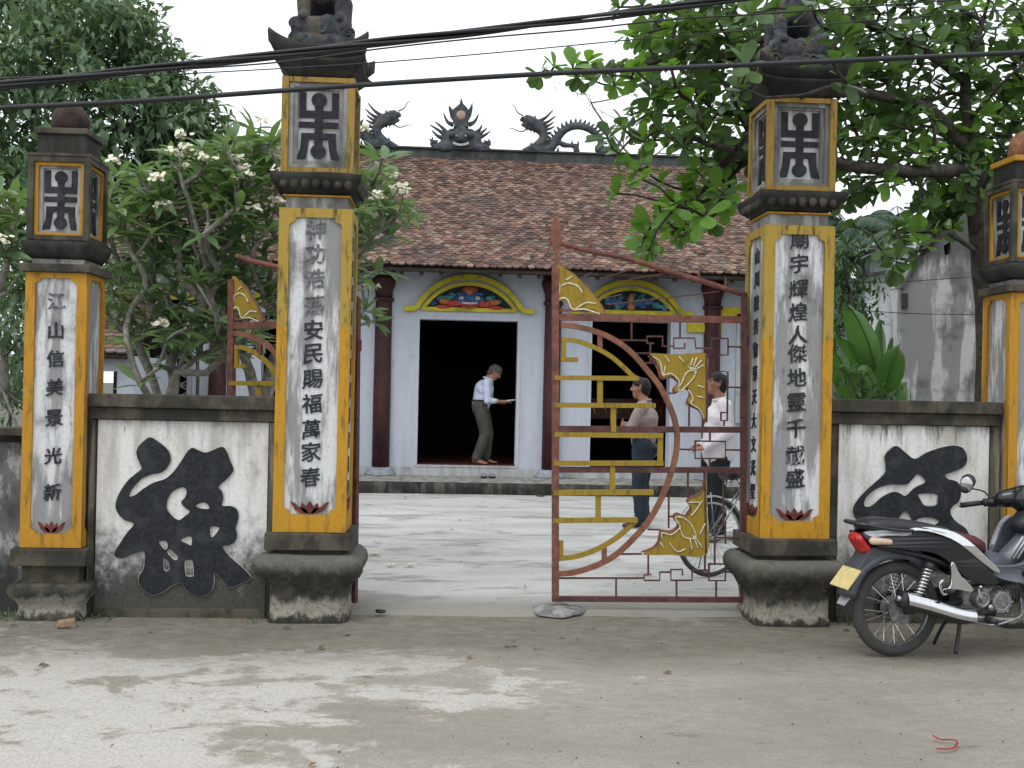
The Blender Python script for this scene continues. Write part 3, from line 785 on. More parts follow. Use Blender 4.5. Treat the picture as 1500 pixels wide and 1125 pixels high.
# platform with a mouldy edge
YPF = gnd(700, 724, .04).y
bm = bmesh.new(); nx = 80
def edge_prof(x): 
    n = mnoise.noise(Vector((x*.9, 0, 5)))*.018+mnoise.noise(Vector((x*5, 0, 2)))*.008
    return [(YPF+.02, .0), (YPF+n, .03), (YPF-.005+n, .13), (YPF+.01+n, ZP-.012), (YPF+.04+n, ZP)]
cols = []
for i in range(nx+1):
    x = XC-6.0+12.0*i/nx
    cols.append([bm.verts.new((x, y, z)) for y, z in edge_prof(x)])
for i in range(nx):
    for j in range(4): bm.faces.new((cols[i][j], cols[i+1][j], cols[i+1][j+1], cols[i][j+1]))
wobj('platform_edge', bm, M['platform_face'], temple, True)
wobj('platform', bx(XC-6.0, XC+6.0, YPF+.055, YT+4, 0, ZP-.001), M['platform'], temple)

# wall with openings
D1 = (tx(613), tx(757)); zt1 = tz(469); ZS = at(685, 682, YT).z
D2 = (tx(866), tx(981)); zt2 = at(925, 471, YT).z
D3 = (2*XC-D2[1], 2*XC-D2[0])
WL = (XC-5.25, XC+5.25); ZTOP = 3.42; TH = .24
Wn = (tx(1083), tx(1112)); Wm = (2*XC-Wn[1], 2*XC-Wn[0]); zw0, zw1 = 1.15, tz(466, 1090)
def wall_pieces():
    ops = sorted([(D1[0], D1[1], ZS, zt1), (D2[0], D2[1], ZS, zt2), (D3[0], D3[1], ZS, zt2), (Wn[0], Wn[1], zw0, zw1), (Wm[0], Wm[1], zw0, zw1)])
    lo = [(WL[0], ZP), (WL[1], ZP), (WL[1], ZTOP), (WL[0], ZTOP)]
    holes = [[(a, c), (b, c), (b, d), (a, d)] for a, b, c, d in ops]
    me = stand(flat_shape([lo]+holes, TH), YT+TH/2)
    return me
wobj('front_wall', wall_pieces(), M['temple_wall'], temple)
# base course under the doors: paler plaster
wobj('sill_course', bx(WL[0], WL[1], YT-.012, YT-.002, ZP, ZS-.03), M['sill'], temple)
for a, b in (D1, D2, D3):
    wobj('threshold', bx(a-.02, b+.02, YT-.02, YT+TH+.1, ZS-.028, ZS+.004), M['sill'], temple)
    wobj('red_floor', bx(a-.0, b+.0, YT+.02, YT+TH+.09, ZS+.0045, ZS+.016), M['floor_red'], temple)
wobj('side_wall', bx(WL[0], WL[0]+TH, YT+TH+.002, YT+4.6, ZP, 3.6), M['temple_wall'], temple)
wobj('side_wall', bx(WL[1]-TH, WL[1], YT+TH+.002, YT+4.6, ZP, 3.6), M['temple_wall'], temple)
wobj('back_wall', bx(WL[0], WL[1], YT+4.602, YT+4.8, ZP, 3.6), M['temple_wall'], temple)
# gables under the roof ends
for xg in (WL[0]+.001, WL[1]-TH-.001):
    me = flat_shape([[(YT-.3, 3.5), (YT+5.9, 3.5), (YT+2.75, 5.45)]], TH)
    me.transform(Matrix(((0, 0, 1, xg+TH/2), (1, 0, 0, 0), (0, 1, 0, 0), (0, 0, 0, 1))))
    wobj('gable', me, M['temple_wall'], temple)
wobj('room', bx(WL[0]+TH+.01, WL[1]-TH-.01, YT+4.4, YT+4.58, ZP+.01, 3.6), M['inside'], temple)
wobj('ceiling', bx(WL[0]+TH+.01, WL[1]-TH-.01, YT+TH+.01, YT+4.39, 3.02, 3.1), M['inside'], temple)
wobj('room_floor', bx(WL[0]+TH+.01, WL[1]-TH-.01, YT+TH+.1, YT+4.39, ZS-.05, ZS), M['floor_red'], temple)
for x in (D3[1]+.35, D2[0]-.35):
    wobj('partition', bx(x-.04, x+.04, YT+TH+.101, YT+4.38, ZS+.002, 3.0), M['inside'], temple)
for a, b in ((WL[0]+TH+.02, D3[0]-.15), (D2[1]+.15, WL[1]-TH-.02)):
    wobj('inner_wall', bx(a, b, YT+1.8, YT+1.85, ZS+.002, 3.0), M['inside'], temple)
# door jambs: thin painted reveal
for a, b, zt in ((D1[0], D1[1], zt1), (D2[0], D2[1], zt2), (D3[0], D3[1], zt2)):
    f = None
    me = stand(flat_shape([[(a-.05, ZS), (a, ZS), (a, zt), (b, zt), (b, ZS), (b+.05, ZS), (b+.05, zt+.05), (a-.05, zt+.05)]], .012), YT-.007)
    wobj('door_surround', me, M['sill'] if False else M['temple_wall'], temple)
# inside the right doorway: altar table with gilt things
def altar():
    x0, x1 = D2[0]+.08, D2[1]+.3; y = YT+1.5
    root = empty('altar_table', ((x0+x1)/2, y, ZS), 'dark red altar table inside the right doorway behind the gate', 'altar table')
    M['altar'] = simple('altar_lacquer', (.045, .012, .008, 1), .4, var=.3, scale=10, dirt=(.03, .008, .006, 1))
    M['gilt'] = simple('gilt', (.30, .17, .03, 1), .35, .6, var=.3)
    wobj('table_top', bx(x0, x1, y, y+.6, ZS+1.0, ZS+1.06), M['altar'], root)
    wobj('apron', bx(x0+.05, x1-.05, y+.03, y+.06, ZS+.72, ZS+.998), M['altar'], root)
    for x in (x0+.06, x1-.12):
        for yy in (y+.04, y+.5): wobj('leg', bx(x, x+.07, yy+.03, yy+.1, ZS+.01, ZS+.998), M['altar'], root)
    for k in range(7):
        x = x0+.15+k*(x1-x0-.3)/6
        wobj('gilt_carving', tb(smooth_pts([(x-.05, y+.02, ZS+.78), (x, y+.02, ZS+.9), (x+.05, y+.02, ZS+.8), (x+.02, y+.02, ZS+.95)], 4), .008, 5), M['gilt'], root)
altar()

# lattice windows and stepped yellow trim of the end bays
def lattice(a, b):
    root = wobj('window', stand(flat_shape([[(a-.07, zw0-.06), (b+.07, zw0-.06), (b+.07, zw1+.06), (a-.07, zw1+.06)], [(a, zw0), (b, zw0), (b, zw1), (a, zw1)]], .05), YT-.027), M['sill'], temple)
    wobj('dark_pane', bx(a, b, YT+.1, YT+.11, zw0, zw1), M['inside'], root)
    n = 9; h = (zw1-zw0)/n
    bm = bmesh.new()
    for i in range(n):
        z0 = zw0+i*h; m_ = (a+b)/2
        for s in (-1, 1):
            pts = [(m_+s*(b-a)*.5*math.sin(t*math.pi), YT+.03, z0+h*t) for t in [j/6 for j in range(7)]]
            band(bm, pts, .022, .05)
        bar(bm, (a, YT+.03, z0), (b, YT+.03, z0), .018, .045)
        lathe_ = [(m_+.03*math.cos(q*math.pi/4), YT+.03, z0+h*.5+.03*math.sin(q*math.pi/4)) for q in range(9)]
        band(bm, lathe_, .014, .04)
    wobj('lattice', bm, M['sill'], root)
for a, b in (Wn, Wm): lattice(a, b)
def steps(xm, sgn):
    w = .11
    pts = [(-.95, 2.20), (-.52, 2.20), (-.52, 2.46), (.52, 2.46), (.52, 2.20), (.95, 2.20)]
    zo = tz(458, 1070)-2.46
    bm = bmesh.new()
    P = [(xm+x, YT-.025, z+zo) for x, z in pts]
    k = len(P)
    outer = [(-1.0, 2.14), (-.46, 2.14), (-.46, 2.38), (.46, 2.38), (.46, 2.14), (1.0, 2.14), (1.0, 2.28), (.60, 2.28), (.60, 2.54), (-.60, 2.54), (-.60, 2.28), (-1.0, 2.28)]
    me = stand(flat_shape([[(xm+x, z+zo) for x, z in outer]], .05), YT-.027)
    wobj('stepped_trim', me, M['yellow_trim'], temple)
steps((Wn[0]+Wn[1])/2, 1); steps((Wm[0]+Wm[1])/2, -1)

# arches over the doors
M['teal'] = simple('relief_teal', (.05, .22, .22, 1), .7, var=.35, scale=16)
M['rblue'] = simple('relief_blue', (.05, .10, .24, 1), .7, var=.4, scale=16)
M['rred'] = simple('relief_red', (.42, .06, .045, 1), .7, var=.3, scale=16)
M['rorange'] = simple('relief_orange', (.40, .15, .05, 1), .7, var=.3, scale=16)
M['rdark'] = simple('relief_dark', (.012, .02, .03, 1), .8)
def arch(xm, hw, z0, h, face):
    """yellow segment hood with flat feet, a second inner band, painted relief inside"""
    H = wobj('door_arch', bm_arch(xm, hw, z0, h, .074, feet=True, d=.09), M['yellow_trim'], temple)
    wobj('inner_band', bm_arch(xm, hw-.10, z0+.02, h-.125, .055, d=.05), M['yellow_trim'], H)
    iw, ih = hw-.135, h-.155
    wobj('base_band', bx(xm-iw, xm+iw, YT-.05, YT-.003, z0+.004, z0+.062), M['yellow_trim'], H)
    a = [(xm+iw*math.cos(t), z0+.062+ (ih-.04)*math.sin(t)) for t in [math.pi*j/24 for j in range(25)]]
    wobj('tympanum', stand(flat_shape([a], .02), YT-.013), M['rdark'], H)
    rr = random.Random(int(hw*100)+face)
    Yr = YT-.03
    for k in range(34):       # cloud scrolls
        t = rr.uniform(.05, math.pi-.05); q = rr.uniform(.25, .93)
        x, z = xm+iw*q*math.cos(t), z0+.075+(ih-.09)*q*math.sin(t)
        if face and abs(x-xm) < .24: continue
        r_ = rr.uniform(.028, .05)
        pts = [(x+r_*(1-j/14)*math.cos(j*.6), Yr, z+r_*.8*(1-j/14)*math.sin(j*.6)) for j in range(12)]
        pts.append((x+rr.uniform(-.09, .09), Yr, z-.02))
        wobj('cloud_scroll', tb(pts, .015, 6), M[rr.choice(['teal', 'teal', 'rblue', 'teal'])], H, True)
    def blob(nm, x, z, rx, rz, mt, ry=.03, y=Yr):
        bm = bmesh.new(); bmesh.ops.create_icosphere(bm, subdivisions=2, radius=1)
        for v in bm.verts:
            v.co = Vector((xm+x+v.co.x*rx, y+v.co.y*ry, z0+z+v.co.z*rz)); v.co += Vector((mnoise.noise(v.co*30), 0, mnoise.noise(v.co*30+Vector((5, 5, 5)))))*.012
        return wobj(nm, bm, M[mt], H, True)
    if face:
        s = ih/.42
        blob('face', 0, .20*s, .25, .13*s, 'rblue', .05)
        blob('brow', -.12, .30*s, .10, .035, 'rblue', .07); blob('brow', .12, .30*s, .10, .035, 'rblue', .07)
        blob('crown', 0, .36*s, .13, .075*s, 'rred'); blob('flaming_pearl', 0, .34*s, .07, .07*s, 'rorange', .06)
        for sx in (-1, 1):
            blob('eye', sx*.125, .235*s, .036, .034*s, 'teeth', .05, Yr-.04); blob('pupil', sx*.125, .235*s, .017, .016*s, 'rdark', .05, Yr-.05)
            blob('cheek', sx*.23, .14*s, .13, .06*s, 'rred', .05); blob('mane', sx*.37, .17*s, .10, .06*s, 'rorange')
            blob('claw', sx*.40, .075*s, .12, .035*s, 'rred', .05); blob('mane', sx*.30, .24*s, .07, .04*s, 'teal', .05)
        blob('mouth', 0, .13*s, .18, .05*s, 'rred', .06)
        for j in range(8):
            x = -.105+.03*j
            wobj('tooth', jitter(bx(xm+x-.011, xm+x+.011, YT-.105, YT-.085, z0+(.135+.9*x*x)*s-.012, z0+(.135+.9*x*x)*s+.018), .003), M['teeth'], H)
        blob('chin', 0, .085*s, .13, .03*s, 'rred', .07)
    else:
        blob('pearl', 0, .24, .05, .09, 'rorange'); blob('stem', 0, .12, .06, .06, 'rorange'); blob('leaf_relief', -.25, .2, .12, .05, 'rblue'); blob('leaf_relief', .25, .2, .12, .05, 'rblue')
def bm_arch(xm, hw, z0, h, w, feet=False, d=.06):
    n = 28; pts = []
    Rr = (hw*hw+h*h)/(2*h); cz = z0+h-Rr; a0 = math.asin(min(1, hw/Rr))
    for j in range(n+1):
        a = -a0+2*a0*j/n
        pts.append(Vector((xm+Rr*math.sin(a), YT-d/2-.002, cz+Rr*math.cos(a))))
    if feet:
        pts = [Vector((xm-hw-.17, YT-d/2-.002, z0+w*.35))]+[p for p in pts if p.z > z0+w*.45]+[Vector((xm+hw+.17, YT-d/2-.002, z0+w*.35))]
        pts.insert(1, Vector((xm-hw-.03, YT-d/2-.002, z0+w*.35))); pts.insert(-1, Vector((xm+hw+.03, YT-d/2-.002, z0+w*.35)))
    return band(bmesh.new(), pts, w, d)
za = tz(457); 
arch((D1[0]+D1[1])/2, tx(763)-XC, za, tz(406)-za, 1)
x2 = at(924, 460, YT).x
za2 = at(924, 461, YT).z
arch(x2, .78, za2, .50, 0); arch(2*XC-x2, .78, za2, .50, 0)

# columns
def column(px):
    x = tx(px) if px < 2000 else px-3000
    y = YT-.03; r = .132
    cb = lathe(bmesh.new(), [(r, ZP+.12), (r*1.0, 1.4), (r*.95, 2.82), (r*.95, 2.86)], (x, y), 22)
    c = wobj('column', cb, M['col_red'], temple, True)
    wobj('column_base', lathe(bmesh.new(), [(.235, ZP), (.235, ZP+.022), (.215, ZP+.04), (.215, ZP+.052), (.18, ZP+.085), (.15, ZP+.119), (r, ZP+.121)], (x, y), 24), M['col_base'], c, True)
    wobj('collar', lathe(bmesh.new(), [(r, 2.84), (r*1.16, 2.85), (r*1.16, 2.89), (r*1.02, 2.90)], (x, y), 20), M['col_red'], c, True)
    wobj('capital', lathe(bmesh.new(), [(r*.98, 2.901), (r*1.02, 3.0), (r*1.28, 3.10), (r*1.42, 3.16), (r*1.42, 3.2), (r*1.25, 3.22), (r*1.3, 3.40)], (x, y), 20), M['col_red'], c, True)
for px in (560, 808, 1041): column(px)
xr = tx(1041)
column(3000+2*XC-xr); column(3000+XC+5.1); column(3000+XC-5.1)

# roof
YE, ZE = 15.98, 3.30                         # eave
YR, ZR = 19.5, 5.66                          # ridge
XE = 5.55
sl = Vector((0, YR-YE, ZR-ZE)); SL = sl.length; sl.normalize(); nr = Vector((0, -sl.z, sl.y))
wobj('roof_boarding', tilted := bx(XC-XE+.03, XC+XE-.03, YE+.03, YE+.0301, 0, 1), M['col_red'], temple) if False else None
def slab(y0, z0, y1, z1, t, name, mat, sag=0):
    me = flat_shape([[(y0, z0-t), (y1, z1-t), (y1, z1), (y0, z0)]], 2*XE-.06)
    me.transform(Matrix(((0, 0, 1, XC), (1, 0, 0, 0), (0, 1, 0, 0), (0, 0, 0, 1))))
    return wobj(name, me, mat, temple)
M['eave_board'] = simple('eave_board', (.05, .038, .03, 1), .9)
slab(YE+.05, ZE-.02, YR, ZR-.03, .05, 'roof_deck', M['eave_board'])
slab(2*YR-YE, ZE-.02, YR+.001, ZR-.03, .05, 'roof_deck', M['eave_board'])
for k in range(38):                            # rafter ends under the eave
    x = XC-XE+.2+k*(2*XE-.4)/37
    bm = bmesh.new(); bar(bm, Vector((x, YE+.08, ZE-.095)), Vector((x, YT-.0, ZE-.095+(YT-YE-.08)*sl.z/sl.y)), .06, .05, Vector((0, 0, 1)))
    wobj('rafter', bm, M['eave_board'], temple)
def tilemat():
    t = NT('terracotta_scale_tiles')
    a = t.n.new('ShaderNodeAttribute'); a.attribute_name = 'tint'
    oi = t.n.new('ShaderNodeObjectInfo')
    f = t.math('FRACT', t.math('ADD', a.outputs['Fac'], oi.outputs['Random']))
    rp = t.n.new('ShaderNodeValToRGB'); t.l.new(f, rp.inputs[0])
    cs = [(0, (.055, .036, .03, 1)), (.14, (.085, .054, .045, 1)), (.45, (.158, .086, .064, 1)), (.7, (.205, .118, .085, 1)), (.86, (.27, .19, .145, 1)), (1, (.13, .125, .11, 1))]
    el = rp.color_ramp.elements
    el[0].position, el[0].color = cs[0]; el[1].position, el[1].color = cs[-1]
    for p, c in cs[1:-1]: e = el.new(p); e.color = c
    n = t.noise(1.1, 5, .6); n2 = t.noise(30, 4, .6)
    c = t.mix(t.mapr(n, .45, .68, 0, .55), rp.outputs[0], (.05, .04, .038, 1))
    c = t.mix(t.mapr(n2, .45, .75, 0, .4), c, (.045, .042, .03, 1))
    t.bump(n2, .3, .006)
    return t.done(c, .85)
M['tile'] = tilemat()
TW, NR = .112, 54
def tile_bm(bm, o, tint, lay, w=TW*.96, L=.20, th=.022, tilt=.13, yawj=0.0):
    """one scale tile: blunt pointed lower end; o = middle of the lower edge on the roof plane"""
    shp = [(-w/2, .035), (-w*.28, .008), (0, 0), (w*.28, .008), (w/2, .035), (w/2, L), (-w/2, L)]
    top, bot = [], []
    for x, u in shp:
        x2, u2 = x*math.cos(yawj)-u*math.sin(yawj), x*math.sin(yawj)+u*math.cos(yawj)
        h = .042-u*tilt
        p = o+Vector((x2, 0, 0))+sl*u2+nr*h
        top.append(bm.verts.new(p)); bot.append(bm.verts.new(p-nr*th))
    fs = [bm.faces.new(top)]
    for i in range(4): fs.append(bm.faces.new((bot[i], bot[i+1], top[i+1], top[i])))
    fs.append(bm.faces.new((bot[6], bot[0], top[0], top[6]))); fs.append(bm.faces.new((bot[4], bot[5], top[5], top[4])))
    for v in top+bot: v[lay] = tint
variants = []
for k in range(6):
    b = bmesh.new(); lay = b.verts.layers.float.new('tint')
    tile_bm(b, Vector((0, 0, 0)), rng.random(), lay, yawj=rng.uniform(-.02, .02))
    me = bpy.data.meshes.new('roof_tile'); b.to_mesh(me); b.free(); me.materials.append(M['tile']); variants.append(me)
base = wloc(temple)
bm = bmesh.new(); lay = bm.verts.layers.float.new('tint')
ncol = int(2*(XE)/TW); cnt = 0
vis0, vis1 = at(524, 395, YE).x, at(1100, 395, YE).x
cells = []
for r_ in range(NR):
    for i in range(ncol):
        x = XC-XE+TW*(i+.5+(.5 if r_ % 2 else 0))
        if x > XC+XE: continue
        u = r_*(SL-.05)/NR
        sag = -.035*math.sin(math.pi*u/SL)+.02*mnoise.noise(Vector((x*.5, u*.7, 1)))
        o = Vector((x+rng.normal()*.006, YE, ZE))+sl*(u+rng.normal()*.007)+nr*(sag+rng.normal()*.003)
        cells.append((r_, x, o))
first = [c for c in cells if vis0 < c[1] < vis1 and c[0] < 8][:300]
ids = set(id(c) for c in first)
for c in cells:
    if id(c) in ids:
        o = link('roof_tile', variants[int(rng.integers(6))], None, temple, c[2]-base)
        o.rotation_euler = (rng.normal()*.012, rng.normal()*.015, rng.normal()*.02)
    else: tile_bm(bm, c[2], rng.random(), lay, yawj=rng.normal()*.02)
o = wobj('tile_field', bm, M['tile'], temple); o['kind'] = 'stuff'
# rear slope, one simple sheet of courses
bm = bmesh.new()
for r_ in range(30):
    u0 = r_*SL/30; a = Vector((0, 2*YR-YE, ZE))+Vector((0, -sl.y, sl.z))*u0; b_ = Vector((0, 2*YR-YE, ZE))+Vector((0, -sl.y, sl.z))*(u0+SL/30+.02)
    q = Vector((0, sl.z, sl.y))
    vs = [bm.verts.new((XC+s*XE, p.y, p.z)) for p in (a+q*.035, b_+q*.012) for s in (-1, 1)]
    bm.faces.new((vs[0], vs[1], vs[3], vs[2]))
    vs2 = [bm.verts.new((XC+s*XE, p.y, p.z)) for p in (a, a+q*.035) for s in (-1, 1)]
    bm.faces.new((vs2[0], vs2[1], vs2[3], vs2[2]))
wobj('rear_tile_courses', bm, M['tile'], temple)
# ridge and verges
wobj('ridge', jitter(bx(XC-XE, XC+XE, YR-.14, YR+.14, ZR-.1, ZR+.10, bev=.015), .01), M['ridge'], temple)
wobj('ridge_cap', jitter(bx(XC-XE-.02, XC+XE+.02, YR-.18, YR+.18, ZR+.101, ZR+.135, bev=.01), .008), M['ridge'], temple)
for s in (-1, 1):
    bm = bmesh.new(); a = Vector((XC+s*(XE-.02), YE-.02, ZE+.05)); b_ = Vector((XC+s*(XE-.02), YR-.15, ZR+.0))
    bar(bm, a, b_, .2, .14, nr); wobj('verge', bm, M['ridge'], temple)

# ------------------------------------------------------------------ ridge sculptures
YD = YR-.02; ZD = ZR+.134
def dpx(x, y): return at(500+x/3.409, 130+y/3.409, YD)          # pixels of the enlarged view
def spike(bm, a, b, w):
    a, b = Vector(a), Vector(b); tube(bm, [a, a.lerp(b, .5), b], [w, w*.7, .004], 6)
def dragon(mir, label):
    """head to the left in the enlarged view (right one as seen); mir flips it about the temple's middle"""
    xm = at(674, 220, YD).x
    def Q(x, y, dy=0):
        p = dpx(x, y); p = Vector((p.x, p.y+dy, p.z-.0))
        if mir: p.x = 2*xm-p.x
        return p
    o = Q(1120, 330)
    root = empty('ridge_dragon', (o.x, YD, ZD), label, 'dragon', 'cement dragons facing each other on the roof ridge')
    S_ = []
    def chain(pts, rs):
        pts = smooth_pts(pts, 3)
        n = len(pts)
        rr = np.interp(np.linspace(0, 1, n), np.linspace(0, 1, len(rs)), rs)*1.12
        for i in range(n-1): S_.append((pts[i], rr[i], pts[i+1], rr[i+1]))
        return pts, rr
    k = 1/ (3.409*1600/19.5)
    # neck and body: head, S-neck, foot on the ridge, arch, down, tail
    body, br = chain([Q(975, 190), Q(1005, 215), Q(1008, 250), Q(985, 280), Q(965, 300), Q(1000, 308), Q(1045, 300), Q(1075, 250), Q(1115, 205), Q(1170, 185), Q(1225, 195), Q(1270, 225), Q(1298, 270), Q(1280, 305), Q(1320, 318), Q(1370, 300), Q(1400, 250)],
                     [26*k, 22*k, 20*k, 22*k, 24*k, 22*k, 20*k, 20*k, 18*k, 18*k, 17*k, 16*k, 15*k, 15*k, 14*k, 11*k, 5*k])
    S_ += [(Q(945, 165), 30*k, Q(985, 185), 28*k), (Q(905, 150), 13*k, Q(945, 165), 24*k), (Q(905, 180), 9*k, Q(945, 195), 16*k)]
    S_ += [(Q(925, 138), 10*k, Q(950, 148), 14*k), (Q(1105, 285, -.05), 13*k, Q(1170, 290, -.08), 12*k), (Q(1170, 290, -.08), 12*k, Q(1172, 315, -.08), 17*k), (Q(940, 300, -.08), 14*k, Q(910, 318, -.1), 14*k), (Q(1075, 268), 13*k, Q(1110, 280, -.05), 13*k)]
    b = wobj('body', capsules('body', S_, .022, 1), M['dragon'], root, True)
    for i in range(4, len(body)-3):
        p = body[i]; t = (body[i+1]-body[i-1]).normalized(); nn = Vector((-t.z, 0, t.x))
        if mir: nn = -nn
        bm = bmesh.new(); spike(bm, p+nn*br[i]*.7, p+nn*(br[i]+20*k)+t*6*k, 9*k); wobj('back_spine', bm, M['dragon'], root, True)
    for a, c in [((985, 165), (1058, 105)), ((995, 178), (1070, 135)), ((1000, 190), (1062, 165)), ((1003, 200), (1065, 188)), ((1000, 212), (1050, 215)), ((965, 150), (968, 132)), ((905, 150), (893, 152))]:
        pts = smooth_pts([Q(*a), Q((a[0]+c[0])/2, (a[1]+c[1])/2+8), Q(*c)], 3)
        wobj('mane_lock', tb(pts, list(np.linspace(12*k, 2.5*k, len(pts))), 6), M['dragon'], root, True)
    for L in ([(908, 135), (880, 118), (868, 95), (852, 78)], [(925, 200), (905, 213), (880, 210), (860, 200), (838, 200)]):
        pts = smooth_pts([Q(*p) for p in L], 4); wobj('whisker', tb(pts, list(np.linspace(4*k, 1.8*k, len(pts))), 5), M['dragon'], root, True)
    for x, y in ((925, 205), (945, 213), (960, 220), (935, 190)):
        bm = bmesh.new(); spike(bm, Q(x, y-14), Q(x+4, y+8), 5*k); wobj('beard_tuft', bm, M['dragon'], root, True)
    for a in ((1080, 300), (1180, 270), (1030, 262), (945, 275), (1150, 268)):
        bm = bmesh.new(); spike(bm, Q(a[0], a[1]+18), Q(a[0]+4, a[1]-12), 8*k); wobj('fin', bm, M['dragon'], root, True)
dragon(False, 'right cement ridge dragon with arched spiny body beside the tree branches')
dragon(True, 'left cement ridge dragon with its head peering out beside the tall pillar')
def sun_piece():
    c = dpx(597, 320); xm = c.x
    root = empty('ridge_sun_ornament', (xm, YD, ZD), 'flaming sun disc over a grinning cement monster face in the middle of the roof ridge', 'roof ornament')
    k = 1/(3.409*1600/19.5)
    def q(x, y, dy=0): p = dpx(x, y); p.y += dy; return p
    S_ = []
    S_ += [(q(597, 250), 58*k, q(597, 225), 40*k), (q(540, 285), 38*k, q(655, 285), 38*k), (q(480, 300), 26*k, q(540, 275), 34*k), (q(715, 300), 26*k, q(655, 275), 34*k),
           (q(597, 205), 36*k, q(597, 190), 30*k), (q(450, 310), 14*k, q(490, 300), 18*k), (q(742, 310), 14*k, q(705, 300), 18*k), (q(550, 215), 18*k, q(520, 250), 26*k), (q(645, 215), 18*k, q(675, 250), 26*k)]
    S_ += [(q(550, 240, -.14), 17*k, q(575, 235, -.2), 12*k), (q(645, 240, -.14), 17*k, q(620, 235, -.2), 12*k), (q(597, 245, -.2), 15*k, q(597, 262, -.24), 18*k), (q(540, 300, -.12), 22*k, q(500, 305, -.1), 18*k), (q(655, 300, -.12), 22*k, q(695, 305, -.1), 18*k)]
    wobj('face', capsules('f', S_, .022, 1), M['dragon'], root, True)
    # sun with flames
    fl = [(560, 195), (566, 170), (545, 140), (535, 95), (540, 88), (556, 108), (575, 92), (590, 80), (598, 45), (608, 78), (622, 92), (634, 108), (640, 100), (655, 70), (656, 100), (650, 130), (632, 165), (635, 195)]
    wobj('sun_flames', pxshape([[(500+x/3.409, 130+y/3.409) for x, y in fl]], YD-.02, .13, 'fl', bevel=.015), M['dragon'], root)
    bm = bmesh.new(); bmesh.ops.create_uvsphere(bm, u_segments=20, v_segments=10, radius=1); p = q(597, 137)
    for v in bm.verts: v.co = Vector((p.x+v.co.x*.092, YD-.085+v.co.y*.03, p.z+v.co.z*.092))
    wobj('sun_disc', bm, M['sunface'], root, True)
    for L in ([(560, 180), (530, 165), (510, 122)], [(635, 180), (665, 165), (685, 128)], [(530, 225), (505, 195), (468, 165)], [(520, 235), (490, 210), (442, 180)], [(510, 248), (480, 235), (452, 208)],
              [(665, 225), (690, 205), (703, 180)], [(672, 235), (700, 220), (728, 195)], [(680, 248), (710, 235), (745, 212)], [(480, 270), (455, 262), (440, 250)], [(712, 270), (735, 268), (747, 262)], [(470, 285), (450, 275), (458, 240)], [(720, 285), (740, 275), (735, 250)]):
        pts = smooth_pts([q(*p) for p in L], 4); wobj('flame_tongue', tb(pts, list(np.linspace(14*k, 2.6*k, len(pts))), 6), M['dragon'], root, True)
    for sx in (575, 619):
        bm = bmesh.new(); bmesh.ops.create_icosphere(bm, subdivisions=1, radius=.028)
        for v in bm.verts: v.co += q(sx, 250, -.22)
        wobj('eye', bm, M['sunface'], root, True)
    for j in range(9):
        x = 562+j*8.6; y = 283+10*(1-((x-597)/38)**2)
        p = q(x, y, -.225)
        wobj('tooth', bx(p.x-.011, p.x+.011, p.y-.01, p.y+.01, p.z-.02, p.z+.016), M['teeth'], root)
sun_piece()
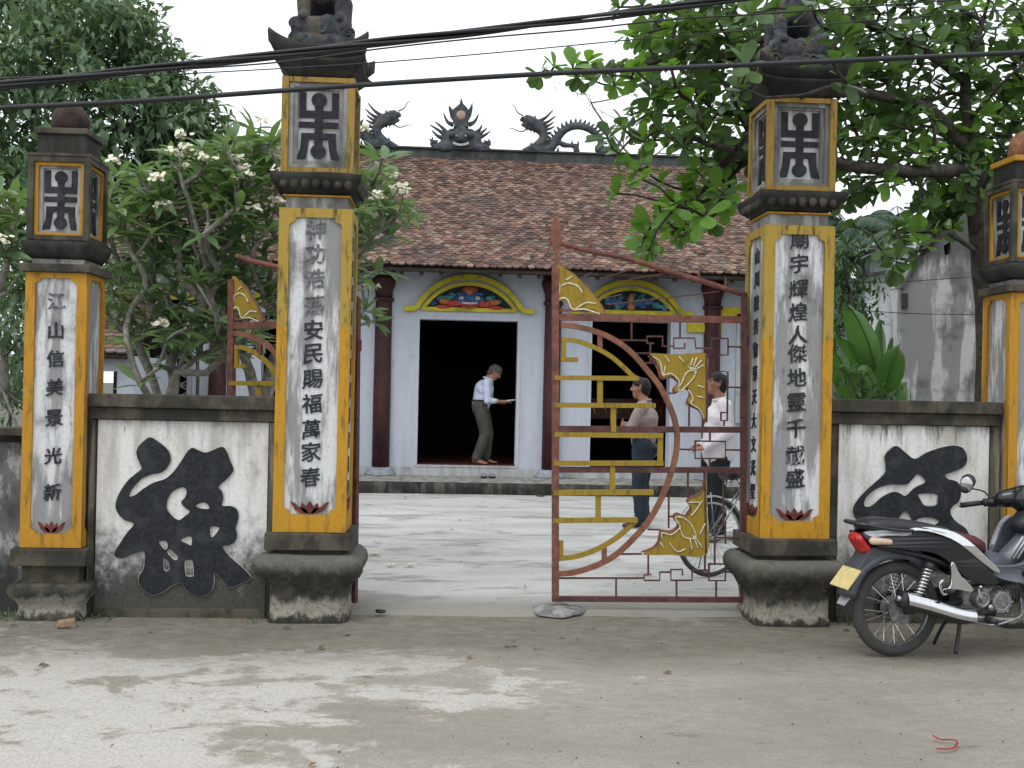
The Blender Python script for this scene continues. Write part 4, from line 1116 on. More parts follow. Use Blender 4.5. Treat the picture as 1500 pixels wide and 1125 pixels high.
# ------------------------------------------------------------------ iron gate, right leaf (shut) and left leaf (swung open)
YG = 7.52
def g1(x, y): return (790+x/3.628, 310+y/3.628)
def g2(x, y): return (790+x/3.628, 590+y/3.628)
PX = 7.52/1600                                # one photo pixel in metres at the gate
def leaf_gate(label, T, full):
    """T maps a pixel of the right leaf to a world point; full: draw everything"""
    o = T(812, 880)
    root = empty('gate_leaf', (o.x, o.y, .05), label, 'gate', 'two leaves of the iron gate')
    nrm = (T(1000, 600)-T(820, 600)).cross(Vector((0, 0, 1))).normalized()
    def B(pts, w, mat, nm, d=.03, off=0.0):
        P = [T(*p)+nrm*off for p in pts]
        bm = bmesh.new(); band(bm, P, w*PX, d, nrm)
        return wobj(nm, bm, M[mat], root)
    def SB(pts, w, mat, nm, d=.028, off=0.0):
        P = smooth_pts([T(*p) for p in pts], 5); P = [p+nrm*off for p in P]
        bm = bmesh.new(); band(bm, P, w*PX, d, nrm); return wobj(nm, bm, M[mat], root)
    def R3(pts, off=.0):
        return wobj('rod', band(bmesh.new(), [T(*p)+nrm*off for p in pts], 2.6*PX, .011, nrm), M['rust_dark'], root)
    B([(813.5, 393), (813.5, 876)], 10, 'rust', 'post', .045)
    B([(1090, 432), (1088, 880)], 8, 'rust_dark', 'post', .045)
    for L, w in (([g1(120, 170), g1(250, 205), g1(450, 245), g1(650, 305), g1(850, 365), g1(1100, 445)], 4.2),):
        P = smooth_pts([T(*p) for p in L], 4); wobj('top_pipe', tb(P, w*PX, 10), M['rust'], root, True)
    B([(818.6, 464.5), (1086, 468.5)], 10, 'rust', 'rail', .034)
    B([(818.6, 628.2), (1086, 629.6)], 9, 'rust_dark', 'rail', .034)
    B([(818.6, 688), (1086, 688.6)], 8.4, 'rust_dark', 'rail', .034)
    B([(808.5, 877), (1094, 878.5)], 7.5, 'rust_dark', 'rail', .04)
    SB([g1(112, 603), g1(200, 612), g1(320, 645), g1(420, 695), g1(500, 760), g1(570, 840), g1(640, 930), g1(690, 1030), g2(718, 90), g2(732, 180), g2(722, 290), g2(690, 400), g2(640, 525), g2(575, 635), g2(510, 710), g2(430, 788), g2(350, 842), g2(250, 883), g2(170, 903), g2(104, 908)], 7.6, 'rust_bright', 'great_arc', .036, .004)
    y = 'yellow_gate'
    SB([g1(115, 680), g1(200, 688), g1(300, 725), g1(380, 770), g1(440, 820), g1(490, 868), g1(528, 892)], 6.6, y, 'painted_arc', .03, .001)
    B([g1(130, 692), g1(130, 780)], 6.2, y, 'painted_bar', .028); B([g1(113, 787), g1(205, 787)], 7, y, 'painted_bar', .030)
    B([g1(80, 883), g1(525, 886)], 7, y, 'painted_bar', .05, .002); B([g1(322, 896), g1(322, 1017)], 8, y, 'painted_bar', .028)
    B([g1(80, 1028), g1(615, 1031)], 7, y, 'painted_bar', .05, .002); B([g1(393, 1042), g2(393, 155)], 7.5, y, 'painted_bar', .040)
    B([g2(78, 168), g2(655, 174)], 7.5, y, 'painted_bar', .05, .002); B([g2(643, 188), g2(642, 308)], 7.5, y, 'painted_bar', .028)
    B([g2(75, 321), g2(656, 321)], 7, y, 'painted_bar', .05, .002); B([g2(388, 336), g2(388, 464)], 7.5, y, 'painted_bar', .040)
    B([g2(75, 477), g2(604, 475)], 7.5, y, 'painted_bar', .05, .002); B([g2(313, 491), g2(313, 612)], 7.5, y, 'painted_bar', .028)
    B([g2(72, 625), g2(520, 622)], 7, y, 'painted_bar', .05, .002)
    SB([g2(508, 630), g2(450, 685), g2(400, 724), g2(330, 766), g2(250, 800), g2(180, 819), g2(104, 827)], 7, y, 'painted_arc', .03, .001)
    B([g2(116, 732), g2(116, 812)], 6.5, y, 'painted_bar', .028)
    B([g1(322, 652), g1(322, 724)], 7, 'rust', 'short_bar'); B([g2(345, 768), g2(345, 838)], 7, 'rust', 'short_bar')
    rods = [[g1(490, 585), g1(490, 683)], [g1(430, 683), g1(572, 684)], [g1(572, 700), g1(572, 663), g1(655, 663), g1(655, 714), g1(712, 716)],
            [g1(572, 699), g1(610, 699)], [g1(590, 700), g1(590, 802)], [g1(558, 804), g1(622, 804)],
            [g1(773, 698), g1(773, 726), g1(714, 726), g1(714, 672), g1(826, 672), g1(832, 726), g1(916, 726), g1(916, 674), g1(1003, 674), g1(1003, 762), g1(950, 762)],
            [g1(748, 585), g1(748, 672)], [g1(960, 585), g1(960, 674)], [g1(1003, 718), g1(1082, 719)], [g1(500, 752), g1(585, 752)],
            [g1(948, 850), g1(1001, 850), g1(999, 1070)], [g1(948, 905), g1(970, 905)], [g1(1001, 933), g1(1082, 935)],
            [g1(965, 1068), g1(999, 1068), g1(999, 1110), g1(965, 1110), g1(965, 1066)], [g2(984, 95), g2(980, 124)], [g1(796, 1030), g2(796, 124)],
            [g1(685, 965), g1(722, 966)], [g1(640, 885), g1(660, 885)],
            [g2(733, 247), g2(825, 249)], [g2(826, 203), g2(989, 206), g2(988, 296), g2(828, 296), g2(828, 201)], [g2(907, 155), g2(907, 204)], [g2(906, 296), g2(906, 345)],
            [g2(989, 250), g2(1076, 252)], [g2(790, 372), g2(789, 500)], [g2(978, 372), g2(977, 655)], [g2(688, 490), g2(687, 665)], [g2(575, 673), g2(645, 675)], [g2(688, 604), g2(712, 605)],
            [g2(425, 804), g2(545, 803)], [g2(579, 805), g2(579, 912), g2(595, 912)], [g2(579, 912), g2(557, 915), g2(557, 944), g2(640, 944), g2(640, 900), g2(698, 900)],
            [g2(760, 917), g2(760, 886), g2(699, 886), g2(699, 943), g2(812, 943), g2(812, 890)], [g2(100, 932), g2(557, 932)], [g2(408, 933), g2(408, 1030)], [g2(729, 944), g2(729, 1030)],
            [g2(812, 891), g2(900, 891)], [g2(900, 857), g2(989, 857), g2(988, 945), g2(901, 945), g2(901, 855)], [g2(932, 715), g2(932, 857)], [g2(940, 945), g2(940, 1030)],
            [g2(988, 899), g2(1074, 899)], [g2(880, 803), g2(880, 890)], [g2(932, 716), g2(989, 717), g2(1070, 722)], [g2(989, 750), g2(989, 655), g2(934, 655), g2(934, 690)]]
    for k, r_ in enumerate(rods): R3(r_, .001*(k % 3)-.001)
    # sheet-iron leaf ornaments in the corners
    def plate(L, nm, mat, depth, off, sm=3):
        q = smooth_pts([Vector((x, -y, 0)) for x, y in L], sm, True) if sm else [Vector((x, -y, 0)) for x, y in L]
        me = flat_shape([[(p.x, p.y) for p in q]], 1.0)
        n = len(me.vertices)
        for v in me.vertices:
            p = T(v.co.x, -v.co.y); v.co = p+nrm*(off+(depth/2 if v.co.z > 0 else -depth/2))
        bm = bmesh.new(); bm.from_mesh(me); bmesh.ops.recalc_face_normals(bm, faces=bm.faces); bm.to_mesh(me); bm.free()
        return wobj(nm, me, M[mat], root)
    def cream(o, L, w=1.1):
        P = smooth_pts([T(*p)+nrm*.0135 for p in L], 4)
        wobj('painted_vein', tb(P, w*PX, 5), M['cream'], o, True)
    top = [g1(*p) for p in [(585, 757), (700, 762), (800, 760), (884, 762), (887, 900), (888, 1115), (872, 1095), (850, 1052), (795, 1028), (783, 1008), (800, 962), (775, 938), (722, 965), (712, 935), (738, 905), (700, 878), (650, 888), (632, 835), (605, 785)]]
    plate([(x-1.3, y+1.6) for x, y in top], 'plate_edge', 'rust_bright', .006, -.006)
    o = plate([(x+1.5, y-1.2) for x, y in top], 'leaf_plate', 'yellow_gate', .01, .004)
    for L in [[(600, 770), (640, 800), (655, 870), (668, 820)], [(655, 872), (700, 862), (740, 900), (735, 925)], [(665, 765), (690, 800)], [(740, 770), (770, 805)], [(790, 945), (815, 990), (805, 1020), (850, 1050), (875, 1100)],
              [(735, 930), (745, 955), (775, 930), (820, 880), (825, 850), (800, 845), (775, 865), (755, 910), (740, 930)], [(795, 835), (830, 840), (830, 860)], [(800, 820), (815, 780)], [(815, 825), (835, 775)], [(825, 830), (860, 790)], [(830, 838), (870, 815)], [(790, 825), (800, 830), (835, 835)], [(840, 925), (875, 935)], [(835, 980), (872, 990)]]:
        cream(o, [g1(*p) for p in L])
    low = [g2(*p) for p in [(884, 388), (886, 600), (884, 798), (700, 802), (545, 801), (600, 775), (632, 742), (648, 682), (700, 684), (738, 655), (712, 612), (735, 588), (775, 602), (800, 580), (803, 552), (785, 530), (800, 508), (850, 488), (872, 450)]]
    plate([(x-1.5, y-1.6) for x, y in low], 'plate_edge', 'rust_bright', .006, -.006)
    o = plate([(x+1.2, y+1.5) for x, y in low], 'leaf_plate', 'yellow_gate', .01, .004)
    for L in [[(650, 720), (650, 690), (700, 700), (745, 665)], [(745, 650), (720, 610), (760, 610), (800, 640), (830, 700), (815, 720), (770, 715), (750, 680), (745, 650)], [(815, 705), (830, 740), (840, 770)], [(800, 725), (810, 780)], [(825, 710), (865, 770)], [(805, 600), (830, 570), (850, 530), (790, 530)], [(690, 745), (730, 790), (775, 775)], [(880, 640), (850, 700)], [(845, 545), (865, 520)], [(640, 740), (660, 770)]]:
        cream(o, [g2(*p) for p in L])
    B([g1(886, 755), g1(888, 1120)], 3, 'rust_dark', 'short_bar', .02); B([g2(878, 372), g2(884, 800)], 3, 'rust_dark', 'short_bar', .02)
    tl = [g1(*p) for p in [(88, 296), (140, 306), (200, 350), (262, 415), (312, 480), (345, 540), (310, 536), (285, 518), (220, 522), (182, 530), (165, 502), (140, 478), (110, 474), (90, 500), (84, 515)]]
    o = plate(tl, 'leaf_plate', 'yellow_gate', .012, .006)
    SB([g1(100, 300), g1(180, 345), g1(255, 420), g1(310, 490), g1(345, 545)], 8, 'rust_bright', 'plate_edge', .022)
    for L in [[(92, 370), (108, 400), (95, 470), (90, 505)], [(92, 480), (120, 460), (150, 470), (175, 520), (240, 520), (320, 545)], [(118, 395), (150, 382), (200, 395), (230, 435)], [(190, 520), (220, 500), (250, 485), (300, 490)], [(140, 365), (175, 345)]]:
        cream(o, [g1(*p) for p in L], 1.3)
    B([(812, 454), (878, 455)], 4, 'rust', 'short_bar', .02)
    # fan of rods under the top pipe, spikes above it
    for L in [[(230, 350), (275, 325)], [(335, 355), (495, 305)], [(470, 360), (670, 330)], [(330, 465), (440, 440)], [(365, 495), (700, 455), (955, 425)]]:
        wobj('rod', tb([T(*g1(*p)) for p in L], 1.1*PX, 5), M['rust_dark'], root)
    for x, y in ((270, 205), (410, 238), (545, 275), (700, 318), (848, 362), (990, 410)):
        wobj('spike', tb([T(*g1(x, y)), T(*g1(x, y-30)), T(*g1(x+2, y-62))], [1.5*PX, 2.2*PX, .3*PX], 6), M['rust'], root)
    if full:
        # spear finial with two curled side blades
        fin = [g1(*p) for p in [(85, 30), (105, 60), (116, 110), (118, 170), (108, 210), (104, 250), (112, 290), (78, 290), (84, 250), (80, 210), (64, 170), (60, 110), (68, 60)]]
        plate(fin, 'spear_finial', 'rust_bright', .02, 0)
        for L in ([(58, 100), (35, 70), (18, 50)], [(62, 150), (50, 200), (20, 245), (5, 255)], [(118, 90), (130, 60), (145, 40)]):
            P = smooth_pts([T(*g1(*p)) for p in L], 4); wobj('curled_blade', tb(P, list(np.linspace(1.6*PX, .5*PX, len(P))), 6), M['rust'], root)
    for z, nm in ((at(1090, 500, YG).z, 0), (at(1090, 820, YG).z, 1)):
        p = T(1092, 500 if nm == 0 else 820)
        wobj('hinge', tb([p+Vector((.01, 0, -.04)), p+Vector((.01, 0, .04))], .018, 10), M['rust_dark'], root)
    return root
leaf_gate('rusty red gate leaf standing shut in the right half of the opening with mustard scrollwork', lambda x, y: at(x, y, YG), True)
# the other leaf hangs on the left pillar, folded back behind it and the low wall
hx = LPX+.25; p1090 = at(1090, 600, YG).x
ang = R(203)                                   # direction of the free end from the hinge
def TL(x, y):
    p = at(x, y, YG); d = p1090-p.x
    drop = -.085
    return Vector((hx+math.cos(ang)*d*.77, YG+.16-math.sin(ang)*d*.77, p.z+drop))
leaf_gate('rusty red gate leaf swung open behind the tall left pillar and the frangipani', TL, False)

# stop stone under the gate's free end
bm = bmesh.new(); bmesh.ops.create_icosphere(bm, subdivisions=4, radius=1); p = gnd(815, 893, .03)
for v in bm.verts:
    n = mnoise.noise(v.co*1.3+Vector((4, 4, 4)))*.22+mnoise.noise(v.co*6)*.04
    v.co = Vector((p.x+.0+v.co.x*.19*(1+n), p.y+.02+v.co.y*.2*(1+n), .02+max(-.2, v.co.z)*.042*(1+n)))
tag(wobj('stop_stone', bm, M['grey_cement'], None, True), 'low rough lump of cement under the free end of the gate', 'stone')

# ------------------------------------------------------------------ overhead cables
def cable(pts, r, label, Y=5.4, strands=0, group='overhead cables crossing the view'):
    P = [at(x, y, Y) for x, y in pts]
    a, b = P[0], P[-1]
    P = [a+(a-P[1])*.6]+P+[b+(b-P[-2])*.6]
    P = smooth_pts(P, 10)
    if not strands:
        o = wobj('cable', tb(P, r, 6), M['cable'], None, True); return tag(o, label, 'cable', group)
    root = empty('cable_bundle', P[0], label, 'cable', group)
    for s in range(strands):
        Q = []
        L = 0
        for i, p in enumerate(P):
            if i: L += (P[i]-P[i-1]).length
            a_ = L*(2.2+.25*s)+s*2*math.pi/strands
            Q.append(p+Vector((0, math.cos(a_), math.sin(a_)))*r*.62*(1+.35*math.sin(L*.9+s*2)))
        wobj('strand', tb(smooth_pts(Q, 3), r*.42, 6), M['cable'], root, True)
cable([(-60, 134), (0, 126), (120, 113), (240, 99), (400, 82), (540, 63), (700, 45), (850, 27), (1000, 9), (1180, -16)], .021, 'thick black bundle of twisted cables rising to the right across the top', strands=5)
cable([(-60, 162), (0, 158), (200, 148), (410, 133), (600, 120), (800, 108), (1000, 99), (1230, 89), (1560, 74)], .0125, 'single thick black cable crossing both lanterns of the tall pillars')
cable([(-60, 128), (200, 112), (400, 101), (560, 91), (750, 75), (950, 56), (1180, 38), (1350, 24), (1560, 8)], .0032, 'thin wire just under the cable bundle over the left pillar roof', 5.6)
cable([(-60, 118), (200, 105), (400, 92), (560, 71), (700, 56), (850, 43), (990, 28), (1150, 18), (1560, -12)], .0042, 'thin wire running close below the bundle and leaving it toward the right', 5.5)
cable([(1180, 78), (1300, 62), (1400, 60), (1560, 55)], .0025, 'very thin wire in front of the right tree only', 8.6)
cable([(1226, 414), (1330, 412), (1440, 404), (1540, 396)], .004, 'thin wire in front of the grey gabled house, upper one', 10.8)
cable([(1226, 452), (1330, 459), (1440, 461), (1540, 462)], .004, 'thin wire in front of the grey gabled house, lower one', 10.8)
# ------------------------------------------------------------------ motorcycle (local axes: x forward, y left, z up; rear wheel touches at the origin)
M['tyre'] = simple('tyre_rubber', (.045, .045, .045, 1), .85, var=.2, scale=60, dirt=(.06, .058, .052, 1))
M['chrome'] = simple('chrome', (.62, .63, .65, 1), .16, 1.0, var=.06, bump=0)
M['dull_steel'] = simple('dull_steel', (.30, .31, .32, 1), .38, .85, var=.25, scale=50)
M['black_gloss'] = simple('black_gloss_paint', (.008, .009, .012, 1), .18, var=.2, bump=0, spec=.6)
M['black_plastic'] = simple('black_plastic', (.016, .017, .02, 1), .5, var=.25, scale=50, spec=.4)
M['grey_plastic'] = simple('grey_fairing', (.085, .095, .12, 1), .33, var=.12, scale=20, bump=0, spec=.5)
M['fender_grey'] = simple('fender_dark_grey', (.050, .055, .068, 1), .4, var=.2, scale=20, bump=0, spec=.45)
M['silver_plastic'] = simple('silver_fairing', (.42, .44, .47, 1), .35, .3, var=.1, bump=0)
M['seat_black'] = simple('seat_vinyl', (.014, .015, .018, 1), .42, var=.3, scale=70, spec=.45)
M['seat_red'] = simple('seat_maroon', (.085, .022, .026, 1), .5, var=.25, scale=70)
M['tail_red'] = simple('tail_lamp_red', (.40, .012, .014, 1), .15, var=.15, bump=0, spec=.7)
M['tail_amber'] = simple('indicator_clear', (.55, .42, .30, 1), .2, var=.1, bump=0)
M['plate'] = simple('number_plate', (.60, .50, .22, 1), .5, var=.1, scale=30)
M['engine'] = simple('engine_alloy', (.20, .20, .21, 1), .45, .7, var=.3, scale=40, dirt=(.06, .055, .05, 1))
M['mirror_glass'] = simple('mirror_glass', (.42, .42, .41, 1), .12, 1.0, var=.03, bump=0)
def lobj(name, bm, mat, parent, smooth=False):
    """mesh in the coordinates of the root (no shift for a nested parent)"""
    if isinstance(bm, bmesh.types.BMesh):
        bmesh.ops.recalc_face_normals(bm, faces=bm.faces)
        me = bpy.data.meshes.new(name); bm.to_mesh(me); bm.free()
    else: me = bm
    return link(name, me, mat, parent, None, smooth)
def ring(bm, c, R_, r, seg=40, sec=10, sx=1.0):
    """torus round the y axis"""
    V = []
    for i in range(seg):
        a = 2*math.pi*i/seg; d = Vector((math.cos(a), 0, math.sin(a)))
        V.append([bm.verts.new(Vector(c)+d*(R_+r*math.cos(2*math.pi*k/sec))+Vector((0, r*sx*math.sin(2*math.pi*k/sec), 0))) for k in range(sec)])
    for i in range(seg):
        for k in range(sec): bm.faces.new((V[i][k], V[i][(k+1) % sec], V[(i+1) % seg][(k+1) % sec], V[(i+1) % seg][k]))
    return bm
def disc(bm, c, r, w, seg=24, r2=None):
    r2 = r if r2 is None else r2
    A = [bm.verts.new(Vector(c)+Vector((r*math.cos(2*math.pi*k/seg), -w/2, r*math.sin(2*math.pi*k/seg)))) for k in range(seg)]
    B = [bm.verts.new(Vector(c)+Vector((r2*math.cos(2*math.pi*k/seg), w/2, r2*math.sin(2*math.pi*k/seg)))) for k in range(seg)]
    for k in range(seg): bm.faces.new((A[k], A[(k+1) % seg], B[(k+1) % seg], B[k]))
    bm.faces.new(A); bm.faces.new(B[::-1]); return bm
def panel(outline, ys, mat, name, parent, thick=.012, smooth=True, bulge=0.0, seg=3):
    """body panel: side outline (x, z) with a y for each point or one y; made as a shell with depth"""
    L = smooth_pts([Vector((x, 0, z)) for x, z in outline], seg, True)
    me = flat_shape([[(p.x, p.z) for p in L]], thick, bevel=min(.004, thick*.3))
    me.transform(Matrix(((1, 0, 0, 0), (0, 0, -1, 0), (0, 1, 0, 0), (0, 0, 0, 1))))
    f = ys if callable(ys) else (lambda x, z: ys)
    for v in me.vertices: v.co.y += f(v.co.x, v.co.z)
    bm = bmesh.new(); bm.from_mesh(me); bmesh.ops.recalc_face_normals(bm, faces=bm.faces); bm.to_mesh(me); bm.free()
    return link(name, me, mat, parent)
def wheel(parent, c, R_, tr, rim_r, ns, tyre_mat, hubr=.05, hubw=.1, name='wheel'):
    w = lobj(name, ring(bmesh.new(), c, R_-tr, tr, 48, 12, .85), tyre_mat, parent, True)
    bm = bmesh.new(); ring(bm, c, rim_r, .016, 48, 8, 1.3); lobj('rim', bm, M['dull_steel'], w, True)
    lobj('hub', disc(bmesh.new(), c, hubr, hubw), M['engine'], w, False)
    bm = bmesh.new()
    for k in range(ns):
        a = 2*math.pi*k/ns; s = 1 if k % 2 else -1; b = a+.28*(1 if (k//2) % 2 else -1)
        tube(bm, [Vector(c)+Vector((hubr*.9*math.cos(b), s*hubw*.45, hubr*.9*math.sin(b))), Vector(c)+Vector(((rim_r-.005)*math.cos(a), 0, (rim_r-.005)*math.sin(a)))], .0019, 5, False)
    o = lobj('spokes', bm, M['chrome'], w); o['kind'] = 'stuff'
    return w
def motorcycle():
    g = gnd(1312, 962, .0)
    # seen from behind and the side: heading slightly away
    th = R(10)
    root = empty('motorcycle', (g.x, g.y+.02, 0), 'black and grey motorcycle with a maroon front seat parked in front of the right wall', 'motorcycle', None, th)
    Rw = .285
    wheel(root, (0, 0, Rw), Rw, .037, Rw-.060, 36, M['tyre'], .065, .12)
    wheel(root, (1.22, 0, Rw), Rw, .036, Rw-.056, 36, M['tyre'], .055, .10, 'front_wheel')
    # drum brake and sprocket side
    lobj('brake_drum', disc(bmesh.new(), (0, -.045, Rw), .085, .05, 28, .075), M['engine'], root)
    # swing arm
    for s in (-1, 1): lobj('swing_arm', tb([(0, s*.095, Rw), (.2, s*.09, Rw+.02), (.44, s*.06, Rw+.05)], .019, 8), M['black_plastic'], root, True)
    # chain case (left side) and shock absorbers with springs
    panel([(-.06, .31), (.0, .36), (.42, .38), (.44, .33), (.4, .29), (0, .22), (-.06, .25)], .11, M['black_plastic'], 'chain_case', root, .03)
    for s in (-1, 1):
        a, b = Vector((.035, s*.125, .30)), Vector((.145, s*.125, .575))
        sh = lobj('shock_absorber', tb([a, b], .013, 8), M['dull_steel'], root, True)
        pts = []
        for i in range(121):
            t = i/120; q = t*2*math.pi*11; d = (b-a).normalized(); u = d.orthogonal().normalized(); w = d.cross(u)
            pts.append(a.lerp(b, .12+.76*t)+(u*math.cos(q)+w*math.sin(q))*.027)
        lobj('spring', tb(pts, .0055, 6), M['chrome'], sh, True)
        lobj('lower_cup', tb([a, a.lerp(b, .12)], [.022, .030], 10), M['dull_steel'], sh, True)
        lobj('upper_cup', tb([a.lerp(b, .86), b], [.032, .024], 10), M['black_plastic'], sh, True)
    # exhaust on the right side
    ex = smooth_pts([(-.075, -.17, .375), (.08, -.172, .335), (.25, -.168, .285), (.36, -.16, .26), (.44, -.15, .25)], 5)
    n = len(ex); m_ = lobj('muffler', tb(ex, list(np.interp(np.linspace(0, 1, n), [0, .02, .1, .75, 1], [.030, .050, .052, .048, .024])), 18), M['black_gloss'], root, True)
    sh = []
    bm = bmesh.new(); V = []
    for i, p in enumerate(ex[1:int(n*.93)]):                 # chrome heat shield wraps the outer top side
        t = i/(n*.93); r = .0565-.004*t
        V.append([bm.verts.new(p+Vector((0, -r*math.cos(a), r*math.sin(a)))) for a in [R(-20+15*k) for k in range(9)]])
    for i in range(len(V)-1):
        for k in range(8): bm.faces.new((V[i][k], V[i+1][k], V[i+1][k+1], V[i][k+1]))
    lobj('heat_shield', bm, M['chrome'], m_, True)
    d0 = (Vector(ex[1])-Vector(ex[0])).normalized()
    lobj('tail_cap', tb([Vector(ex[0])-d0*.004, Vector(ex[0])+d0*.02], [.050, .053], 18), M['black_plastic'], m_, True)
    lobj('outlet', tb([Vector(ex[0])-d0*.025, Vector(ex[0])+d0*.01], .017, 12), M['dull_steel'], m_, True)
    lobj('exhaust_pipe', tb(smooth_pts([(.42, -.15, .25), (.56, -.14, .235), (.72, -.12, .225), (.80, -.09, .25), (.835, -.05, .31), (.82, -.02, .38)], 5), .0155, 10), M['dull_steel'], root, True)
    # engine
    e = lobj('engine', jitter(bx(.40, .68, -.09, .09, .25, .42, bev=.03), .012), M['engine'], root, True)
    for (x, z, r, w) in ((.63, .335, .078, .05), (.50, .35, .058, .04)):
        lobj('engine_cover', disc(bmesh.new(), (x, -.115, z), r*.85, w, 24, r), M['engine'], e, False)
        lobj('cover_ring', ring(bmesh.new(), (x, -.135, z), r*.66, .007, 28, 6), M['dull_steel'], e, True)
    for k in range(6):
        a = k*math.pi/3; lobj('cover_bolt', disc(bmesh.new(), (.63+.066*math.cos(a), -.142, .335+.066*math.sin(a)), .006, .01, 8), M['chrome'], e)
    lobj('cylinder', tb([(.66, 0, .34), (.84, 0, .37)], .055, 14), M['engine'], e, True)
    for k in range(6):
        lobj('cooling_fin', disc(bmesh.new(), (0, 0, 0), .068, .004, 18).copy() if False else tb([(.70+.022*k, 0, .347+.0035*k), (.704+.022*k, 0, .3476+.0035*k)], .07, 14), M['engine'], e)
    lobj('crank_boss', tb([(.56, -.09, .30), (.56, -.14, .30)], .02, 10), M['dull_steel'], e, True)
    # kick starter, foot pegs, brackets, stands
    lobj('kick_starter', tb(smooth_pts([(.50, -.13, .33), (.47, -.165, .36), (.44, -.17, .43), (.43, -.21, .44)], 4), .008, 8), M['chrome'], root, True)
    bk = [(.22, .38), (.30, .43), (.335, .48), (.315, .53), (.28, .57), (.255, .53), (.27, .45), (.24, .41)]
    panel([(.20, .40), (.23, .385), (.30, .42), (.40, .40), (.41, .43), (.33, .50), (.285, .575), (.262, .57), (.268, .50), (.255, .435), (.215, .425)], -.15, M['chrome'], 'pillion_peg_bracket', root, .014)
    lobj('pillion_peg', tb([(.235, -.155, .41), (.225, -.235, .425)], .014, 10), M['black_plastic'], root, True)
    lobj('pillion_peg', tb(smooth_pts([(.21, -.16, .40), (.185, -.165, .45), (.20, -.17, .48)], 4), .010, 8), M['chrome'], root, True)
    lobj('footrest_bar', tb([(.50, -.24, .235), (.50, .24, .235)], .010, 8), M['black_plastic'], root, True)
    for s in (-1, 1): lobj('foot_peg', tb([(.50, s*.17, .243), (.50, s*.26, .243)], .018, 10), M['black_plastic'], root, True)
    lobj('brake_pedal', tb(smooth_pts([(.44, -.10, .22), (.55, -.15, .20), (.66, -.17, .225), (.70, -.175, .24)], 4), .007, 8), M['dull_steel'], root, True)
    lobj('centre_stand', tb(smooth_pts([(.38, -.09, .23), (.36, -.10, .12), (.33, -.12, .03)], 3), .012, 8), M['black_plastic'], root, True)
    lobj('side_stand', tb(smooth_pts([(.45, .10, .22), (.43, .16, .12), (.42, .22, .008)], 3), .010, 8), M['black_plastic'], root, True)
    # frame tubes
    lobj('frame_tube', tb(smooth_pts([(.40, 0, .36), (.45, 0, .50), (.62, 0, .47), (.82, 0, .55), (.98, 0, .78)], 4), .032, 10), M['black_plastic'], root, True)
    for s in (-1, 1): lobj('seat_rail', tb(smooth_pts([(.45, s*.07, .50), (.15, s*.10, .60), (-.18, s*.09, .67)], 4), .014, 8), M['black_plastic'], root, True)
    # rear fender: arch over the tyre that runs down to the plate
    bm = bmesh.new(); V = []
    for i in range(22):
        a = R(62+i*5.0); r = .335+.045*min(1, i/15)
        c = Vector((math.cos(a)*r*.96, 0, Rw+math.sin(a)*r))
        V.append([bm.verts.new(c+Vector((math.cos(a)*q, y, math.sin(a)*q))) for y, q in ((-.075, -.045), (-.07, -.01), (-.045, .008), (0, .014), (.045, .008), (.07, -.01), (.075, -.045))])
    for i in range(21):
        for k in range(6): bm.faces.new((V[i][k], V[i+1][k], V[i+1][k+1], V[i][k+1]))
    f = lobj('rear_fender', bm, M['fender_grey'], root, True); md = f.modifiers.new('t', 'SOLIDIFY'); md.thickness = .004
    panel([(-.10, .60), (-.19, .56), (-.27, .46), (-.33, .43), (-.31, .50), (-.25, .60), (-.20, .66), (-.05, .67), (.0, .64)], lambda x, z: 0, M['fender_grey'], 'fender_tail', root, .13)
    # plate, mud flap, reflector
    pl = bmesh.new(); c = Vector((-.335, -.0, .475)); d = Vector((.62, 0, .78)).normalized(); nrm = Vector((-d.z, 0, d.x))
    me = bx(-.095, .095, -.006, .006, -.07, .07, bev=.002)
    for v in me.verts:
        v.co = c+Vector((0, 1, 0))*v.co.x+d*v.co.z+nrm*v.co.y
    po = lobj('number_plate', me, M['plate'], root)
    fl = bmesh.new()
    me = bx(-.06, .06, -.004, .004, -.07, .05, bev=.002)
    c2 = Vector((-.325, 0, .375)); d2 = Vector((.55, 0, .83)).normalized(); n2 = Vector((-d2.z, 0, d2.x))
    for v in me.verts:
        w = 1-.35*max(0, -v.co.z/.07); v.co = c2+Vector((0, 1, 0))*v.co.x*w+d2*v.co.z+n2*v.co.y
    lobj('mud_flap', me, M['silver_plastic'], root)
    # tail: lamp and indicators
    tl = capsules('tail_lamp', [((-.272, 0, .712), .034, (-.225, 0, .65), .036, 2.2), ((-.22, 0, .64), .028, (-.17, 0, .585), .022, 2.0)], .008, 2)
    lobj('tail_lamp', tl, M['tail_red'], root, True)
    for s in (-1, 1):
        lobj('indicator', capsules('i', [((-.22, s*.10, .705), .024, (-.12, s*.115, .70), .018)], .006, 2), M['tail_amber'], root, True)
    # side panels: black body from tail to engine, chrome swoosh, lower grey leg-shield body
    def yb(s): return lambda x, z: s*(.118-.05*max(0, -x-.05)/.25-.02*max(0, (z-.68))/.1+.03*max(0, x-.45)/.4)
    for s in (-1, 1):
        panel([(-.27, .745), (-.10, .755), (.10, .755), (.30, .70), (.45, .60), (.55, .52), (.60, .45), (.52, .44), (.40, .47), (.30, .55), (.20, .62), (.08, .645), (-.08, .66), (-.20, .675)], yb(s), M['black_gloss'], 'side_panel', root, .03)
        panel([(-.02, .765), (.12, .76), (.27, .715), (.38, .65), (.48, .575), (.57, .515), (.60, .525), (.50, .615), (.40, .70), (.30, .755), (.18, .782), (.05, .785)], lambda x, z, s=s: yb(s)(x, z)+s*.012, M['chrome'], 'chrome_swoosh', root, .026)
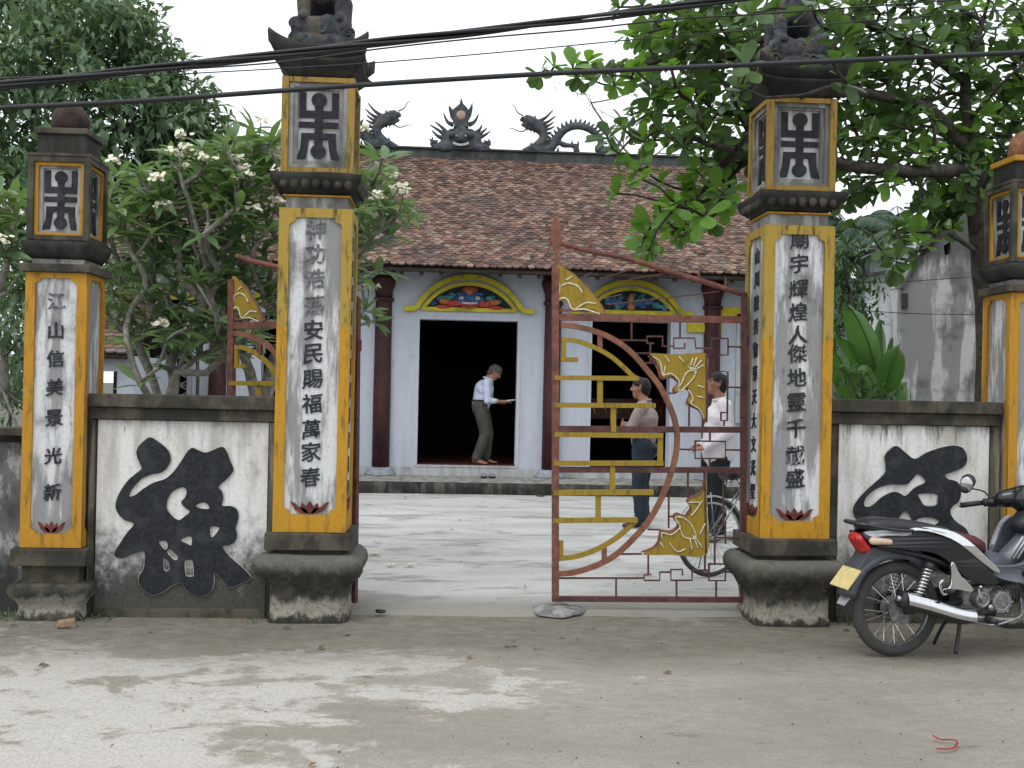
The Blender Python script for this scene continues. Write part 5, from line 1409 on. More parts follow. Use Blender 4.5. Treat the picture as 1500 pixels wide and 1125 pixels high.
        panel([(-.26, .752), (-.15, .768), (-.05, .762), (.02, .752), (-.02, .735), (-.13, .735), (-.22, .725)], lambda x, z, s=s: yb(s)(x, z)+s*.010, M['silver_plastic'], 'tail_trim', root, .02)
        # grey shield: from under the seat nose along the leg, up to the front
        panel([(.50, .60), (.60, .555), (.72, .56), (.80, .62), (.88, .74), (.95, .80), (1.04, .80), (1.08, .70), (1.05, .55), (1.0, .42), (.92, .33), (.85, .33), (.82, .38), (.76, .44), (.66, .46), (.56, .50)],
              lambda x, z, s=s: s*(.09+.13*max(0, min(1, (x-.55)/.35))), M['grey_plastic'], 'leg_shield', root, .03)
        panel([(.80, .615), (.87, .735), (.94, .80), (.965, .80), (.90, .72), (.835, .60)], lambda x, z, s=s: s*(.09+.13*max(0, min(1, (x-.55)/.35)))+s*.012, M['silver_plastic'], 'shield_lip', root, .03)
        panel([(.74, .50), (.84, .46), (.93, .48), (.90, .54), (.80, .56)], lambda x, z, s=s: s*(.105+.13*max(0, min(1, (x-.55)/.35))), M['black_gloss'], 'vent', root, .02)
    # shield front
    bm = bmesh.new(); V = []
    for z, x, w in ((.34, 1.0, .14), (.45, 1.05, .19), (.6, 1.08, .215), (.72, 1.07, .20), (.80, 1.04, .16)):
        V.append([bm.verts.new((x+.05*(1-(y/w)**2) if w else x, y, z)) for y in np.linspace(-w, w, 9)])
    for i in range(4):
        for k in range(8): bm.faces.new((V[i][k], V[i][k+1], V[i+1][k+1], V[i+1][k]))
    f = lobj('front_cover', bm, M['grey_plastic'], root, True); md = f.modifiers.new('t', 'SOLIDIFY'); md.thickness = .02
    # centre cover between seat and steering with three pale ribs
    lobj('centre_cover', capsules('c', [((.56, 0, .56), .075, (.74, 0, .53), .07), ((.74, 0, .53), .07, (.93, 0, .72), .06)], .012, 3), M['grey_plastic'], root, True)
    for k in range(3):
        lobj('rib', tb([(.70+.03*k, -.10, .585), (.79+.03*k, -.11, .72)], .007, 8), M['silver_plastic'], root, True)
    # seat in two colours
    def seat(name, xs, tops, hw, mat, bot):
        bm = bmesh.new(); V = []
        for x, zt, w, zb in zip(xs, tops, hw, bot):
            V.append([bm.verts.new((x, y*w, zb+(zt-zb)*q)) for y, q in ((-1, 0), (-1.03, .45), (-.9, .82), (-.55, .98), (0, 1.0), (.55, .98), (.9, .82), (1.03, .45), (1, 0))])
        for i in range(len(V)-1):
            for k in range(8): bm.faces.new((V[i][k], V[i+1][k], V[i+1][k+1], V[i][k+1]))
            bm.faces.new((V[i][8], V[i+1][8], V[i+1][0], V[i][0]))
        bm.faces.new(V[0]); bm.faces.new(V[-1][::-1])
        return lobj(name, bm, mat, root, True)
    seat('pillion_seat', [-.25, -.22, -.12, 0, .1, .2, .27, .30], [.80, .825, .83, .822, .81, .795, .78, .77], [.06, .09, .11, .12, .125, .125, .12, .115], M['seat_black'], [.765, .762, .76, .76, .755, .74, .725, .72])
    seat('rider_seat', [.15, .21, .30, .40, .50, .555, .57], [.775, .768, .758, .742, .72, .69, .66], [.128, .13, .13, .12, .10, .08, .06], M['seat_red'], [.76, .745, .72, .68, .64, .62, .615])
    seat('seat_base', [.22, .30, .40, .50, .56, .60], [.735, .715, .685, .645, .62, .59], [.125, .125, .118, .10, .085, .07], M['black_plastic'], [.71, .66, .62, .575, .55, .54])
    lobj('grab_rail', tb(smooth_pts([(.02, -.135, .765), (-.12, -.14, .775), (-.28, -.10, .80), (-.31, 0, .80), (-.28, .10, .80), (-.12, .14, .775), (.02, .135, .765)], 5), .011, 8), M['black_gloss'], root, True)
    # steering: fork, fender, handlebar turned to the left
    st = R(42); sc_ = Vector((.885, 0, .86))
    def tw(p):
        p = Vector(p)-Vector((.04, 0, .055))-sc_; return sc_+Vector((p.x*math.cos(st)-p.y*math.sin(st), p.x*math.sin(st)+p.y*math.cos(st), p.z))
    for s in (-1, 1): lobj('fork', tb([(1.22, s*.075, Rw), (1.12, s*.07, .55), (1.0, s*.05, .80)], .02, 10), M['dull_steel'], root, True)
    bm = bmesh.new(); V = []
    for i in range(18):
        a = R(20+i*8); c = Vector((1.22+math.cos(a)*.31, 0, Rw+math.sin(a)*.31))
        V.append([bm.verts.new(c+Vector((0, y, -abs(y)*.3))) for y in (-.06, -.03, 0, .03, .06)])
    for i in range(17):
        for k in range(4): bm.faces.new((V[i][k], V[i+1][k], V[i+1][k+1], V[i][k+1]))
    f = lobj('front_fender', bm, M['grey_plastic'], root, True); md = f.modifiers.new('t', 'SOLIDIFY'); md.thickness = .004
    hd = capsules('cowl', [(tw((.97, 0, .985)), .095, tw((1.09, 0, .97)), .085), (tw((.98, .03, 1.0)), .07, tw((.94, .13, .985)), .05), (tw((.98, -.03, 1.0)), .07, tw((.94, -.13, .985)), .05), (tw((.98, .08, .98)), .055, tw((.95, .20, .955)), .034), (tw((.98, -.08, .98)), .055, tw((.95, -.20, .955)), .034), (tw((1.0, 0, .93)), .06, (.99, 0, .82), .055)], .010, 3)
    h = lobj('handlebar_cowl', hd, M['black_gloss'], root, True)
    lobj('headlamp', capsules('hl', [(tw((1.13, 0, .98)), .055, tw((1.15, 0, .975)), .05, 1.3)], .01, 1), M['silver_plastic'], h, True)
    for s in (-1, 1):
        lobj('switch_block', tb([tw((.955, s*.20, .955)), tw((.945, s*.245, .948))], .026, 12), M['black_plastic'], h, True)
        lobj('grip', tb([tw((.945, s*.245, .948)), tw((.90, s*.37, .925))], [.016, .0175], 12), M['black_plastic'], h, True)
        lobj('bar_end', tb([tw((.90, s*.37, .925)), tw((.896, s*.38, .923))], .012, 10), M['dull_steel'], h, True)
        lobj('brake_lever', tb(smooth_pts([tw((.98, s*.22, .955)), tw((1.0, s*.28, .945)), tw((.96, s*.36, .925))], 4), .006, 8), M['dull_steel'], h, True)
        c0, c1 = tw((.965, s*.21, .98)), tw((.93, s*.34, 1.035))
        ml = lobj('mirror', None or capsules('m', [(c1+Vector((-.01, 0, .005)), .042, c1+Vector((.01, 0, .045)), .048, .5, Vector((math.cos(st), math.sin(st), 0)))], .006, 2), M['black_plastic'], h, True)
        lobj('mirror_stem', tb(smooth_pts([c0, tw((.96, s*.25, 1.02)), c1+Vector((0, 0, .0))], 4), .005, 8), M['black_plastic'], ml, True)
        bm = bmesh.new()
        bmesh.ops.create_uvsphere(bm, u_segments=18, v_segments=8, radius=1)
        bk = Vector((-math.cos(st), -math.sin(st), .0)); sd_ = Vector((-bk.y, bk.x, 0))
        for v in bm.verts:
            q = v.co.copy(); v.co = c1+Vector((0, 0, .022))+bk*(.020+q.z*.008)+sd_*q.x*.040+Vector((0, 0, 1))*q.y*.052
        lobj('mirror_glass', bm, M['mirror_glass'], ml, True)
    lobj('ignition_cover', capsules('ic', [((.93, 0, .80), .085, (1.02, 0, .88), .09, 1.5), ((.86, 0, .78), .06, (.95, 0, .84), .08, 1.4)], .01, 2), M['black_plastic'], root, True)
    lobj('ignition_lock', disc(bmesh.new(), (.93, -.072, .83), .018, .02, 16), M['chrome'], root)
    for s in (1, -1): lobj('front_indicator', capsules('fi', [((1.02, s*.15, .80), .03, (1.06, s*.10, .83), .025)], .008, 1), M['tail_amber'], root, True)
motorcycle()

# ------------------------------------------------------------------ bicycle behind the gate
def bicycle():
    g = gnd(1040, 845, .04); th = R(20)
    root = empty('bicycle', (g.x, g.y, .04), 'old silver city bicycle with a dark saddle standing behind the gate', 'bicycle', None, th)
    r = .325
    def bw(c, nm):
        w = lobj(nm, ring(bmesh.new(), c, r-.018, .018, 48, 8), M['tyre'], root, True)
        lobj('rim', ring(bmesh.new(), c, r-.042, .010, 48, 8, 1.4), M['chrome'], w, True)
        lobj('hub', disc(bmesh.new(), c, .028, .07, 16), M['dull_steel'], w)
        bm = bmesh.new()
        for k in range(32):
            a = 2*math.pi*k/32; b = a+.5*(1 if (k//2) % 2 else -1); s = 1 if k % 2 else -1
            tube(bm, [Vector(c)+Vector((.025*math.cos(b), s*.03, .025*math.sin(b))), Vector(c)+Vector(((r-.045)*math.cos(a), 0, (r-.045)*math.sin(a)))], .0015, 4, False)
        lobj('spokes', bm, M['dull_steel'], w)['kind'] = 'stuff'
        bm = bmesh.new(); V = []
        for i in range(20):
            a = R(-5+i*10) if nm == 'rear_wheel' else R(20+i*8)
            cc = Vector(c)+Vector((math.cos(a), 0, math.sin(a)))*(r+.022)
            V.append([bm.verts.new(cc+Vector((0, y, 0))-Vector((math.cos(a), 0, math.sin(a)))*abs(y)*.5) for y in (-.028, -.014, 0, .014, .028)])
        for i in range(19):
            for k in range(4): bm.faces.new((V[i][k], V[i+1][k], V[i+1][k+1], V[i][k+1]))
        f = lobj('mudguard', bm, M['dull_steel'], root, True); md = f.modifiers.new('t', 'SOLIDIFY'); md.thickness = .002
        for s in (-1, 1): lobj('mudguard_stay', tb([Vector(c)+Vector((0, s*.05, 0)), Vector(c)+Vector((math.cos(R(165))*(r+.02), s*.03, math.sin(R(165))*(r+.02)))], .003, 5), M['dull_steel'], f)
    A, B = Vector((0, 0, r)), Vector((1.06, 0, r)); bb = Vector((.44, 0, .28)); stp = Vector((.28, 0, .72)); hd = Vector((.86, 0, .80)); hb = Vector((.89, 0, .66))
    bw(A, 'rear_wheel'); bw(B, 'front_wheel')
    for s in (-1, 1):
        lobj('seat_stay', tb([A+Vector((0, s*.055, 0)), stp+Vector((0, s*.02, -.03))], .009, 8), M['dull_steel'], root, True)
        lobj('chain_stay', tb([A+Vector((0, s*.055, 0)), bb+Vector((-.03, s*.03, 0))], .010, 8), M['dull_steel'], root, True)
        lobj('fork_blade', tb(smooth_pts([B+Vector((0, s*.05, 0)), Vector((.95, s*.05, .55)), hb+Vector((0, s*.03, -.03))], 3), .011, 8), M['dull_steel'], root, True)
    lobj('seat_tube', tb([bb, stp], .016, 10), M['dull_steel'], root, True)
    lobj('down_tube', tb([bb, hb], .018, 10), M['dull_steel'], root, True)
    lobj('top_tube', tb([Vector((.33, 0, .55)), hd+Vector((0, 0, -.04))], .015, 10), M['dull_steel'], root, True)
    lobj('head_tube', tb([hb, hd], .020, 10), M['dull_steel'], root, True)
    lobj('seat_post', tb([stp, stp+Vector((-.03, 0, .09))], .013, 10), M['chrome'], root, True)
    sd = capsules('saddle', [((.16, .055, .845), .055, (.16, -.055, .845), .055), ((.16, 0, .845), .05, (.38, 0, .835), .022)], .008, 3)
    lobj('saddle', sd, M['seat_black'], root, True)
    for s in (-1, 1): lobj('saddle_spring', tb([(.15, s*.04, .75), (.15, s*.04, .82)], .016, 8), M['chrome'], root, True)
    ch = lobj('chain_guard', capsules('cg', [((-.02, -.055, .325), .018, (.44, -.055, .34), .035, .35)], .008, 2), M['silver_plastic'], root, True)
    lobj('chainring', disc(bmesh.new(), bb+Vector((0, -.06, 0)), .09, .006, 28), M['dull_steel'], root)
    for s, a in ((-1, R(250)), (1, R(70))):
        q = bb+Vector((math.cos(a)*.17, s*.085, math.sin(a)*.17)); lobj('crank', tb([bb+Vector((0, s*.07, 0)), q], .009, 8), M['chrome'], root, True)
        lobj('pedal', bx(q.x-.045, q.x+.045, min(q.y, q.y+s*.09), max(q.y, q.y+s*.09), q.z-.012, q.z+.012, bev=.004), M['black_plastic'], root)
    lobj('handlebar_stem', tb([hd, hd+Vector((-.02, 0, .15))], .012, 8), M['chrome'], root, True)
    lobj('handlebar', tb(smooth_pts([(.66, -.27, .97), (.76, -.25, .99), (.86, -.10, .97), (.86, .10, .97), (.76, .25, .99), (.66, .27, .97)], 5), .011, 8), M['chrome'], root, True)
    for s in (-1, 1): lobj('handlebar_grip', tb([(.66, s*.27, .97), (.74, s*.255, .986)], .016, 8), M['black_plastic'], root, True)
    for s in (-1, 1): lobj('rack_leg', tb([A+Vector((0, s*.06, 0)), Vector((-.05, s*.06, .70))], .005, 6), M['dull_steel'], root, True)
    lobj('rear_stand', tb([A+Vector((0, .07, 0)), Vector((-.02, .16, .0))], .007, 6), M['dull_steel'], root, True)
bicycle()
# ------------------------------------------------------------------ people (local axes: x the way they face, y their left, z up)
M['skin'] = simple('skin', (.30, .145, .09, 1), .55, var=.1, scale=30, bump=.05)
M['skin_foot'] = simple('skin_foot', (.33, .16, .11, 1), .6, var=.1, scale=30, bump=.05)
M['hair_black'] = simple('hair_black', (.012, .011, .012, 1), .6, var=.4, scale=120, bump=.6)
M['hair_grey'] = simple('hair_grey', (.075, .07, .068, 1), .7, var=.5, scale=120, bump=.6)
M['shirt_blue'] = simple('shirt_pale_blue', (.50, .54, .68, 1), .8, var=.06, scale=9, bump=.5, bd=.02)
M['shirt_white'] = simple('shirt_white', (.66, .62, .66, 1), .8, var=.06, scale=9, bump=.5, bd=.02)
M['shirt_taupe'] = simple('shirt_taupe', (.27, .215, .20, 1), .85, var=.08, scale=9, bump=.5, bd=.02)
M['trousers_olive'] = simple('trousers_olive_grey', (.062, .060, .052, 1), .9, var=.14, scale=9, bump=.6, bd=.02)
M['trousers_navy'] = simple('trousers_navy', (.020, .028, .042, 1), .9, var=.15, scale=9, bump=.6, bd=.02)
M['trousers_black'] = simple('trousers_black', (.012, .014, .020, 1), .9, var=.15, scale=9, bump=.6, bd=.02)
M['leather'] = simple('black_leather', (.012, .012, .013, 1), .4, var=.3, scale=60)
M['paper'] = simple('white_paper', (.72, .72, .70, 1), .8, var=.04, bump=0)
V3 = Vector
def head_parts(c, f, hair_back=True):
    """c centre of the skull, f unit facing vector"""
    f = V3(f).normalized(); s = V3((0, 0, 1)).cross(f).normalized(); u = f.cross(s).normalized()
    P = lambda a, b, d: c+f*a+s*b+u*d
    body = [(P(-.015, 0, .02), .090, P(.012, 0, .015), .084, .86, s), (P(.02, 0, -.01), .074, P(.035, 0, -.065), .052, .95, s), (P(.03, 0, -.07), .048, P(.05, 0, -.088), .030, 1.1, s),
            (P(.082, 0, .02), .012, P(.104, 0, -.018), .015), (P(.083, -.014, -.022), .011, P(.083, .014, -.022), .011), (P(.076, -.02, -.052), .012, P(.076, .02, -.052), .012),
            (P(.074, -.035, .033), .014, P(.074, .035, .033), .014)]
    for k in (-1, 1):
        body += [(P(-.012, k*.078, .018), .014, P(-.006, k*.088, .022), .020, .45, f), (P(-.006, k*.082, .005), .012, P(-.002, k*.080, -.018), .010), (P(.058, k*.045, -.02), .022, P(.05, k*.045, -.028), .02)]
    hair = [(P(-.02, 0, .032), .097, P(.01, 0, .045), .085, .9, s), (P(-.045, 0, -.005), .080, P(-.055, 0, -.045), .055, 1.0, s), (P(.03, -.03, .085), .035, P(.03, .03, .085), .035)]
    eyes = [P(.079, k*.032, .014) for k in (-1, 1)]
    return body, hair, eyes, P
def hand_parts(w, d, n, thumb, curl=.5, sc_=1.0):
    """wrist w, direction d, palm normal n, thumb side vector"""
    d = V3(d).normalized(); n = V3(n); n = (n-d*n.dot(d)).normalized(); t = V3(thumb); t = (t-d*t.dot(d)-n*t.dot(n)).normalized()
    S_ = [(w, .024*sc_, w+d*.05*sc_, .020*sc_, 1.5, t), (w+d*.04*sc_, .017*sc_, w+d*.085*sc_, .015*sc_, 2.3, t)]
    for i, L in enumerate((.070, .078, .072, .056)):
        b = w+d*.09*sc_+t*(.034-.0225*i)*sc_; p = b; a = 0
        for j, fr in enumerate((.45, .32, .23)):
            a += curl*(.5 if j == 0 else .75); q = p+(d*math.cos(a)+n*math.sin(a))*L*fr*sc_
            S_.append((p, (.0092-.0006*j)*sc_, q, (.0086-.0007*j)*sc_)); p = q
    b = w+d*.025*sc_+t*.026*sc_; q = b+(d*.6+t*.75).normalized()*.04*sc_; r_ = q+(d*.85+t*.2+n*.45).normalized()*.03*sc_
    S_ += [(b, .0125*sc_, q, .0105*sc_), (q, .0105*sc_, r_, .0088*sc_)]
    return S_
def folds(me, amp, f=14, zs=.45):
    for v in me.vertices:
        c = v.co; n = mnoise.noise(V3((c.x*f, c.y*f, c.z*f*zs)))+.5*mnoise.noise(V3((c.x*f*2, c.y*f*2, c.z*f)))
        v.co = c+v.normal*n*amp
def man(root, J, mats, extra=None, tuck=True, glasses=False, shoes=None, grey=False, zneck=None):
    """J: joints in local coordinates"""
    skin, hair, shirt, trs = mats
    hb, hh, eyes, P = head_parts(J['head'], J['face'])
    S_ = list(hb)
    S_.append((J['neck'], .062, J['head']+V3((-.0, 0, -.05)), .050))
    S_ += [(J['pelvis'], .125, J['chest'], .125, 1.25), (J['chest'], .13, J['neck']+V3((0, 0, -.06)), .075, 1.45)]
    for k in 'lr':
        S_ += [(J['sho'+k], .052, J['elb'+k], .038), (J['elb'+k], .038, J['wri'+k], .026)]
        S_ += [(J['hip'+k], .085, J['kne'+k], .055), (J['kne'+k], .054, J['ank'+k], .036)]
        a, t = J['ank'+k], J['toe'+k]
        S_ += [(a+V3((0, 0, -.01)), .036, a.lerp(t, .55)+V3((0, 0, -.012)), .033, 1.1), (a+(a-t)*.25+V3((0, 0, -.035)), .028, t, .020, 1.6)]
        S_ += hand_parts(J['wri'+k], *J['hand'+k])
        d = (t-a); d.z = 0; d.normalize(); sd_ = V3((-d.y, d.x, 0))
        for i in range(5):
            q = t+sd_*(.030-.015*i)*(1); S_.append((q-d*.02, .010, q+d*(.028-.004*abs(i-1)), .0085 if i else .011))
    body = link('body', capsules('body', S_, .0092, 1), skin, root)
    link('hair', capsules('hair', hh, .009, 1), hair, root)
    for e in eyes:
        bm = bmesh.new(); bmesh.ops.create_icosphere(bm, subdivisions=1, radius=.010)
        for v in bm.verts: v.co += e
        lobj('eye', bm, M['rdark'], root, True)
    # shirt: torso, sleeves, collar
    T = [(J['pelvis']+V3((0, 0, .03 if tuck else -.07)), .140 if tuck else .172, J['chest'], .150, 1.2), (J['chest'], .150, J['neck']+V3((-.005, 0, -.065)), .085, 1.5)]
    for k in 'lr':
        T += [(J['sho'+k], .070, J['elb'+k], .054)]
        e, w = J['elb'+k], J['wri'+k]; T += [(e, .054, e.lerp(w, J.get('sleeve', .9)), .042)]
        T += [(J['sho'+k], .070, J['neck']+V3((0, 0, -.05)), .065)]
    ms = capsules('shirt', T, .013, 2); folds(ms, .010)
    link('shirt', ms, shirt, root)
    bm = bmesh.new(); n = J['neck']+V3((.0, 0, .012)); pts = [n+V3((math.cos(a)*.062+.01*math.cos(a), math.sin(a)*.062, -.012-.02*math.cos(a))) for a in [2*math.pi*i/20 for i in range(21)]]
    tube(bm, pts, .014, 6, False); lobj('collar', bm, shirt, root, True)
    # trousers
    pz = J['pelvis']+V3((0, 0, .03))
    T = [(pz+V3((0, .05, -.0)), .124 if tuck else .108, pz+V3((0, -.05, 0)), .124 if tuck else .108)]
    for k in 'lr':
        T += [(J['hip'+k]+V3((-.01, 0, .02)), .122 if tuck else .108, J['kne'+k], .084), (J['kne'+k], .084, J['ank'+k]+V3((0, 0, .03)), .074)]
    mt = capsules('trousers', T, .013, 2); folds(mt, .010)
    link('trousers', mt, trs, root)
    if tuck:
        bm = bmesh.new(); c = J['pelvis']+V3((0, 0, .085)); pts = [c+V3((math.cos(a)*.142, math.sin(a)*.165, 0)) for a in [2*math.pi*i/24 for i in range(25)]]
        band(bm, pts, .034, .008, V3((0, 0, 1))) if False else tube(bm, pts, .015, 6, False); lobj('belt', bm, M['leather'], root, True)
    if shoes:
        for k in 'lr':
            a, t = J['ank'+k], J['toe'+k]
            sh = capsules('shoe', [(a+(a-t)*.22+V3((0, 0, -.03)), .040, a.lerp(t, .5)+V3((0, 0, -.02)), .042, 1.0), (a.lerp(t, .3)+V3((0, 0, -.03)), .036, t+(t-a)*.2, .030, 1.35)], .009, 2)
            for v in sh.vertices: v.co.z = max(v.co.z, J['ank'+k].z-.075)
            link('shoe', sh, shoes, root)
    if glasses:
        for k in (-1, 1):
            c = P(.094, k*.034, .012); bm = bmesh.new()
            f = V3(J['face']).normalized(); s = V3((0, 0, 1)).cross(f).normalized(); u = f.cross(s)
            tube(bm, [c+s*.025*math.cos(a)+u*.018*math.sin(a) for a in [2*math.pi*i/14 for i in range(15)]], .0028, 5, False)
            tube(bm, [c+s*.024*k, P(.02, k*.092, .018), P(-.02, k*.09, .012)], .0028, 5)
            lobj('spectacles', bm, M['leather'], root, True)
    return P
# man bowing in the doorway, barefoot, stepping down from the sill
g = at(700, 682, YT+.10)
ra = empty('person', (g.x, YT+.16, ZS+.016), 'grey haired man in pale blue shirt stooping barefoot in the dark central doorway', 'person', None, R(-4))
J = dict(head=V3((.235, 0, 1.42)), face=(.80, -.10, -.60), neck=V3((.135, 0, 1.325)), pelvis=V3((.03, 0, .90)), chest=V3((.075, 0, 1.16)),
    shor=V3((.115, -.175, 1.25)), shol=V3((.125, .175, 1.25)), elbr=V3((.135, -.215, .985)), elbl=V3((.16, .20, .99)), wrir=V3((.355, -.09, .975)), wril=V3((.35, .075, .955)),
    handr=((1, .25, .1), (0, .25, -1), (0, .3, 1), .5), handl=((1, -.3, .05), (0, -.2, 1), (0, .8, .4), .5),
    hipr=V3((.02, -.085, .88)), hipl=V3((.04, .085, .88)), kner=V3((.115, -.09, .47)), knel=V3((.155, .09, .48)), ankr=V3((-.02, -.10, .075)), ankl=V3((.12, .10, .075)),
    toer=V3((.13, -.115, .022)), toel=V3((.27, .11, .022)), sleeve=.55)
man(ra, J, (M['skin'], M['hair_grey'], M['shirt_blue'], M['trousers_olive']))
pp = bx(.41, .56, -.09, .03, .985, .992)
for v in pp.verts: v.co.z += (v.co.x-.41)*.10+.03*math.sin((v.co.y+.09)*20)*.3
tag(wobj('paper', (lambda b: [setattr(v, 'co', ra.matrix_basis @ v.co) for v in b.verts] and b)(pp), M['paper']), 'folded white sheet held by the stooping man in the doorway', 'paper')
# man with folded arms, seen from behind, left of the pair
g = gnd(940, 771, .04)
rb = empty('person', (g.x, g.y, .04), 'man in taupe shirt and navy trousers with folded arms, seen from behind through the gate', 'person', None, R(158))
J = dict(head=V3((.045, 0, 1.545)), face=(1, .12, .02), neck=V3((.0, 0, 1.40)), pelvis=V3((0, 0, .93)), chest=V3((-.01, 0, 1.22)),
    shor=V3((-.01, -.185, 1.335)), shol=V3((-.01, .185, 1.335)), elbr=V3((.10, -.25, 1.09)), elbl=V3((.10, .25, 1.09)), wrir=V3((.235, .02, 1.13)), wril=V3((.215, -.03, 1.09)),
    handr=((-.1, 1, .05), (-1, 0, 0), (0, 0, 1), .5), handl=((-.1, -1, .05), (-1, 0, 0), (0, 0, 1), .5),
    hipr=V3((0, -.09, .88)), hipl=V3((0, .09, .88)), kner=V3((.03, -.09, .48)), knel=V3((.02, .10, .48)), ankr=V3((0, -.085, .08)), ankl=V3((-.02, .12, .08)),
    toer=V3((.145, -.10, .025)), toel=V3((.13, .15, .025)), sleeve=.92)
man(rb, J, (M['skin'], M['hair_black'], M['shirt_taupe'], M['trousers_navy']), shoes=M['leather'])
pk = capsules('waist_bag', [((-.12, -.10, .88), .055, (-.12, .06, .88), .055, 1.0), ((-.12, -.10, .83), .045, (-.12, .06, .83), .045)], .012, 2)
link('waist_bag', pk, M['leather'], rb)
# man with spectacles looking up to the left, nearer the gate post
g = gnd(1050, 792, .04)
rc_ = empty('person', (g.x, g.y, .04), 'man with glasses and white shirt looking up, standing behind the bicycle', 'person', None, R(176))
J = dict(head=V3((.03, 0, 1.60)), face=(1, .12, .30), neck=V3((-.005, 0, 1.455)), pelvis=V3((0, 0, .97)), chest=V3((.0, 0, 1.26)),
    shor=V3((-.02, -.19, 1.385)), shol=V3((-.02, .19, 1.385)), elbr=V3((-.04, -.25, 1.10)), elbl=V3((-.05, .25, 1.10)), wrir=V3((.17, -.16, .96)), wril=V3((.17, .17, .955)),
    handr=((.8, .5, -.1), (0, .5, -.8), (.2, 0, 1), .5), handl=((.8, -.5, -.15), (0, -.5, -.8), (.2, 0, 1), .5),
    hipr=V3((0, -.09, .91)), hipl=V3((0, .09, .91)), kner=V3((.02, -.10, .50)), knel=V3((.02, .10, .50)), ankr=V3((-.01, -.11, .08)), ankl=V3((0, .11, .08)),
    toer=V3((.14, -.13, .025)), toel=V3((.15, .13, .025)), sleeve=.93)
man(rc_, J, (M['skin'], M['hair_black'], M['shirt_white'], M['trousers_black']), tuck=False, glasses=True, shoes=M['leather'])

# ------------------------------------------------------------------ small things on the ground
def slipper(px, py, label, rz):
    g = gnd(px, py, ZP)
    root = empty('slipper', (g.x, min(g.y, YT-.12), ZP), label, 'slipper', 'pair of slippers on the terrace', rz)
    L = smooth_pts([V3((x, y, 0)) for x, y in ((-.13, 0), (-.12, .035), (-.05, .036), (.06, .046), (.12, .03), (.135, 0), (.12, -.03), (.06, -.046), (-.05, -.036), (-.12, -.035))], 3, True)
    me = flat_shape([[(p.x, p.y) for p in L]], .022)
    for v in me.vertices: v.co.z += .012
    link('sole', me, M['leather'], root)
    bm = bmesh.new()
    for k, x in enumerate((.01, .04, .07)):
        band(bm, [V3((x, -.046, .012)), V3((x+.01, -.035, .055)), V3((x+.015, 0, .072)), V3((x+.01, .035, .055)), V3((x, .046, .012))], .02, .005, V3((1, 0, 0)))
    o = lobj('strap', bm, M['col_base'], root)
slipper(708, 700, 'left one of the two dark slippers below the central door', R(-88))
slipper(720, 700, 'right one of the two dark slippers below the central door', R(-80))
def lump(px, py, z, sx, sy, sz, mat, name, label, cat, group=None, seed=0):
    g = gnd(px, py, z); bm = bmesh.new(); bmesh.ops.create_icosphere(bm, subdivisions=2, radius=1)
    for v in bm.verts:
        n = 1+mnoise.noise(v.co*1.5+V3((seed, 3, 1)))*.5; v.co = V3((g.x+v.co.x*sx*n, g.y+v.co.y*sy*n, z+(v.co.z+.6)*sz*n))
    return tag(wobj(name, bm, mat), label, cat, group)
M['brick'] = simple('old_brick', (.24, .16, .115, 1), .9, var=.3, scale=30, dirt=(.12, .10, .085, 1))
bm = bx(-.06, .05, -.035, .03, 0, .045, bev=.008); jitter(bm, .015, 14); g = gnd(99, 918, 0)
for v in bm.verts: v.co = V3((g.x, g.y, .0))+Matrix.Rotation(.35, 3, 'Z') @ v.co
tag(wobj('brick_fragment', bm, M['brick']), 'broken piece of brick on the road beside the foot of the short left pillar', 'brick')
lump(558, 897, .03, .036, .03, .012, M['leather'], 'dead_leaf', 'small black dead leaf on the ground beside the tall left pillar foot', 'leaf', seed=3)
lump(792, 727, .04, .06, .05, .012, M['mossy'], 'pebble', 'flat dark stone on the courtyard close to the terrace step', 'stone', seed=5)
for k, (x, y, l) in enumerate(((549, 812, 'fallen cream blossom farthest left in the courtyard beside the pillar foot'), (554, 795, 'fallen cream blossom farthest from the road in the courtyard'), (572, 829, 'fallen cream blossom at the left end of a dark damp patch'), (601, 829, 'fallen cream blossom at the middle of a dark damp patch'))):
    g = gnd(x, y, .045); root = empty('fallen_flower', g, l, 'flower', 'frangipani blossoms fallen in the courtyard')
    for j in range(5):
        a = j*1.2566+k; bm = bmesh.new()
        bmesh.ops.create_icosphere(bm, subdivisions=1, radius=1)
        for v in bm.verts: v.co = V3((math.cos(a)*.028, math.sin(a)*.028, .012))+Matrix.Rotation(a, 3, 'Z') @ V3((v.co.x*.028, v.co.y*.014, v.co.z*.006+.008*v.co.x))
        lobj('petal', bm, M['petal'], root, True)
g = gnd(552, 720, .04); M['lime'] = simple('lime_plastic', (.55, .75, .05, 1), .4, var=.1)
bm = bx(g.x-.09, g.x+.08, g.y-.03, g.y+.03, .045, .055); jitter(bm, .02, 12); tag(wobj('plastic_scrap', bm, M['lime']), 'scrap of lime green plastic lying at the foot of the terrace', 'litter')
M['red_tape'] = simple('red_tape', (.24, .035, .03, 1), .6, var=.2)
P_ = [gnd(x, y, .008)+V3((0, 0, z)) for x, y, z in ((1366, 1080, .01), (1378, 1083, .0), (1396, 1085, .004), (1402, 1092, .012), (1396, 1096, .0), (1378, 1098, .003), (1372, 1096, .0))]
bm = bmesh.new(); band(bm, smooth_pts(P_, 5), .010, .002, V3((0, -.2, 1))); tag(wobj('red_ribbon', bm, M['red_tape']), 'crumpled loop of red ribbon lying on the road at lower right', 'ribbon')
rr = random.Random(5)
bm = bmesh.new()
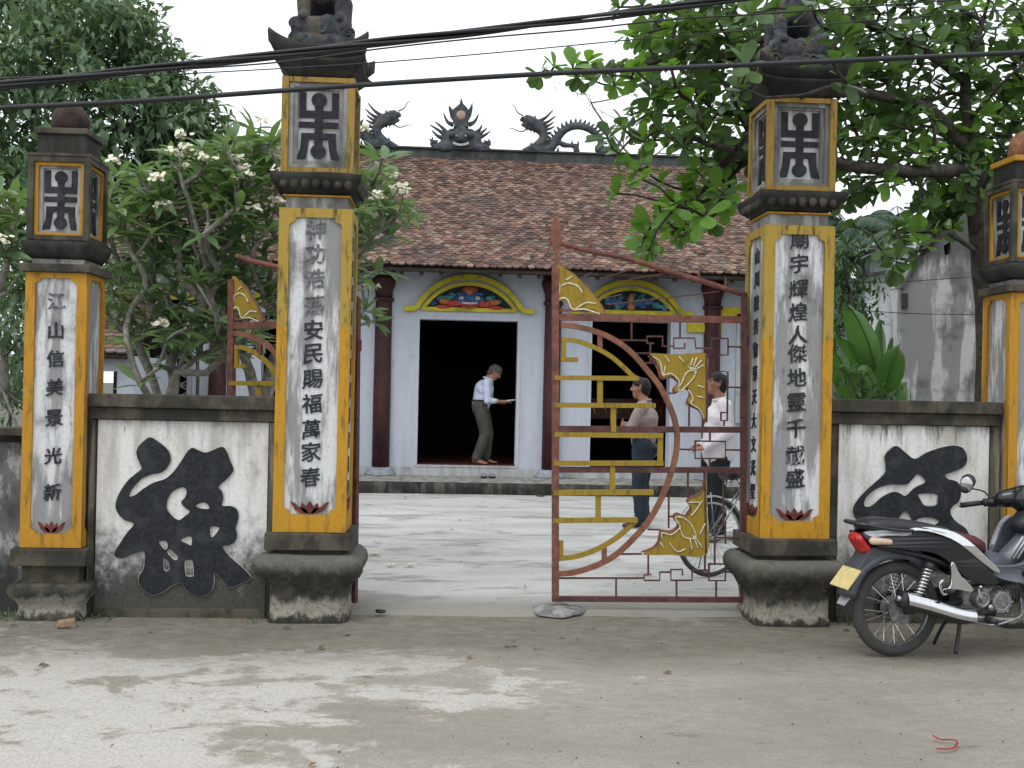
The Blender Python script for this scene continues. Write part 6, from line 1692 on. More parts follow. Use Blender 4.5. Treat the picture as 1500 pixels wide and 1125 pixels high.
for i in range(700):        # grit and bits of dry leaf
    x, y = rr.uniform(-4.5, 5.5), rr.uniform(2.6, 7.1) if rr.random() < .75 else rr.uniform(7.6, 15.5); s = rr.uniform(.002, .006)*(1.3 if y > 7.5 else 1)
    z = .002 if y < 7.3 else .038; r0 = rr.random()*6
    vs = [bm.verts.new((x+s*q*math.cos(r0+a)*rr.uniform(.7, 1.6), y+s*q*math.sin(r0+a), z+h)) for a, q, h in ((0, 1, 0), (1.6, 1, 0), (3.1, 1, 0), (4.7, 1, 0), (0, 0, s*.9))]
    for a in range(4): bm.faces.new((vs[a], vs[(a+1) % 4], vs[4]))
tag(wobj('grit', bm, M['mossy_edge']), kind='stuff')

A_ = []
M['dry_leaf'] = simple('dry_leaf', (.16, .095, .045, 1), .8, var=.4, scale=8)
# ------------------------------------------------------------------ plants
def leaf_template(kind):
    """returns verts (n,3), faces; leaf lies along +x from the origin, up +z, unit length"""
    if kind == 'frangi':    # long, pointed both ends, folded along the rib, drooping tip
        st = [(0, .0), (.12, .05), (.35, .125), (.60, .14), (.82, .085), (1.0, .0)]; fold, droop = .35, .22
    elif kind == 'almond':  # broad, widest beyond the middle
        st = [(0, .012), (.25, .13), (.5, .23), (.75, .27), (.92, .17), (1.0, .0)]; fold, droop = .16, .14
    elif kind == 'plain':
        st = [(0, .0), (.45, .19), (1.0, 0)]; fold, droop = .3, .25
    elif kind == 'blade':
        st = [(0, .015), (.4, .05), (1.0, 0)]; fold, droop = .3, .3
    V, Fc = [], []
    for i, (x, w) in enumerate(st):
        z = -droop*x*x
        V += [(x, -w, z+w*fold), (x, 0, z), (x, w, z+w*fold)]
    for i in range(len(st)-1):
        a, b = 3*i, 3*i+3
        Fc += [(a, a+1, b+1, b), (a+1, a+2, b+2, b+1)]
    return np.array(V, np.float32), Fc
LT = {k: leaf_template(k) for k in ('frangi', 'almond', 'plain', 'blade')}
def leaf_matrix(p, d, up, s, wid=1.0, rollv=0.0):
    d = Vector(d).normalized(); up = Vector(up); y = up.cross(d)
    if y.length < 1e-4: y = d.orthogonal()
    y.normalize(); z = d.cross(y)
    if rollv:
        y, z = y*math.cos(rollv)+z*math.sin(rollv), z*math.cos(rollv)-y*math.sin(rollv)
    return np.array([[d.x*s, y.x*s*wid, z.x*s, p[0]], [d.y*s, y.y*s*wid, z.y*s, p[1]], [d.z*s, y.z*s*wid, z.z*s, p[2]]], np.float32)
def leaf_mass(name, kind, mats_, mat, parent, smooth=False, tints=None):
    """one mesh of many leaves: mats_ (n,3,4)"""
    V, Fc = LT[kind]; A = np.array(mats_, np.float32); n = len(A)
    Vh = np.hstack([V, np.ones((len(V), 1), np.float32)])
    co = np.einsum('nij,kj->nki', A, Vh).reshape(-1, 3)
    F4 = np.array(Fc, np.int32); allf = (F4[None]+(np.arange(n)*len(V))[:, None, None]).reshape(-1, 4)
    me = bpy.data.meshes.new(name)
    me.vertices.add(len(co)); me.vertices.foreach_set('co', co.ravel())
    me.loops.add(allf.size); me.loops.foreach_set('vertex_index', allf.ravel())
    me.polygons.add(len(allf)); me.polygons.foreach_set('loop_start', np.arange(len(allf), dtype=np.int32)*4)
    me.update(calc_edges=True)
    at_ = me.attributes.new('tint', 'FLOAT', 'POINT')
    tt = rng.random(n).astype(np.float32) if tints is None else np.array(tints, np.float32)
    at_.data.foreach_set('value', np.repeat(tt, len(V)))
    o = wobj(name, me, mat, parent, True)
    o['kind'] = 'stuff'
    return o
_single = {}
def single_leaf(kind, mat, M34, parent, name='leaf'):
    key = (kind, mat.name)
    if key not in _single:
        V, Fc = LT[kind]; L = []
        me = bpy.data.meshes.new(name); me.from_pydata([tuple(v) for v in V], [], Fc); me.materials.append(mat)
        me.polygons.foreach_set('use_smooth', [True]*len(me.polygons)); _single[key] = me
    o = bpy.data.objects.new(name, _single[key]); COL.objects.link(o); o.parent = parent
    b = wloc(parent)
    o.matrix_local = Matrix([list(M34[0][:3])+[M34[0][3]-b.x], list(M34[1][:3])+[M34[1][3]-b.y], list(M34[2][:3])+[M34[2][3]-b.z], [0, 0, 0, 1]])
    return o
def foliage(root, kind, mats_, mat, npart=300, name='leaves', tints=None):
    """the leaves nearest the camera as single parts, the rest as one mass"""
    A = np.array(mats_, np.float32)
    if npart:
        c = A[:, :, 3]; d = np.linalg.norm(c-np.array(CAM, np.float32), axis=1); size = np.linalg.norm(A[:, :, 0], axis=1)
        # inside the frame only
        rel = c-np.array(CAM, np.float32); w = rel@np.array(fwd); ux = rel@np.array(cax)/w*F_PX+CX; vy = CY-rel@np.array(cay)/w*F_PX
        ok = (ux > 0) & (ux < 1500) & (vy > 0) & (vy < 1125)
        score = np.where(ok, size/d, -1); idx = np.argsort(-score)[:npart]; idx = [i for i in idx if score[i] > 0]
        for i in idx: single_leaf(kind, mat, A[i].astype(float), root)
        keep = np.ones(len(A), bool); keep[idx] = False; A = A[keep]
    if len(A): leaf_mass(name, kind, A, mat, root)
class Skel:
    """branches: nodes with parents; tips attach to the nearest fitting node"""
    def __init__(s, drop=0.0): s.p, s.par, s.drop = [], [], drop
    def add(s, p, par): s.p.append(Vector(p)); s.par.append(par); return len(s.p)-1
    def line(s, pts, par=-1, n=3):
        P = smooth_pts(pts, n) if len(pts) > 2 else pts
        i = par; ids = []
        for k, q in enumerate(P):
            i = s.add(q, i); ids.append(i)
        return ids
    def reach(s, tip, step=.22, upw=.35, wob=.05, up0=.25):
        """grow from the best node to the tip along a bowed path"""
        best, bc = 0, 1e9
        P = s.p
        for i, q in enumerate(P):
            if s.par[i] == -1: continue
            d = tip-q; L = d.length
            c = L + upw*max(0, q.z-tip.z+s.drop)*2.2+(.5*s.drop*abs(d.x)/max(.15, L) if s.drop else 0)
            if c < bc: bc, best = c, i
        q = P[best]; d = tip-q; L = d.length
        n = max(2, int(L/step)); mid = q+d*.5+Vector((0, 0, -up0*L*.3))+Vector([rng.normal()*wob*L for _ in range(3)])
        i = best; out = []
        for k in range(1, n+1):
            t = k/n; p = q*(1-t)**2+mid*2*t*(1-t)+tip*t*t
            if k < n: p = p+Vector([rng.normal()*.010 for _ in range(3)])
            i = s.add(p, i); out.append(i)
        return out
    def radii(s, tipr, e=2.3):
        n = len(s.p); acc = [0.0]*n
        for i in range(n-1, -1, -1):
            if acc[i] == 0: acc[i] = tipr**e
            if s.par[i] >= 0: acc[s.par[i]] += acc[i]
        return [a**(1/e) for a in acc]
    def mesh(s, tipr, e=2.3, seg=7, rmax=9, rmin=0, rough=0.0):
        r = [min(x, rmax) for x in s.radii(tipr, e)]
        kids = {}
        for i, p in enumerate(s.par): kids.setdefault(p, []).append(i)
        bm = bmesh.new(); done = set()
        starts = [(i, -1) for i in kids.get(-1, [])]
        while starts:
            i, pr = starts.pop()
            ch = [pr, i] if pr >= 0 else [i]
            while True:
                ks = kids.get(ch[-1], [])
                if not ks: break
                ks = sorted(ks, key=lambda k: -r[k])
                for k in ks[1:]: starts.append((k, ch[-1]))
                ch.append(ks[0])
            if len(ch) < 2: continue
            pts = [s.p[k] for k in ch]; rs = [r[k] for k in ch]
            if pr >= 0: rs[0] = min(rs[0], rs[1]*1.15)
            g = seg if max(rs) < .08 else seg+5
            tube(bm, pts, rs, g if max(rs) > .012 else 5)
        if rough:
            for v in bm.verts: v.co += Vector([mnoise.noise(v.co*7+Vector((q*7, 0, 0)))*rough for q in range(3)])
        return bm
def rosette(p, d, kind, n, size, open_=.9, up=Vector((0, 0, 1)), jit=.25, wid=1.0, droop=0.0):
    """n leaves round the tip p of a twig that points along d"""
    d = Vector(d).normalized(); u = d.orthogonal().normalized(); w = d.cross(u); out = []
    a0 = rng.random()*6.28
    for k in range(n):
        a = a0+k*2.399; el = open_+rng.normal()*jit*.6
        v = (u*math.cos(a)+w*math.sin(a))*math.sin(el)+d*math.cos(el)+Vector((0, 0, -droop))
        nn = up*.75+d*.5+Vector([rng.normal()*.18 for _ in range(3)])
        out.append(leaf_matrix(p-d*rng.random()*size*.25, v, nn, size*rng.uniform(.72, 1.12), wid*rng.uniform(.85, 1.1), rng.normal()*.2))
    return out

# ---- frangipani behind the left wall
def flower_cluster(p, parent_list, n=6, s=.021):
    for j in range(n):
        c = p+Vector((rng.normal()*.030, rng.normal()*.030, rng.random()*.05))
        ax = Vector((rng.normal()*.5, -.6+rng.normal()*.4, .7)).normalized(); u = ax.orthogonal().normalized(); w = ax.cross(u)
        for k in range(5):
            a = k*1.2566; v = (u*math.cos(a)+w*math.sin(a))*.85+ax*.5
            parent_list.append(leaf_matrix(c, v, ax, s*rng.uniform(.8, 1.2), 2.0))
def frangipani(label, trunks, tips, Yr, flowers, npart, tipr=.0108):
    b = trunks[0][0]
    root = empty('frangipani_tree', (b.x, b.y, .04), label, 'tree', 'frangipani trees behind the wall')
    sk = Skel(.16)
    for T in trunks: sk.line(T)
    T = sorted(tips, key=lambda t: t[1], reverse=True)
    ends = []
    for (x, y) in T:
        Y = rng.uniform(*Yr)
        p = at(x, y, Y); ids = sk.reach(p, .16, 1.0, .09, .35)
        q = sk.p[sk.par[ids[-1]]] if len(ids) > 1 else p-Vector((0, 0, 1))
        d = (p-q).normalized()*.6+Vector((rng.normal()*.15, rng.normal()*.15, .7)); ends.append((p, d, (x, y)))
    bm = sk.mesh(tipr, 2.25, 8, .085, rough=.006)
    wobj('trunk', bm, M['bark_frangi'], root, True)
    A = []
    for p, d, xy in ends:
        A += rosette(p, d, 'frangi', int(rng.integers(6, 11)), rng.uniform(.18, .29), 1.1, jit=.4, droop=.12)
    foliage(root, 'frangi', A, M['leaf_frangi'], npart, 'leaf_mass')
    Fm = []; st = bmesh.new(); nst = 0
    for (x, y) in flowers:
        e = min(ends, key=lambda e: (e[2][0]-x)**2+(e[2][1]-y-14)**2)
        p = at(x, y, max(8.05, e[0].y-.22))
        fl = []; flower_cluster(p, fl, int(rng.integers(12, 20)))
        Fm += fl
        a = e[0] if (e[0]-p).length < .45 else p+Vector((0, .02, -.12))
        wobj('flower_stalk', tb([a, a.lerp(p, .5)+Vector((.01, 0, .01)), p+Vector((0, 0, .01))], .0045, 5), M['leaf_frangi'], root, True)
    leaf_mass('blossoms', 'almond', Fm, M['petal'], root)
    return root
def scatter(boxes, n):
    """n points (px) by area inside weighted ellipses (x, y, rx, ry, weight), spread apart"""
    out = []; w = np.array([b[2]*b[3]*b[4] for b in boxes], float); w /= w.sum(); tries = 0
    while len(out) < n and tries < n*40:
        tries += 1
        b = boxes[rng.choice(len(boxes), p=w)]; a = rng.random()*6.28; r = math.sqrt(rng.random())
        p = (b[0]+b[2]*r*math.cos(a), b[1]+b[3]*r*math.sin(a))
        if all((p[0]-q[0])**2+(p[1]-q[1])**2 > 14**2 for q in out) or tries > n*20: out.append(p)
    return out
def A3(L): return [at(x, y, Y) for x, y, Y in L]
tr1 = [A3([(238, 900, 8.9), (245, 700, 8.9), (252, 575, 8.85), (278, 500, 8.8), (290, 460, 8.75)])]
tr1 += [A3([(250, 640, 8.9), (225, 560, 9.0), (200, 500, 9.0), (178, 430, 9.0), (160, 380, 9.0)]),
        A3([(292, 460, 8.75), (305, 425, 8.7), (297, 370, 8.6), (285, 320, 8.55), (268, 270, 8.5)]),
        A3([(292, 460, 8.75), (320, 420, 8.75), (350, 380, 8.8)])]
tips1 = [(170, 300), (225, 262), (262, 225), (300, 240), (330, 210), (196, 345), (240, 330), (285, 300), (330, 300), (180, 400), (225, 395), (170, 470), (235, 500), (205, 560) , (150, 440), (262, 470), (300, 360)]
tips1 += scatter([(210, 300, 70, 55, 1.3), (290, 270, 80, 60, 1.4), (250, 370, 90, 50, .7), (170, 340, 45, 60, .6), (240, 300, 100, 60, 1.0), (240, 440, 110, 70, .8), (300, 500, 80, 50, .4)], 128)
fl1 = [(168, 238), (264, 204), (232, 265), (240, 307), (150, 322), (147, 328), (256, 228), (273, 223), (272, 250), (283, 340), (276, 238), (358, 252), (360, 262), (180, 348), (240, 305), (152, 430), (236, 478), (300, 235)]
frangipani('frangipani with grey forking stems and cream blossoms filling the gap between the two left pillars', tr1, tips1, (8.35, 9.5), fl1, 170)
tr2 = [A3([(385, 900, 9.1), (382, 700, 9.1), (372, 575, 9.05), (352, 500, 9.0), (345, 440, 9.0), (350, 390, 9.0)])]
tr2 += [A3([(360, 900, 8.9), (345, 650, 8.9), (300, 585, 8.7), (280, 600, 8.5)]) if False else A3([(378, 620, 9.05), (400, 540, 9.1), (430, 450, 9.1), (470, 380, 9.1), (510, 330, 9.1), (540, 330, 9.0)]),
        A3([(352, 500, 9.0), (320, 430, 9.0), (300, 380, 9.1)]), A3([(300, 570, 8.4), (340, 555, 8.4), (372, 540, 8.4), (405, 520, 8.4)]) if False else A3([(350, 390, 9.0), (372, 330, 9.0), (385, 280, 9.0)]),
        A3([(345, 440, 9.0), (330, 380, 8.9), (322, 320, 8.9)])]
tips2 = [(545, 262), (560, 300), (575, 290), (540, 350), (585, 310), (530, 400), (535, 452), (560, 395), (395, 205), (345, 200), (370, 230), (400, 250), (340, 450), (395, 430), (330, 420), (275, 480), (380, 500), (400, 600), (548, 470), (560, 230), (600, 320), (520, 320)]
tips2 += scatter([(365, 270, 50, 65, 1.6), (350, 330, 50, 60, .9), (555, 300, 40, 50, .8), (390, 215, 25, 40, 1.2), (480, 330, 60, 90, .5), (545, 250, 18, 40, .6), (350, 440, 60, 70, .9)], 112)
fl2 = [(345, 238), (363, 250), (405, 232), (408, 255), (585, 275), (575, 262), (562, 310), (545, 300), (555, 290), (590, 285), (536, 192), (373, 308), (405, 300), (330, 405), (396, 480), (382, 180), (540, 425), (533, 300)]
frangipani('taller frangipani whose flowering top shows on both sides of the tall left pillar', tr2, tips2, (8.5, 9.6), fl2, 170)
tr3 = [A3([(-80, 900, 8.6), (-40, 640, 8.6), (5, 570, 8.5), (-5, 520, 8.5), (-20, 450, 8.5)]), A3([(-20, 760, 8.5), (30, 660, 8.4), (15, 600, 8.4), (-8, 545, 8.4)]), A3([(5, 570, 8.5), (35, 590, 8.6), (60, 560, 8.7), (90, 480, 8.7)])]
tips3 = [(20, 290), (8, 330), (-10, 300), (5, 420), (-20, 380), (25, 350), (-40, 330), (-30, 260), (30, 400), (-60, 400), (0, 360)]+scatter([(0, 340, 30, 60, 1)], 14)
frangipani('frangipani half out of view at the left edge with thick bent grey stems', tr3, tips3, (8.2, 9.2), [(8, 305), (22, 316), (3, 355)], 60)

# ---- big dark tree behind on the left
def leafy_clumps(root, clumps, kind, size, n_per, mat, droop=.35, shell=.55, name='leaf_mass', wid=1.0, npart=0):
    """clumps: (centre, rx, ry, rz); sprays of leaves mostly on the outside"""
    A = []
    for c, rx, ry, rz in clumps:
        n = max(4, int(n_per*(rx*rz)/(size*size)/6))
        for i in range(n):
            d = rng.normal(size=3); d /= np.linalg.norm(d)
            if d[2] < -.35 and rng.random() < .6: d[2] *= -1
            r = shell+(1-shell)*rng.random()**.5; r *= 1+.22*mnoise.noise(Vector(d)*2.2+c*.7)
            p = c+Vector((d[0]*rx*r, d[1]*ry*r, d[2]*rz*r)); out = Vector(d)
            tw = (out+Vector((0, 0, -.15))+Vector(rng.normal(size=3))*.3).normalized()
            for k in range(int(rng.integers(4, 8))):   # one spray
                v = tw*.5+Vector(rng.normal(size=3))*.55+Vector((0, 0, -droop))
                A.append(leaf_matrix(p+Vector(rng.normal(size=3))*size*.5, v, Vector((0, 0, 1))+out*.4, size*rng.uniform(.5, 1.35), wid*rng.uniform(.7, 1.2)))
    if npart: foliage(root, kind, A, mat, npart, name)
    else: leaf_mass(name, kind, A, mat, root)
    return len(A)
def big_tree():
    Yb = 19.0
    b = at(60, 700, Yb); b.z = 0
    root = empty('broadleaf_tree', b, 'very large dark green broadleaf tree filling the sky at upper left', 'tree')
    sk = Skel(); top = at(70, 430, Yb)
    t = sk.line([b, b.lerp(top, .5)+Vector((.1, 0, 0)), top], -1, 4)
    C = []
    for (x, y, r, dy) in ((20, 40, 120, 0), (120, 70, 95, -1), (185, 75, 62, -.8), (215, 110, 52, -.3), (255, 135, 42, 0), (200, 120, 70, -.5), (60, 150, 110, -1.5), (150, 190, 90, -1.6), (235, 175, 62, -1), (285, 190, 45, -.4), (305, 175, 28, -.4), (300, 215, 38, -.4), (250, 215, 60, -1), (0, 250, 95, -1), (90, 280, 95, -1.8), (190, 280, 85, -1.2), (265, 250, 60, -.8),
                          (30, 360, 85, -1), (130, 370, 85, -1), (215, 360, 75, .4), (290, 330, 60, .8), (60, 450, 80, 0), (160, 440, 70, .6), (-60, 120, 110, 0), (-80, 300, 110, .5), (240, 90, 32, .5), (180, 45, 48, .5), (90, 5, 70, .5), (-10, -60, 100, 0), (150, 0, 40, 1), (300, 150, 26, 0), (255, 400, 60, 1.5), (20, 530, 60, .5), (320, 250, 36, .5), (210, 20, 30, .6),
                          (110, 470, 70, 1.5), (200, 430, 60, 2), (60, 560, 70, 1.5), (0, 470, 80, 2)):
        p = at(x, y, Yb+dy*1.1); m = r*Yb/1600
        C.append((p, m, m*.9, m*.82))
        sk.reach(p, .5, .5, .06, .3)
    wobj('trunk', sk.mesh(.03, 2.1, 7, .42, rough=.02), M['bark_dark'], root, True)
    leafy_clumps(root, C, 'plain', .22, 58, M['leaf_big'], .3, .35, 'crown', 1.15)
big_tree()

# ---- sea almond tree at the right, reaching over the right tall pillar
def almond():
    b = at(1440, 700, 9.7); b.z = .04
    root = empty('almond_tree', b, 'dark trunked tree with big rounded leaves spreading over the right pillars', 'tree')
    sk = Skel()
    t = sk.line([b, at(1446, 520, 9.7), at(1440, 400, 9.6), at(1432, 300, 9.5), at(1420, 200, 9.4), at(1415, 120, 9.4), at(1440, 30, 9.4), at(1470, -80, 9.4)], -1, 4)
    def near(x, y):
        return min(range(len(sk.p)), key=lambda i: (sk.p[i]-at(x, y, 9.5)).length)
    def limb(pts): 
        j = near(pts[0][0], pts[0][1]); return sk.line([sk.p[j]]+A3(pts[1:]), j, 4)
    limb([(1430, 370, 0), (1395, 345, 9.3), (1380, 345, 9.2), (1340, 380, 9.0), (1300, 372, 8.9)])
    limb([(1425, 215, 0), (1360, 160, 9.2), (1290, 140, 9.0), (1230, 135, 8.9), (1150, 150, 8.8), (1080, 165, 8.7), (1030, 160, 8.7)])
    limb([(1416, 130, 0), (1330, 60, 9.1), (1200, 20, 8.8), (1110, 60, 8.7), (1040, 60, 8.6), (960, 90, 8.5), (880, 100, 8.5), (810, 105, 8.45)])
    limb([(1425, 250, 0), (1330, 250, 8.9), (1230, 240, 8.7), (1120, 200, 8.6), (1060, 240, 8.5), (1020, 300, 8.45), (985, 345, 8.4)])
    limb([(1440, 40, 0), (1350, -10, 9.0), (1200, -40, 8.7), (1050, -10, 8.5), (950, 20, 8.4)])
    limb([(1420, 180, 0), (1470, 120, 9.0), (1520, 80, 8.8)])
    limb([(1430, 290, 0), (1470, 220, 9.1), (1530, 190, 8.9)])
    limb([(1325, 250, 0), (1270, 270, 8.8), (1240, 285, 8.7)])
    dense = [(1350, 40, 170, 60, 1.4), (1450, 90, 80, 100, 1.3), (1300, 110, 120, 60, 1.1), (1350, 190, 120, 55, .9), (1240, 60, 60, 70, 1.3), (1120, 20, 150, 38, 1.1), (1030, 60, 100, 45, .55), (1060, 200, 65, 60, 1.2), (1030, 150, 90, 36, .8),
             (1075, 110, 60, 70, 1.0), (960, 180, 50, 35, .6), (1290, 210, 80, 40, .9), (1400, 260, 60, 60, 1.2), (1440, 180, 70, 80, 1.1), (1270, 250, 50, 40, .7), (1040, 270, 38, 40, .9), (1330, 340, 30, 25, .3), (1000, 320, 30, 30, .5), (1380, 310, 40, 35, .8)]
    tips = scatter(dense, 470)
    hand = [(790, 110), (812, 98), (840, 95), (860, 90), (848, 112), (880, 105), (905, 95), (930, 100), (868, 118), (900, 125), (925, 118), (955, 85), (985, 70), (1010, 60), (905, 10), (940, 8), (970, 18), (915, 50), (945, 35), (890, 200), (905, 225), (915, 185),
            (930, 250), (948, 245), (898, 282), (940, 262), (965, 265), (955, 330), (945, 348), (950, 368), (940, 365), (975, 325), (1000, 335), (1030, 325), (990, 350), (1020, 340), (985, 300), (965, 295), (1040, 330), (1250, 330), (1300, 375), (1315, 380), (1325, 360), (1338, 372), (1290, 365), (1310, 395),
            (980, 200), (1000, 215), (950, 160), (965, 140), (990, 130), (1245, 290), (1260, 280), (1228, 300)]
    tips = hand+tips
    tips.sort(key=lambda t: -t[0] if t[0] > 900 else 2000-t[0])
    A, A2 = [], []
    front = [(1098, 20), (1092, 95), (1135, 12), (1205, 40), (1218, 85), (1235, 50), (1240, 120), (1080, 70), (1085, 130), (1225, 20), (1190, 8)]
    order = sorted(tips+front, key=lambda t: math.hypot(t[0]-1425, t[1]-200))
    for x, y in order:
        base_y = np.interp(x, [800, 1100, 1430], [8.35, 8.6, 9.2]); Y = base_y+(rng.uniform(-.55, .65) if x < 1230 else rng.uniform(-.2, 1.0))
        if (x, y) in front: Y = rng.uniform(6.6, 7.0)
        elif 1080 < x < 1235: Y = base_y+rng.uniform(-.35, .7)+.15      # mostly behind the pillar top
        p = at(x, y, Y); ids = sk.reach(p, .22, .15, .10, .1)
        q = sk.p[sk.par[ids[-1]]]; d = (p-q).normalized()*.8+Vector((0, -.1, .35))
        young = (x < 1060 and y > 220 and rng.random() < .65) or (x < 1000 and rng.random() < .35) or rng.random() < .12
        (A2 if young else A).extend(rosette(p, d, 'almond', int(rng.integers(6, 10)), rng.uniform(.095, .20), 1.15, jit=.5, wid=1.15, droop=.1))
    wobj('trunk', sk.mesh(.0088, 2.28, 7, .155, rough=.012), M['bark_dark'], root, True)
    foliage(root, 'almond', A, M['leaf_almond'], 215, 'leaf_mass'); foliage(root, 'almond', A2, M['leaf_almond_new'], 85, 'young_leaf_mass')
almond()

# ---- pale airy tree far behind the roof
def airy():
    Yb = 30; b = at(900, 700, Yb); b.z = 0
    root = empty('feathery_tree', b, 'pale feathery tree seen faintly in the sky above the right part of the roof', 'tree')
    sk = Skel(); sk.line([b, at(925, 350, Yb), at(935, 240, Yb)], -1, 3); C = []
    for x, y in [(850, 120), (870, 135), (835, 130), (890, 150), (905, 175), (920, 130), (945, 110), (965, 135), (985, 110), (1005, 140), (930, 160), (960, 180), (985, 200), (950, 215), (920, 205), (1010, 180), (1040, 200), (880, 165), (1020, 225), (990, 235), (940, 190), (870, 105), (1060, 170), (1050, 230), (900, 125), (960, 90), (1030, 110)]:
        p = at(x+rng.normal()*5, y+rng.normal()*5, Yb+rng.normal()*.8); sk.reach(p, .6, .5, .08, .2); C.append((p, .36, .35, .24))
    wobj('trunk', sk.mesh(.012, 2.2, 5, .12), M['bark_frangi'], root, True)
    leafy_clumps(root, C, 'plain', .11, 3.2, M['leaf_pale'], .2, .1, 'leaflets', .7)
airy()

# ---- greenery right of the right pillar, behind the wall
def bush(label, name, cl, size, n_per, mat, Yb, kind='plain', cat='tree', group=None, wid=1.0, droop=.4, npart=0, rt=.02):
    b = at(cl[0][0], 640, Yb); b.z = .05
    root = empty(name, b, label, cat, group)
    n_per = n_per*.8; sk = Skel(); c0 = at(cl[0][0], cl[0][1], Yb); sk.line([b, b.lerp(c0, .5)+Vector((.05, 0, 0)), c0], -1, 3); C = []
    for x, y, r in cl:
        p = at(x, y, Yb+rng.normal()*.4); m = r*Yb/1600; C.append((p, m, m, m*.85)); sk.reach(p, .3, .5, .08, .2)
    wobj('trunk', sk.mesh(rt, 2.2, 6, .2), M['bark_dark'], root, True)
    leafy_clumps(root, C, kind, size, n_per, mat, droop, .2, 'crown', wid, npart)
bush('dark leafy tree just right of the tall right pillar, below the hanging branches', 'garden_tree', [(1245, 430, 38), (1235, 380, 35), (1262, 470, 32), (1228, 480, 40), (1250, 350, 26), (1215, 420, 40), (1240, 520, 36), (1268, 420, 22), (1270, 540, 30)], .15, 40, M['leaf_bg'], 15.5)
def palm(px, py, Yb, L, n, label, hgt=None):
    c = at(px, py, Yb); b = Vector((c.x, Yb, 0))
    root = empty('palm_tree', b, label, 'palm', 'palms behind the white house')
    wobj('trunk', tb(smooth_pts([b, Vector((c.x+.05, Yb, c.z*.5)), c], 4), .10, 8), M['bark_frangi'], root, True)
    for k in range(n):
        a = k*2.399; el = rng.uniform(-.1, 1.0); d = Vector((math.cos(a)*math.cos(el), math.sin(a)*math.cos(el), math.sin(el)))
        pts = [c+d*L*t+Vector((0, 0, -L*.55*t*t)) for t in [j/10 for j in range(11)]]
        fr = wobj('frond', tb(pts, list(np.linspace(.018, .004, 11)), 5), M['leaf_palm'], root)
        A = []
        for j in range(1, 11):
            t = (pts[j]-pts[j-1]).normalized(); s_ = t.cross(Vector((0, 0, 1))).normalized()
            for q in (0, .33, .66):
                p = pts[j-1].lerp(pts[j], q)
                for sd_ in (-1, 1): A.append(leaf_matrix(p, s_*sd_+t*.5+Vector((0, 0, -.35)), Vector((0, 0, 1)), L*.34*(1-.5*abs(j/10-.4)), 1.1))
        leaf_mass('leaflet', 'blade', A, M['leaf_palm'], fr)
palm(1238, 330, 20, 1.5, 14, 'palm crown rising just right of the tall right pillar')
palm(1316, 322, 24, .9, 9, 'small palm tuft peeking over the parapet of the white house')
palm(1262, 372, 18, 1.2, 11, 'lower palm between the garden tree and the white house')
def banana():
    b = at(1292, 640, 11.2); b.z = .05
    root = empty('banana_plant', b, 'banana plant with broad bright leaves in front of the grey gabled house', 'plant')
    for k, (dx, h) in enumerate(((0, 1.75), (-.35, 1.5), (.18, 1.3))):
        p = b+Vector((dx, k*.12, 0)); wobj('stem', tb([p, p+Vector((.02, 0, h*.6)), p+Vector((0, 0, h))], [.10, .08, .05], 10), M['leaf_bg'], root, True)
    L = [[(1290, 585, 11.2), (1278, 520, 11.1), (1258, 470, 11.0), (1238, 442, 10.9)], [(1290, 585, 11.2), (1280, 540, 11.2), (1255, 510, 11.1), (1225, 490, 11.0)], [(1300, 590, 11.2), (1305, 540, 11.1), (1308, 495, 11.1)],
         [(1262, 600, 11.1), (1248, 560, 11.0), (1232, 530, 10.9), (1222, 505, 10.8)], [(1290, 590, 11.2), (1300, 560, 11.0), (1312, 520, 10.9), (1318, 505, 10.9)], [(1275, 600, 11.3), (1250, 575, 11.3), (1225, 560, 11.3)], [(1300, 600, 11.1), (1285, 570, 10.9), (1268, 545, 10.8), (1246, 545, 10.7)], [(1294, 560, 11.2), (1292, 500, 11.3), (1291, 468, 11.3)], [(1300, 600, 11.2), (1318, 570, 11.2), (1330, 560, 11.3)]]
    for j, P in enumerate(L):
        P = smooth_pts(A3(P), 6); n = len(P); bm = bmesh.new(); V = []; wmax = (.17, .14, .06, .15, .15, .14, .16, .07, .12)[j]
        tot = (P[-1]-P[0]).normalized(); side = tot.cross(Vector((0, -1, .35))).normalized()
        for i, p in enumerate(P):
            t = i/(n-1); w = wmax*max(0.02, math.sin(math.pi*min(1, max(0, (t-.12)/.88))**.8)) if t > .12 else .015
            r0 = mnoise.noise(Vector((i*.9, j, 0)))*.02
            V.append([bm.verts.new(p+side*w*q+Vector((0, .03, .0))*abs(q)*2-Vector((0, 0, abs(q)*w*.35))+Vector((0, 0, r0*q))) for q in (-1, -.5, 0, .5, 1)])
        for i in range(n-1):
            for k in range(4): bm.faces.new((V[i][k], V[i+1][k], V[i+1][k+1], V[i][k+1]))
        o = wobj('leaf', bm, M['leaf_banana'], root, True)
        wobj('midrib', tb(P, list(np.linspace(.014, .004, n)), 5), M['leaf_banana'], o, True)
banana()
# dark small growth close behind the walls
bush('dark shrub behind the right low wall beside the tall right pillar', 'shrub', [(1245, 560, 26), (1232, 540, 24), (1275, 572, 20), (1300, 578, 14)], .13, 30, M['leaf_bg'], 10.2, cat='shrub', rt=.008)
bush('dense dark shrub in shade at the left edge behind the rubble wall', 'shrub', [(10, 520, 50), (-30, 480, 60), (40, 560, 45), (20, 600, 40), (60, 470, 40)], .13, 30, M['leaf_big'], 13.5, cat='shrub', rt=.01)
bush('dark low tree standing close to the left end of the temple', 'garden_tree', [(285, 385, 42), (240, 400, 44), (195, 395, 40), (330, 385, 34), (160, 420, 36)], .14, 40, M['leaf_big'], 14.6, rt=.015)

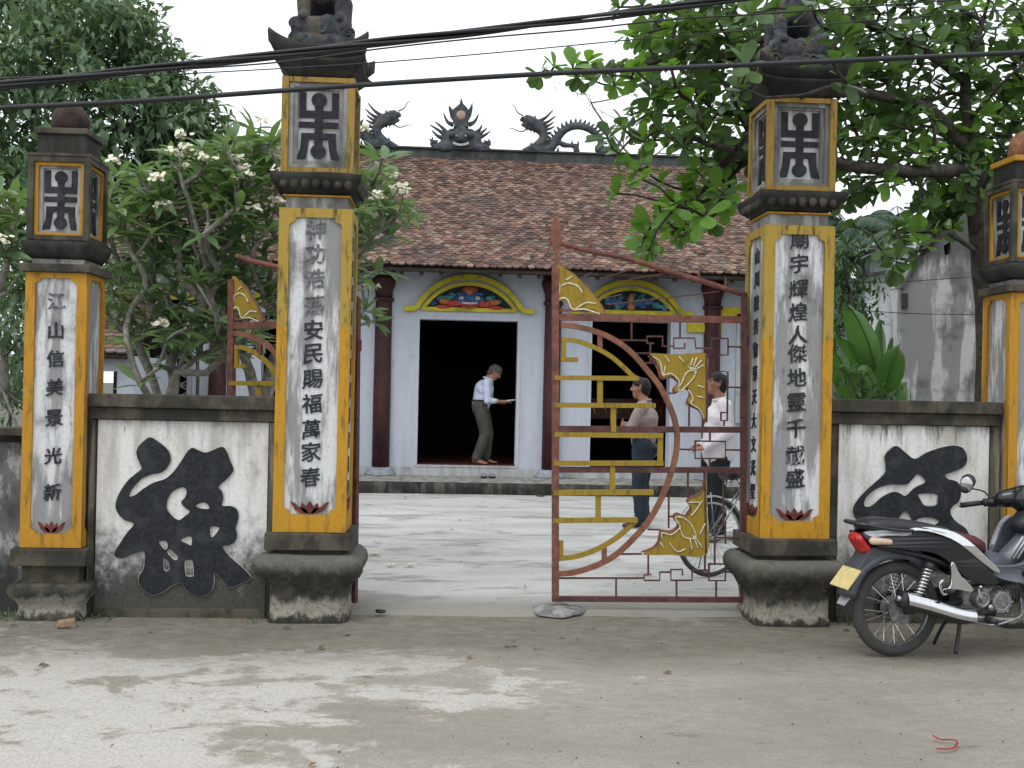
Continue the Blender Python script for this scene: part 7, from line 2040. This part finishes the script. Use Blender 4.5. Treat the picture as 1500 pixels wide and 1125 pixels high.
# ------------------------------------------------------------------ houses beyond
M['house_grey'] = plaster('house_stained_render', (.40, .405, .40, 1), (.20, .203, .20, 1), (.07, .072, .07, 1), dens=.9, blot=.56, streak=(3.6, 3.6, .7), hi=3.25)
M['house_white'] = plaster('house_white_render', (.62, .65, .66, 1), (.42, .45, .46, 1), (.2, .2, .2, 1), dens=.5, blot=.68, streak=(3, 3, .7))
def pts_px(L, Y): return [(at(x, y, Y).x, at(x, y, Y).z) for x, y in L]
Yh = 13.0
b = at(1420, 590, Yh)
root = empty('old_house', (b.x, Yh, 0), 'old grey house with a stained stepped gable behind the right wall', 'house')
g_ = pts_px([(1318, 640), (1318, 420), (1330, 398), (1352, 368), (1378, 332), (1386, 318), (1398, 292), (1420, 268), (1450, 300), (1500, 370), (1545, 430), (1545, 640)], Yh)
g_[0] = (g_[0][0], 0); g_[-1] = (g_[-1][0], 0)
hole = pts_px([(1382, 360), (1392, 354), (1394, 372), (1384, 374)], Yh)
me = stand(flat_shape([g_, hole], .25), Yh+.125); wobj('gable_wall', me, M['house_grey'], root)
wobj('dark_hole', stand(flat_shape([hole], .02), Yh+.2), M['inside'], root)
e0, r0, e1 = at(1320, 425, Yh), at(1420, 268, Yh), at(1545, 430, Yh)
for a, c in ((e0, r0), (r0, e1)):
    bm = bmesh.new(); bar(bm, Vector((a.x, Yh+.12, a.z+.012)), Vector((c.x, Yh+.12, c.z+.012)), .05, .32, Vector((0, 1, 0))); wobj('roof', bm, M['ridge'], root)
wobj('drain_stub', bx(at(1324, 440, Yh).x-.03, at(1324, 440, Yh).x+.03, Yh-.05, Yh-.002, at(1326, 452, Yh).z, at(1326, 430, Yh).z), M['black_cement'], root)
Yw = 17.5
b = at(1320, 590, Yw)
root = empty('white_house', (b.x, Yw, 0), 'pale house with a sloping white parapet behind the grey gable', 'house')
g_ = pts_px([(1270, 640), (1270, 404), (1400, 384), (1400, 640)], Yw); g_[0] = (g_[0][0], 0); g_[-1] = (g_[-1][0], 0)
wobj('wall', stand(flat_shape([g_], .25), Yw+.125), M['house_white'], root)
g_ = pts_px([(1276, 401), (1275, 366), (1310, 340), (1338, 322), (1400, 316), (1400, 382)], Yw)
wobj('parapet', stand(flat_shape([g_], .22), Yw+.13), M['house_white'], root)
g_ = pts_px([(1273, 368), (1310, 341), (1337, 322), (1346, 312), (1352, 318), (1340, 327), (1312, 346), (1276, 372)], Yw)
wobj('parapet_edge', stand(flat_shape([g_], .30), Yw+.13), M['mossy'], root)
g_ = pts_px([(1266, 407), (1266, 402), (1402, 381), (1402, 387)], Yw); wobj('ledge', stand(flat_shape([g_], .5), Yw+.0), M['house_grey'], root)
s0 = at(1270, 404, Yw); wobj('side_wall', bx(s0.x, s0.x+.25, Yw+.26, Yw+6, 0, s0.z), M['house_white'], root)
# small tiled outhouse at the far left, seen between the stems
Yo = 13.6
x0, x1 = at(60, 500, Yo).x, at(196, 500, Yo).x; ze = at(170, 520, Yo).z; zr = at(170, 425, Yo+1.6).z
root = empty('outhouse', ((x0+x1)/2, Yo, 0), 'small outhouse with a brown tiled roof and dark opening left of the temple', 'shed')
wobj('wall', stand(flat_shape([[(x0+.1, 0), (x1-.1, 0), (x1-.1, ze), (x0+.1, ze)], [(x0+.4, .25), (x1-.25, .25), (x1-.25, ze-.2), (x0+.4, ze-.2)]], .2), Yo+.3), M['temple_wall'], root)
wobj('back_wall', bx(x0+.1, x1-.1, Yo+2.6, Yo+2.8, 0, ze), M['inside'], root); wobj('side_wall', bx(x1-.3, x1-.1, Yo+.41, Yo+2.59, 0, ze), M['temple_wall'], root)
s2 = Vector((0, 1.6, zr-ze)); SL2 = s2.length; s2.normalize(); n2_ = Vector((0, -s2.z, s2.y)); cnt = 0
wobj('roof_deck', (lambda bm: (bar(bm, Vector(((x0+x1)/2, Yo-.05, ze-.03)), Vector(((x0+x1)/2, Yo+1.6, zr-.03)), x1-x0, .05, n2_), bm)[1])(bmesh.new()), M['eave_board'], root)
wobj('roof_deck', (lambda bm: (bar(bm, Vector(((x0+x1)/2, Yo+3.2, ze-.03)), Vector(((x0+x1)/2, Yo+1.6, zr-.03)), x1-x0, .05, Vector((0, s2.z, s2.y))), bm)[1])(bmesh.new()), M['eave_board'], root)
bm = bmesh.new(); lay = bm.verts.layers.float.new('tint'); sl_keep, nr_keep = sl, nr; sl, nr = s2, n2_
for r_ in range(18):
    for i in range(int((x1-x0)/.13)):
        tile_bm(bm, Vector((x0+.065+.13*(i+.5*(r_ % 2)), Yo-.08, ze))+s2*(r_*SL2/18+rng.normal()*.006), rng.random(), lay, w=.125)
sl, nr = sl_keep, nr_keep
o = wobj('tile_field', bm, M['tile'], root); o['kind'] = 'stuff'
# weeds at the foot of the walls
A = []
for (xa_, xb_, n) in ((at(0, 900, 7.2).x-.3, at(34, 900, 7.2).x, 60), (at(120, 900, 7.2).x, at(165, 900, 7.2).x, 10), (at(1218, 915, 7.2).x, at(1250, 915, 7.2).x, 9), (at(360, 905, 7.2).x, at(392, 905, 7.2).x, 8)):
    for i in range(n):
        p = Vector((rng.uniform(xa_, xb_), rng.uniform(7.12, 7.30), 0)); A.append(leaf_matrix(p, (rng.normal()*.6, rng.normal()*.5, 1), (0, -1, .2), rng.uniform(.03, .09), 1.4))
tag(leaf_mass('weeds', 'blade', A, M['leaf_bg'], None), kind='stuff')

# dry leaves blown along the foot of the walls and over the ground
A = []
for i in range(90):
    if i < 45: x, y = rng.uniform(-3.6, 4.6), 7.05-abs(rng.normal())*.35; z = .012
    elif i < 65: x, y, z = rng.uniform(-3.5, 4.5), rng.uniform(3.6, 6.6), .012
    else: x, y, z = rng.uniform(-1, 4.5), rng.uniform(7.9, 15.5), .05
    a = rng.random()*6.28; A.append(leaf_matrix((x, y, z), (math.cos(a), math.sin(a), .1), (rng.normal()*.2, rng.normal()*.2, 1), rng.uniform(.03, .075), 1.3))
tag(leaf_mass('leaf_litter', 'plain', A, M['dry_leaf'], None), kind='stuff')
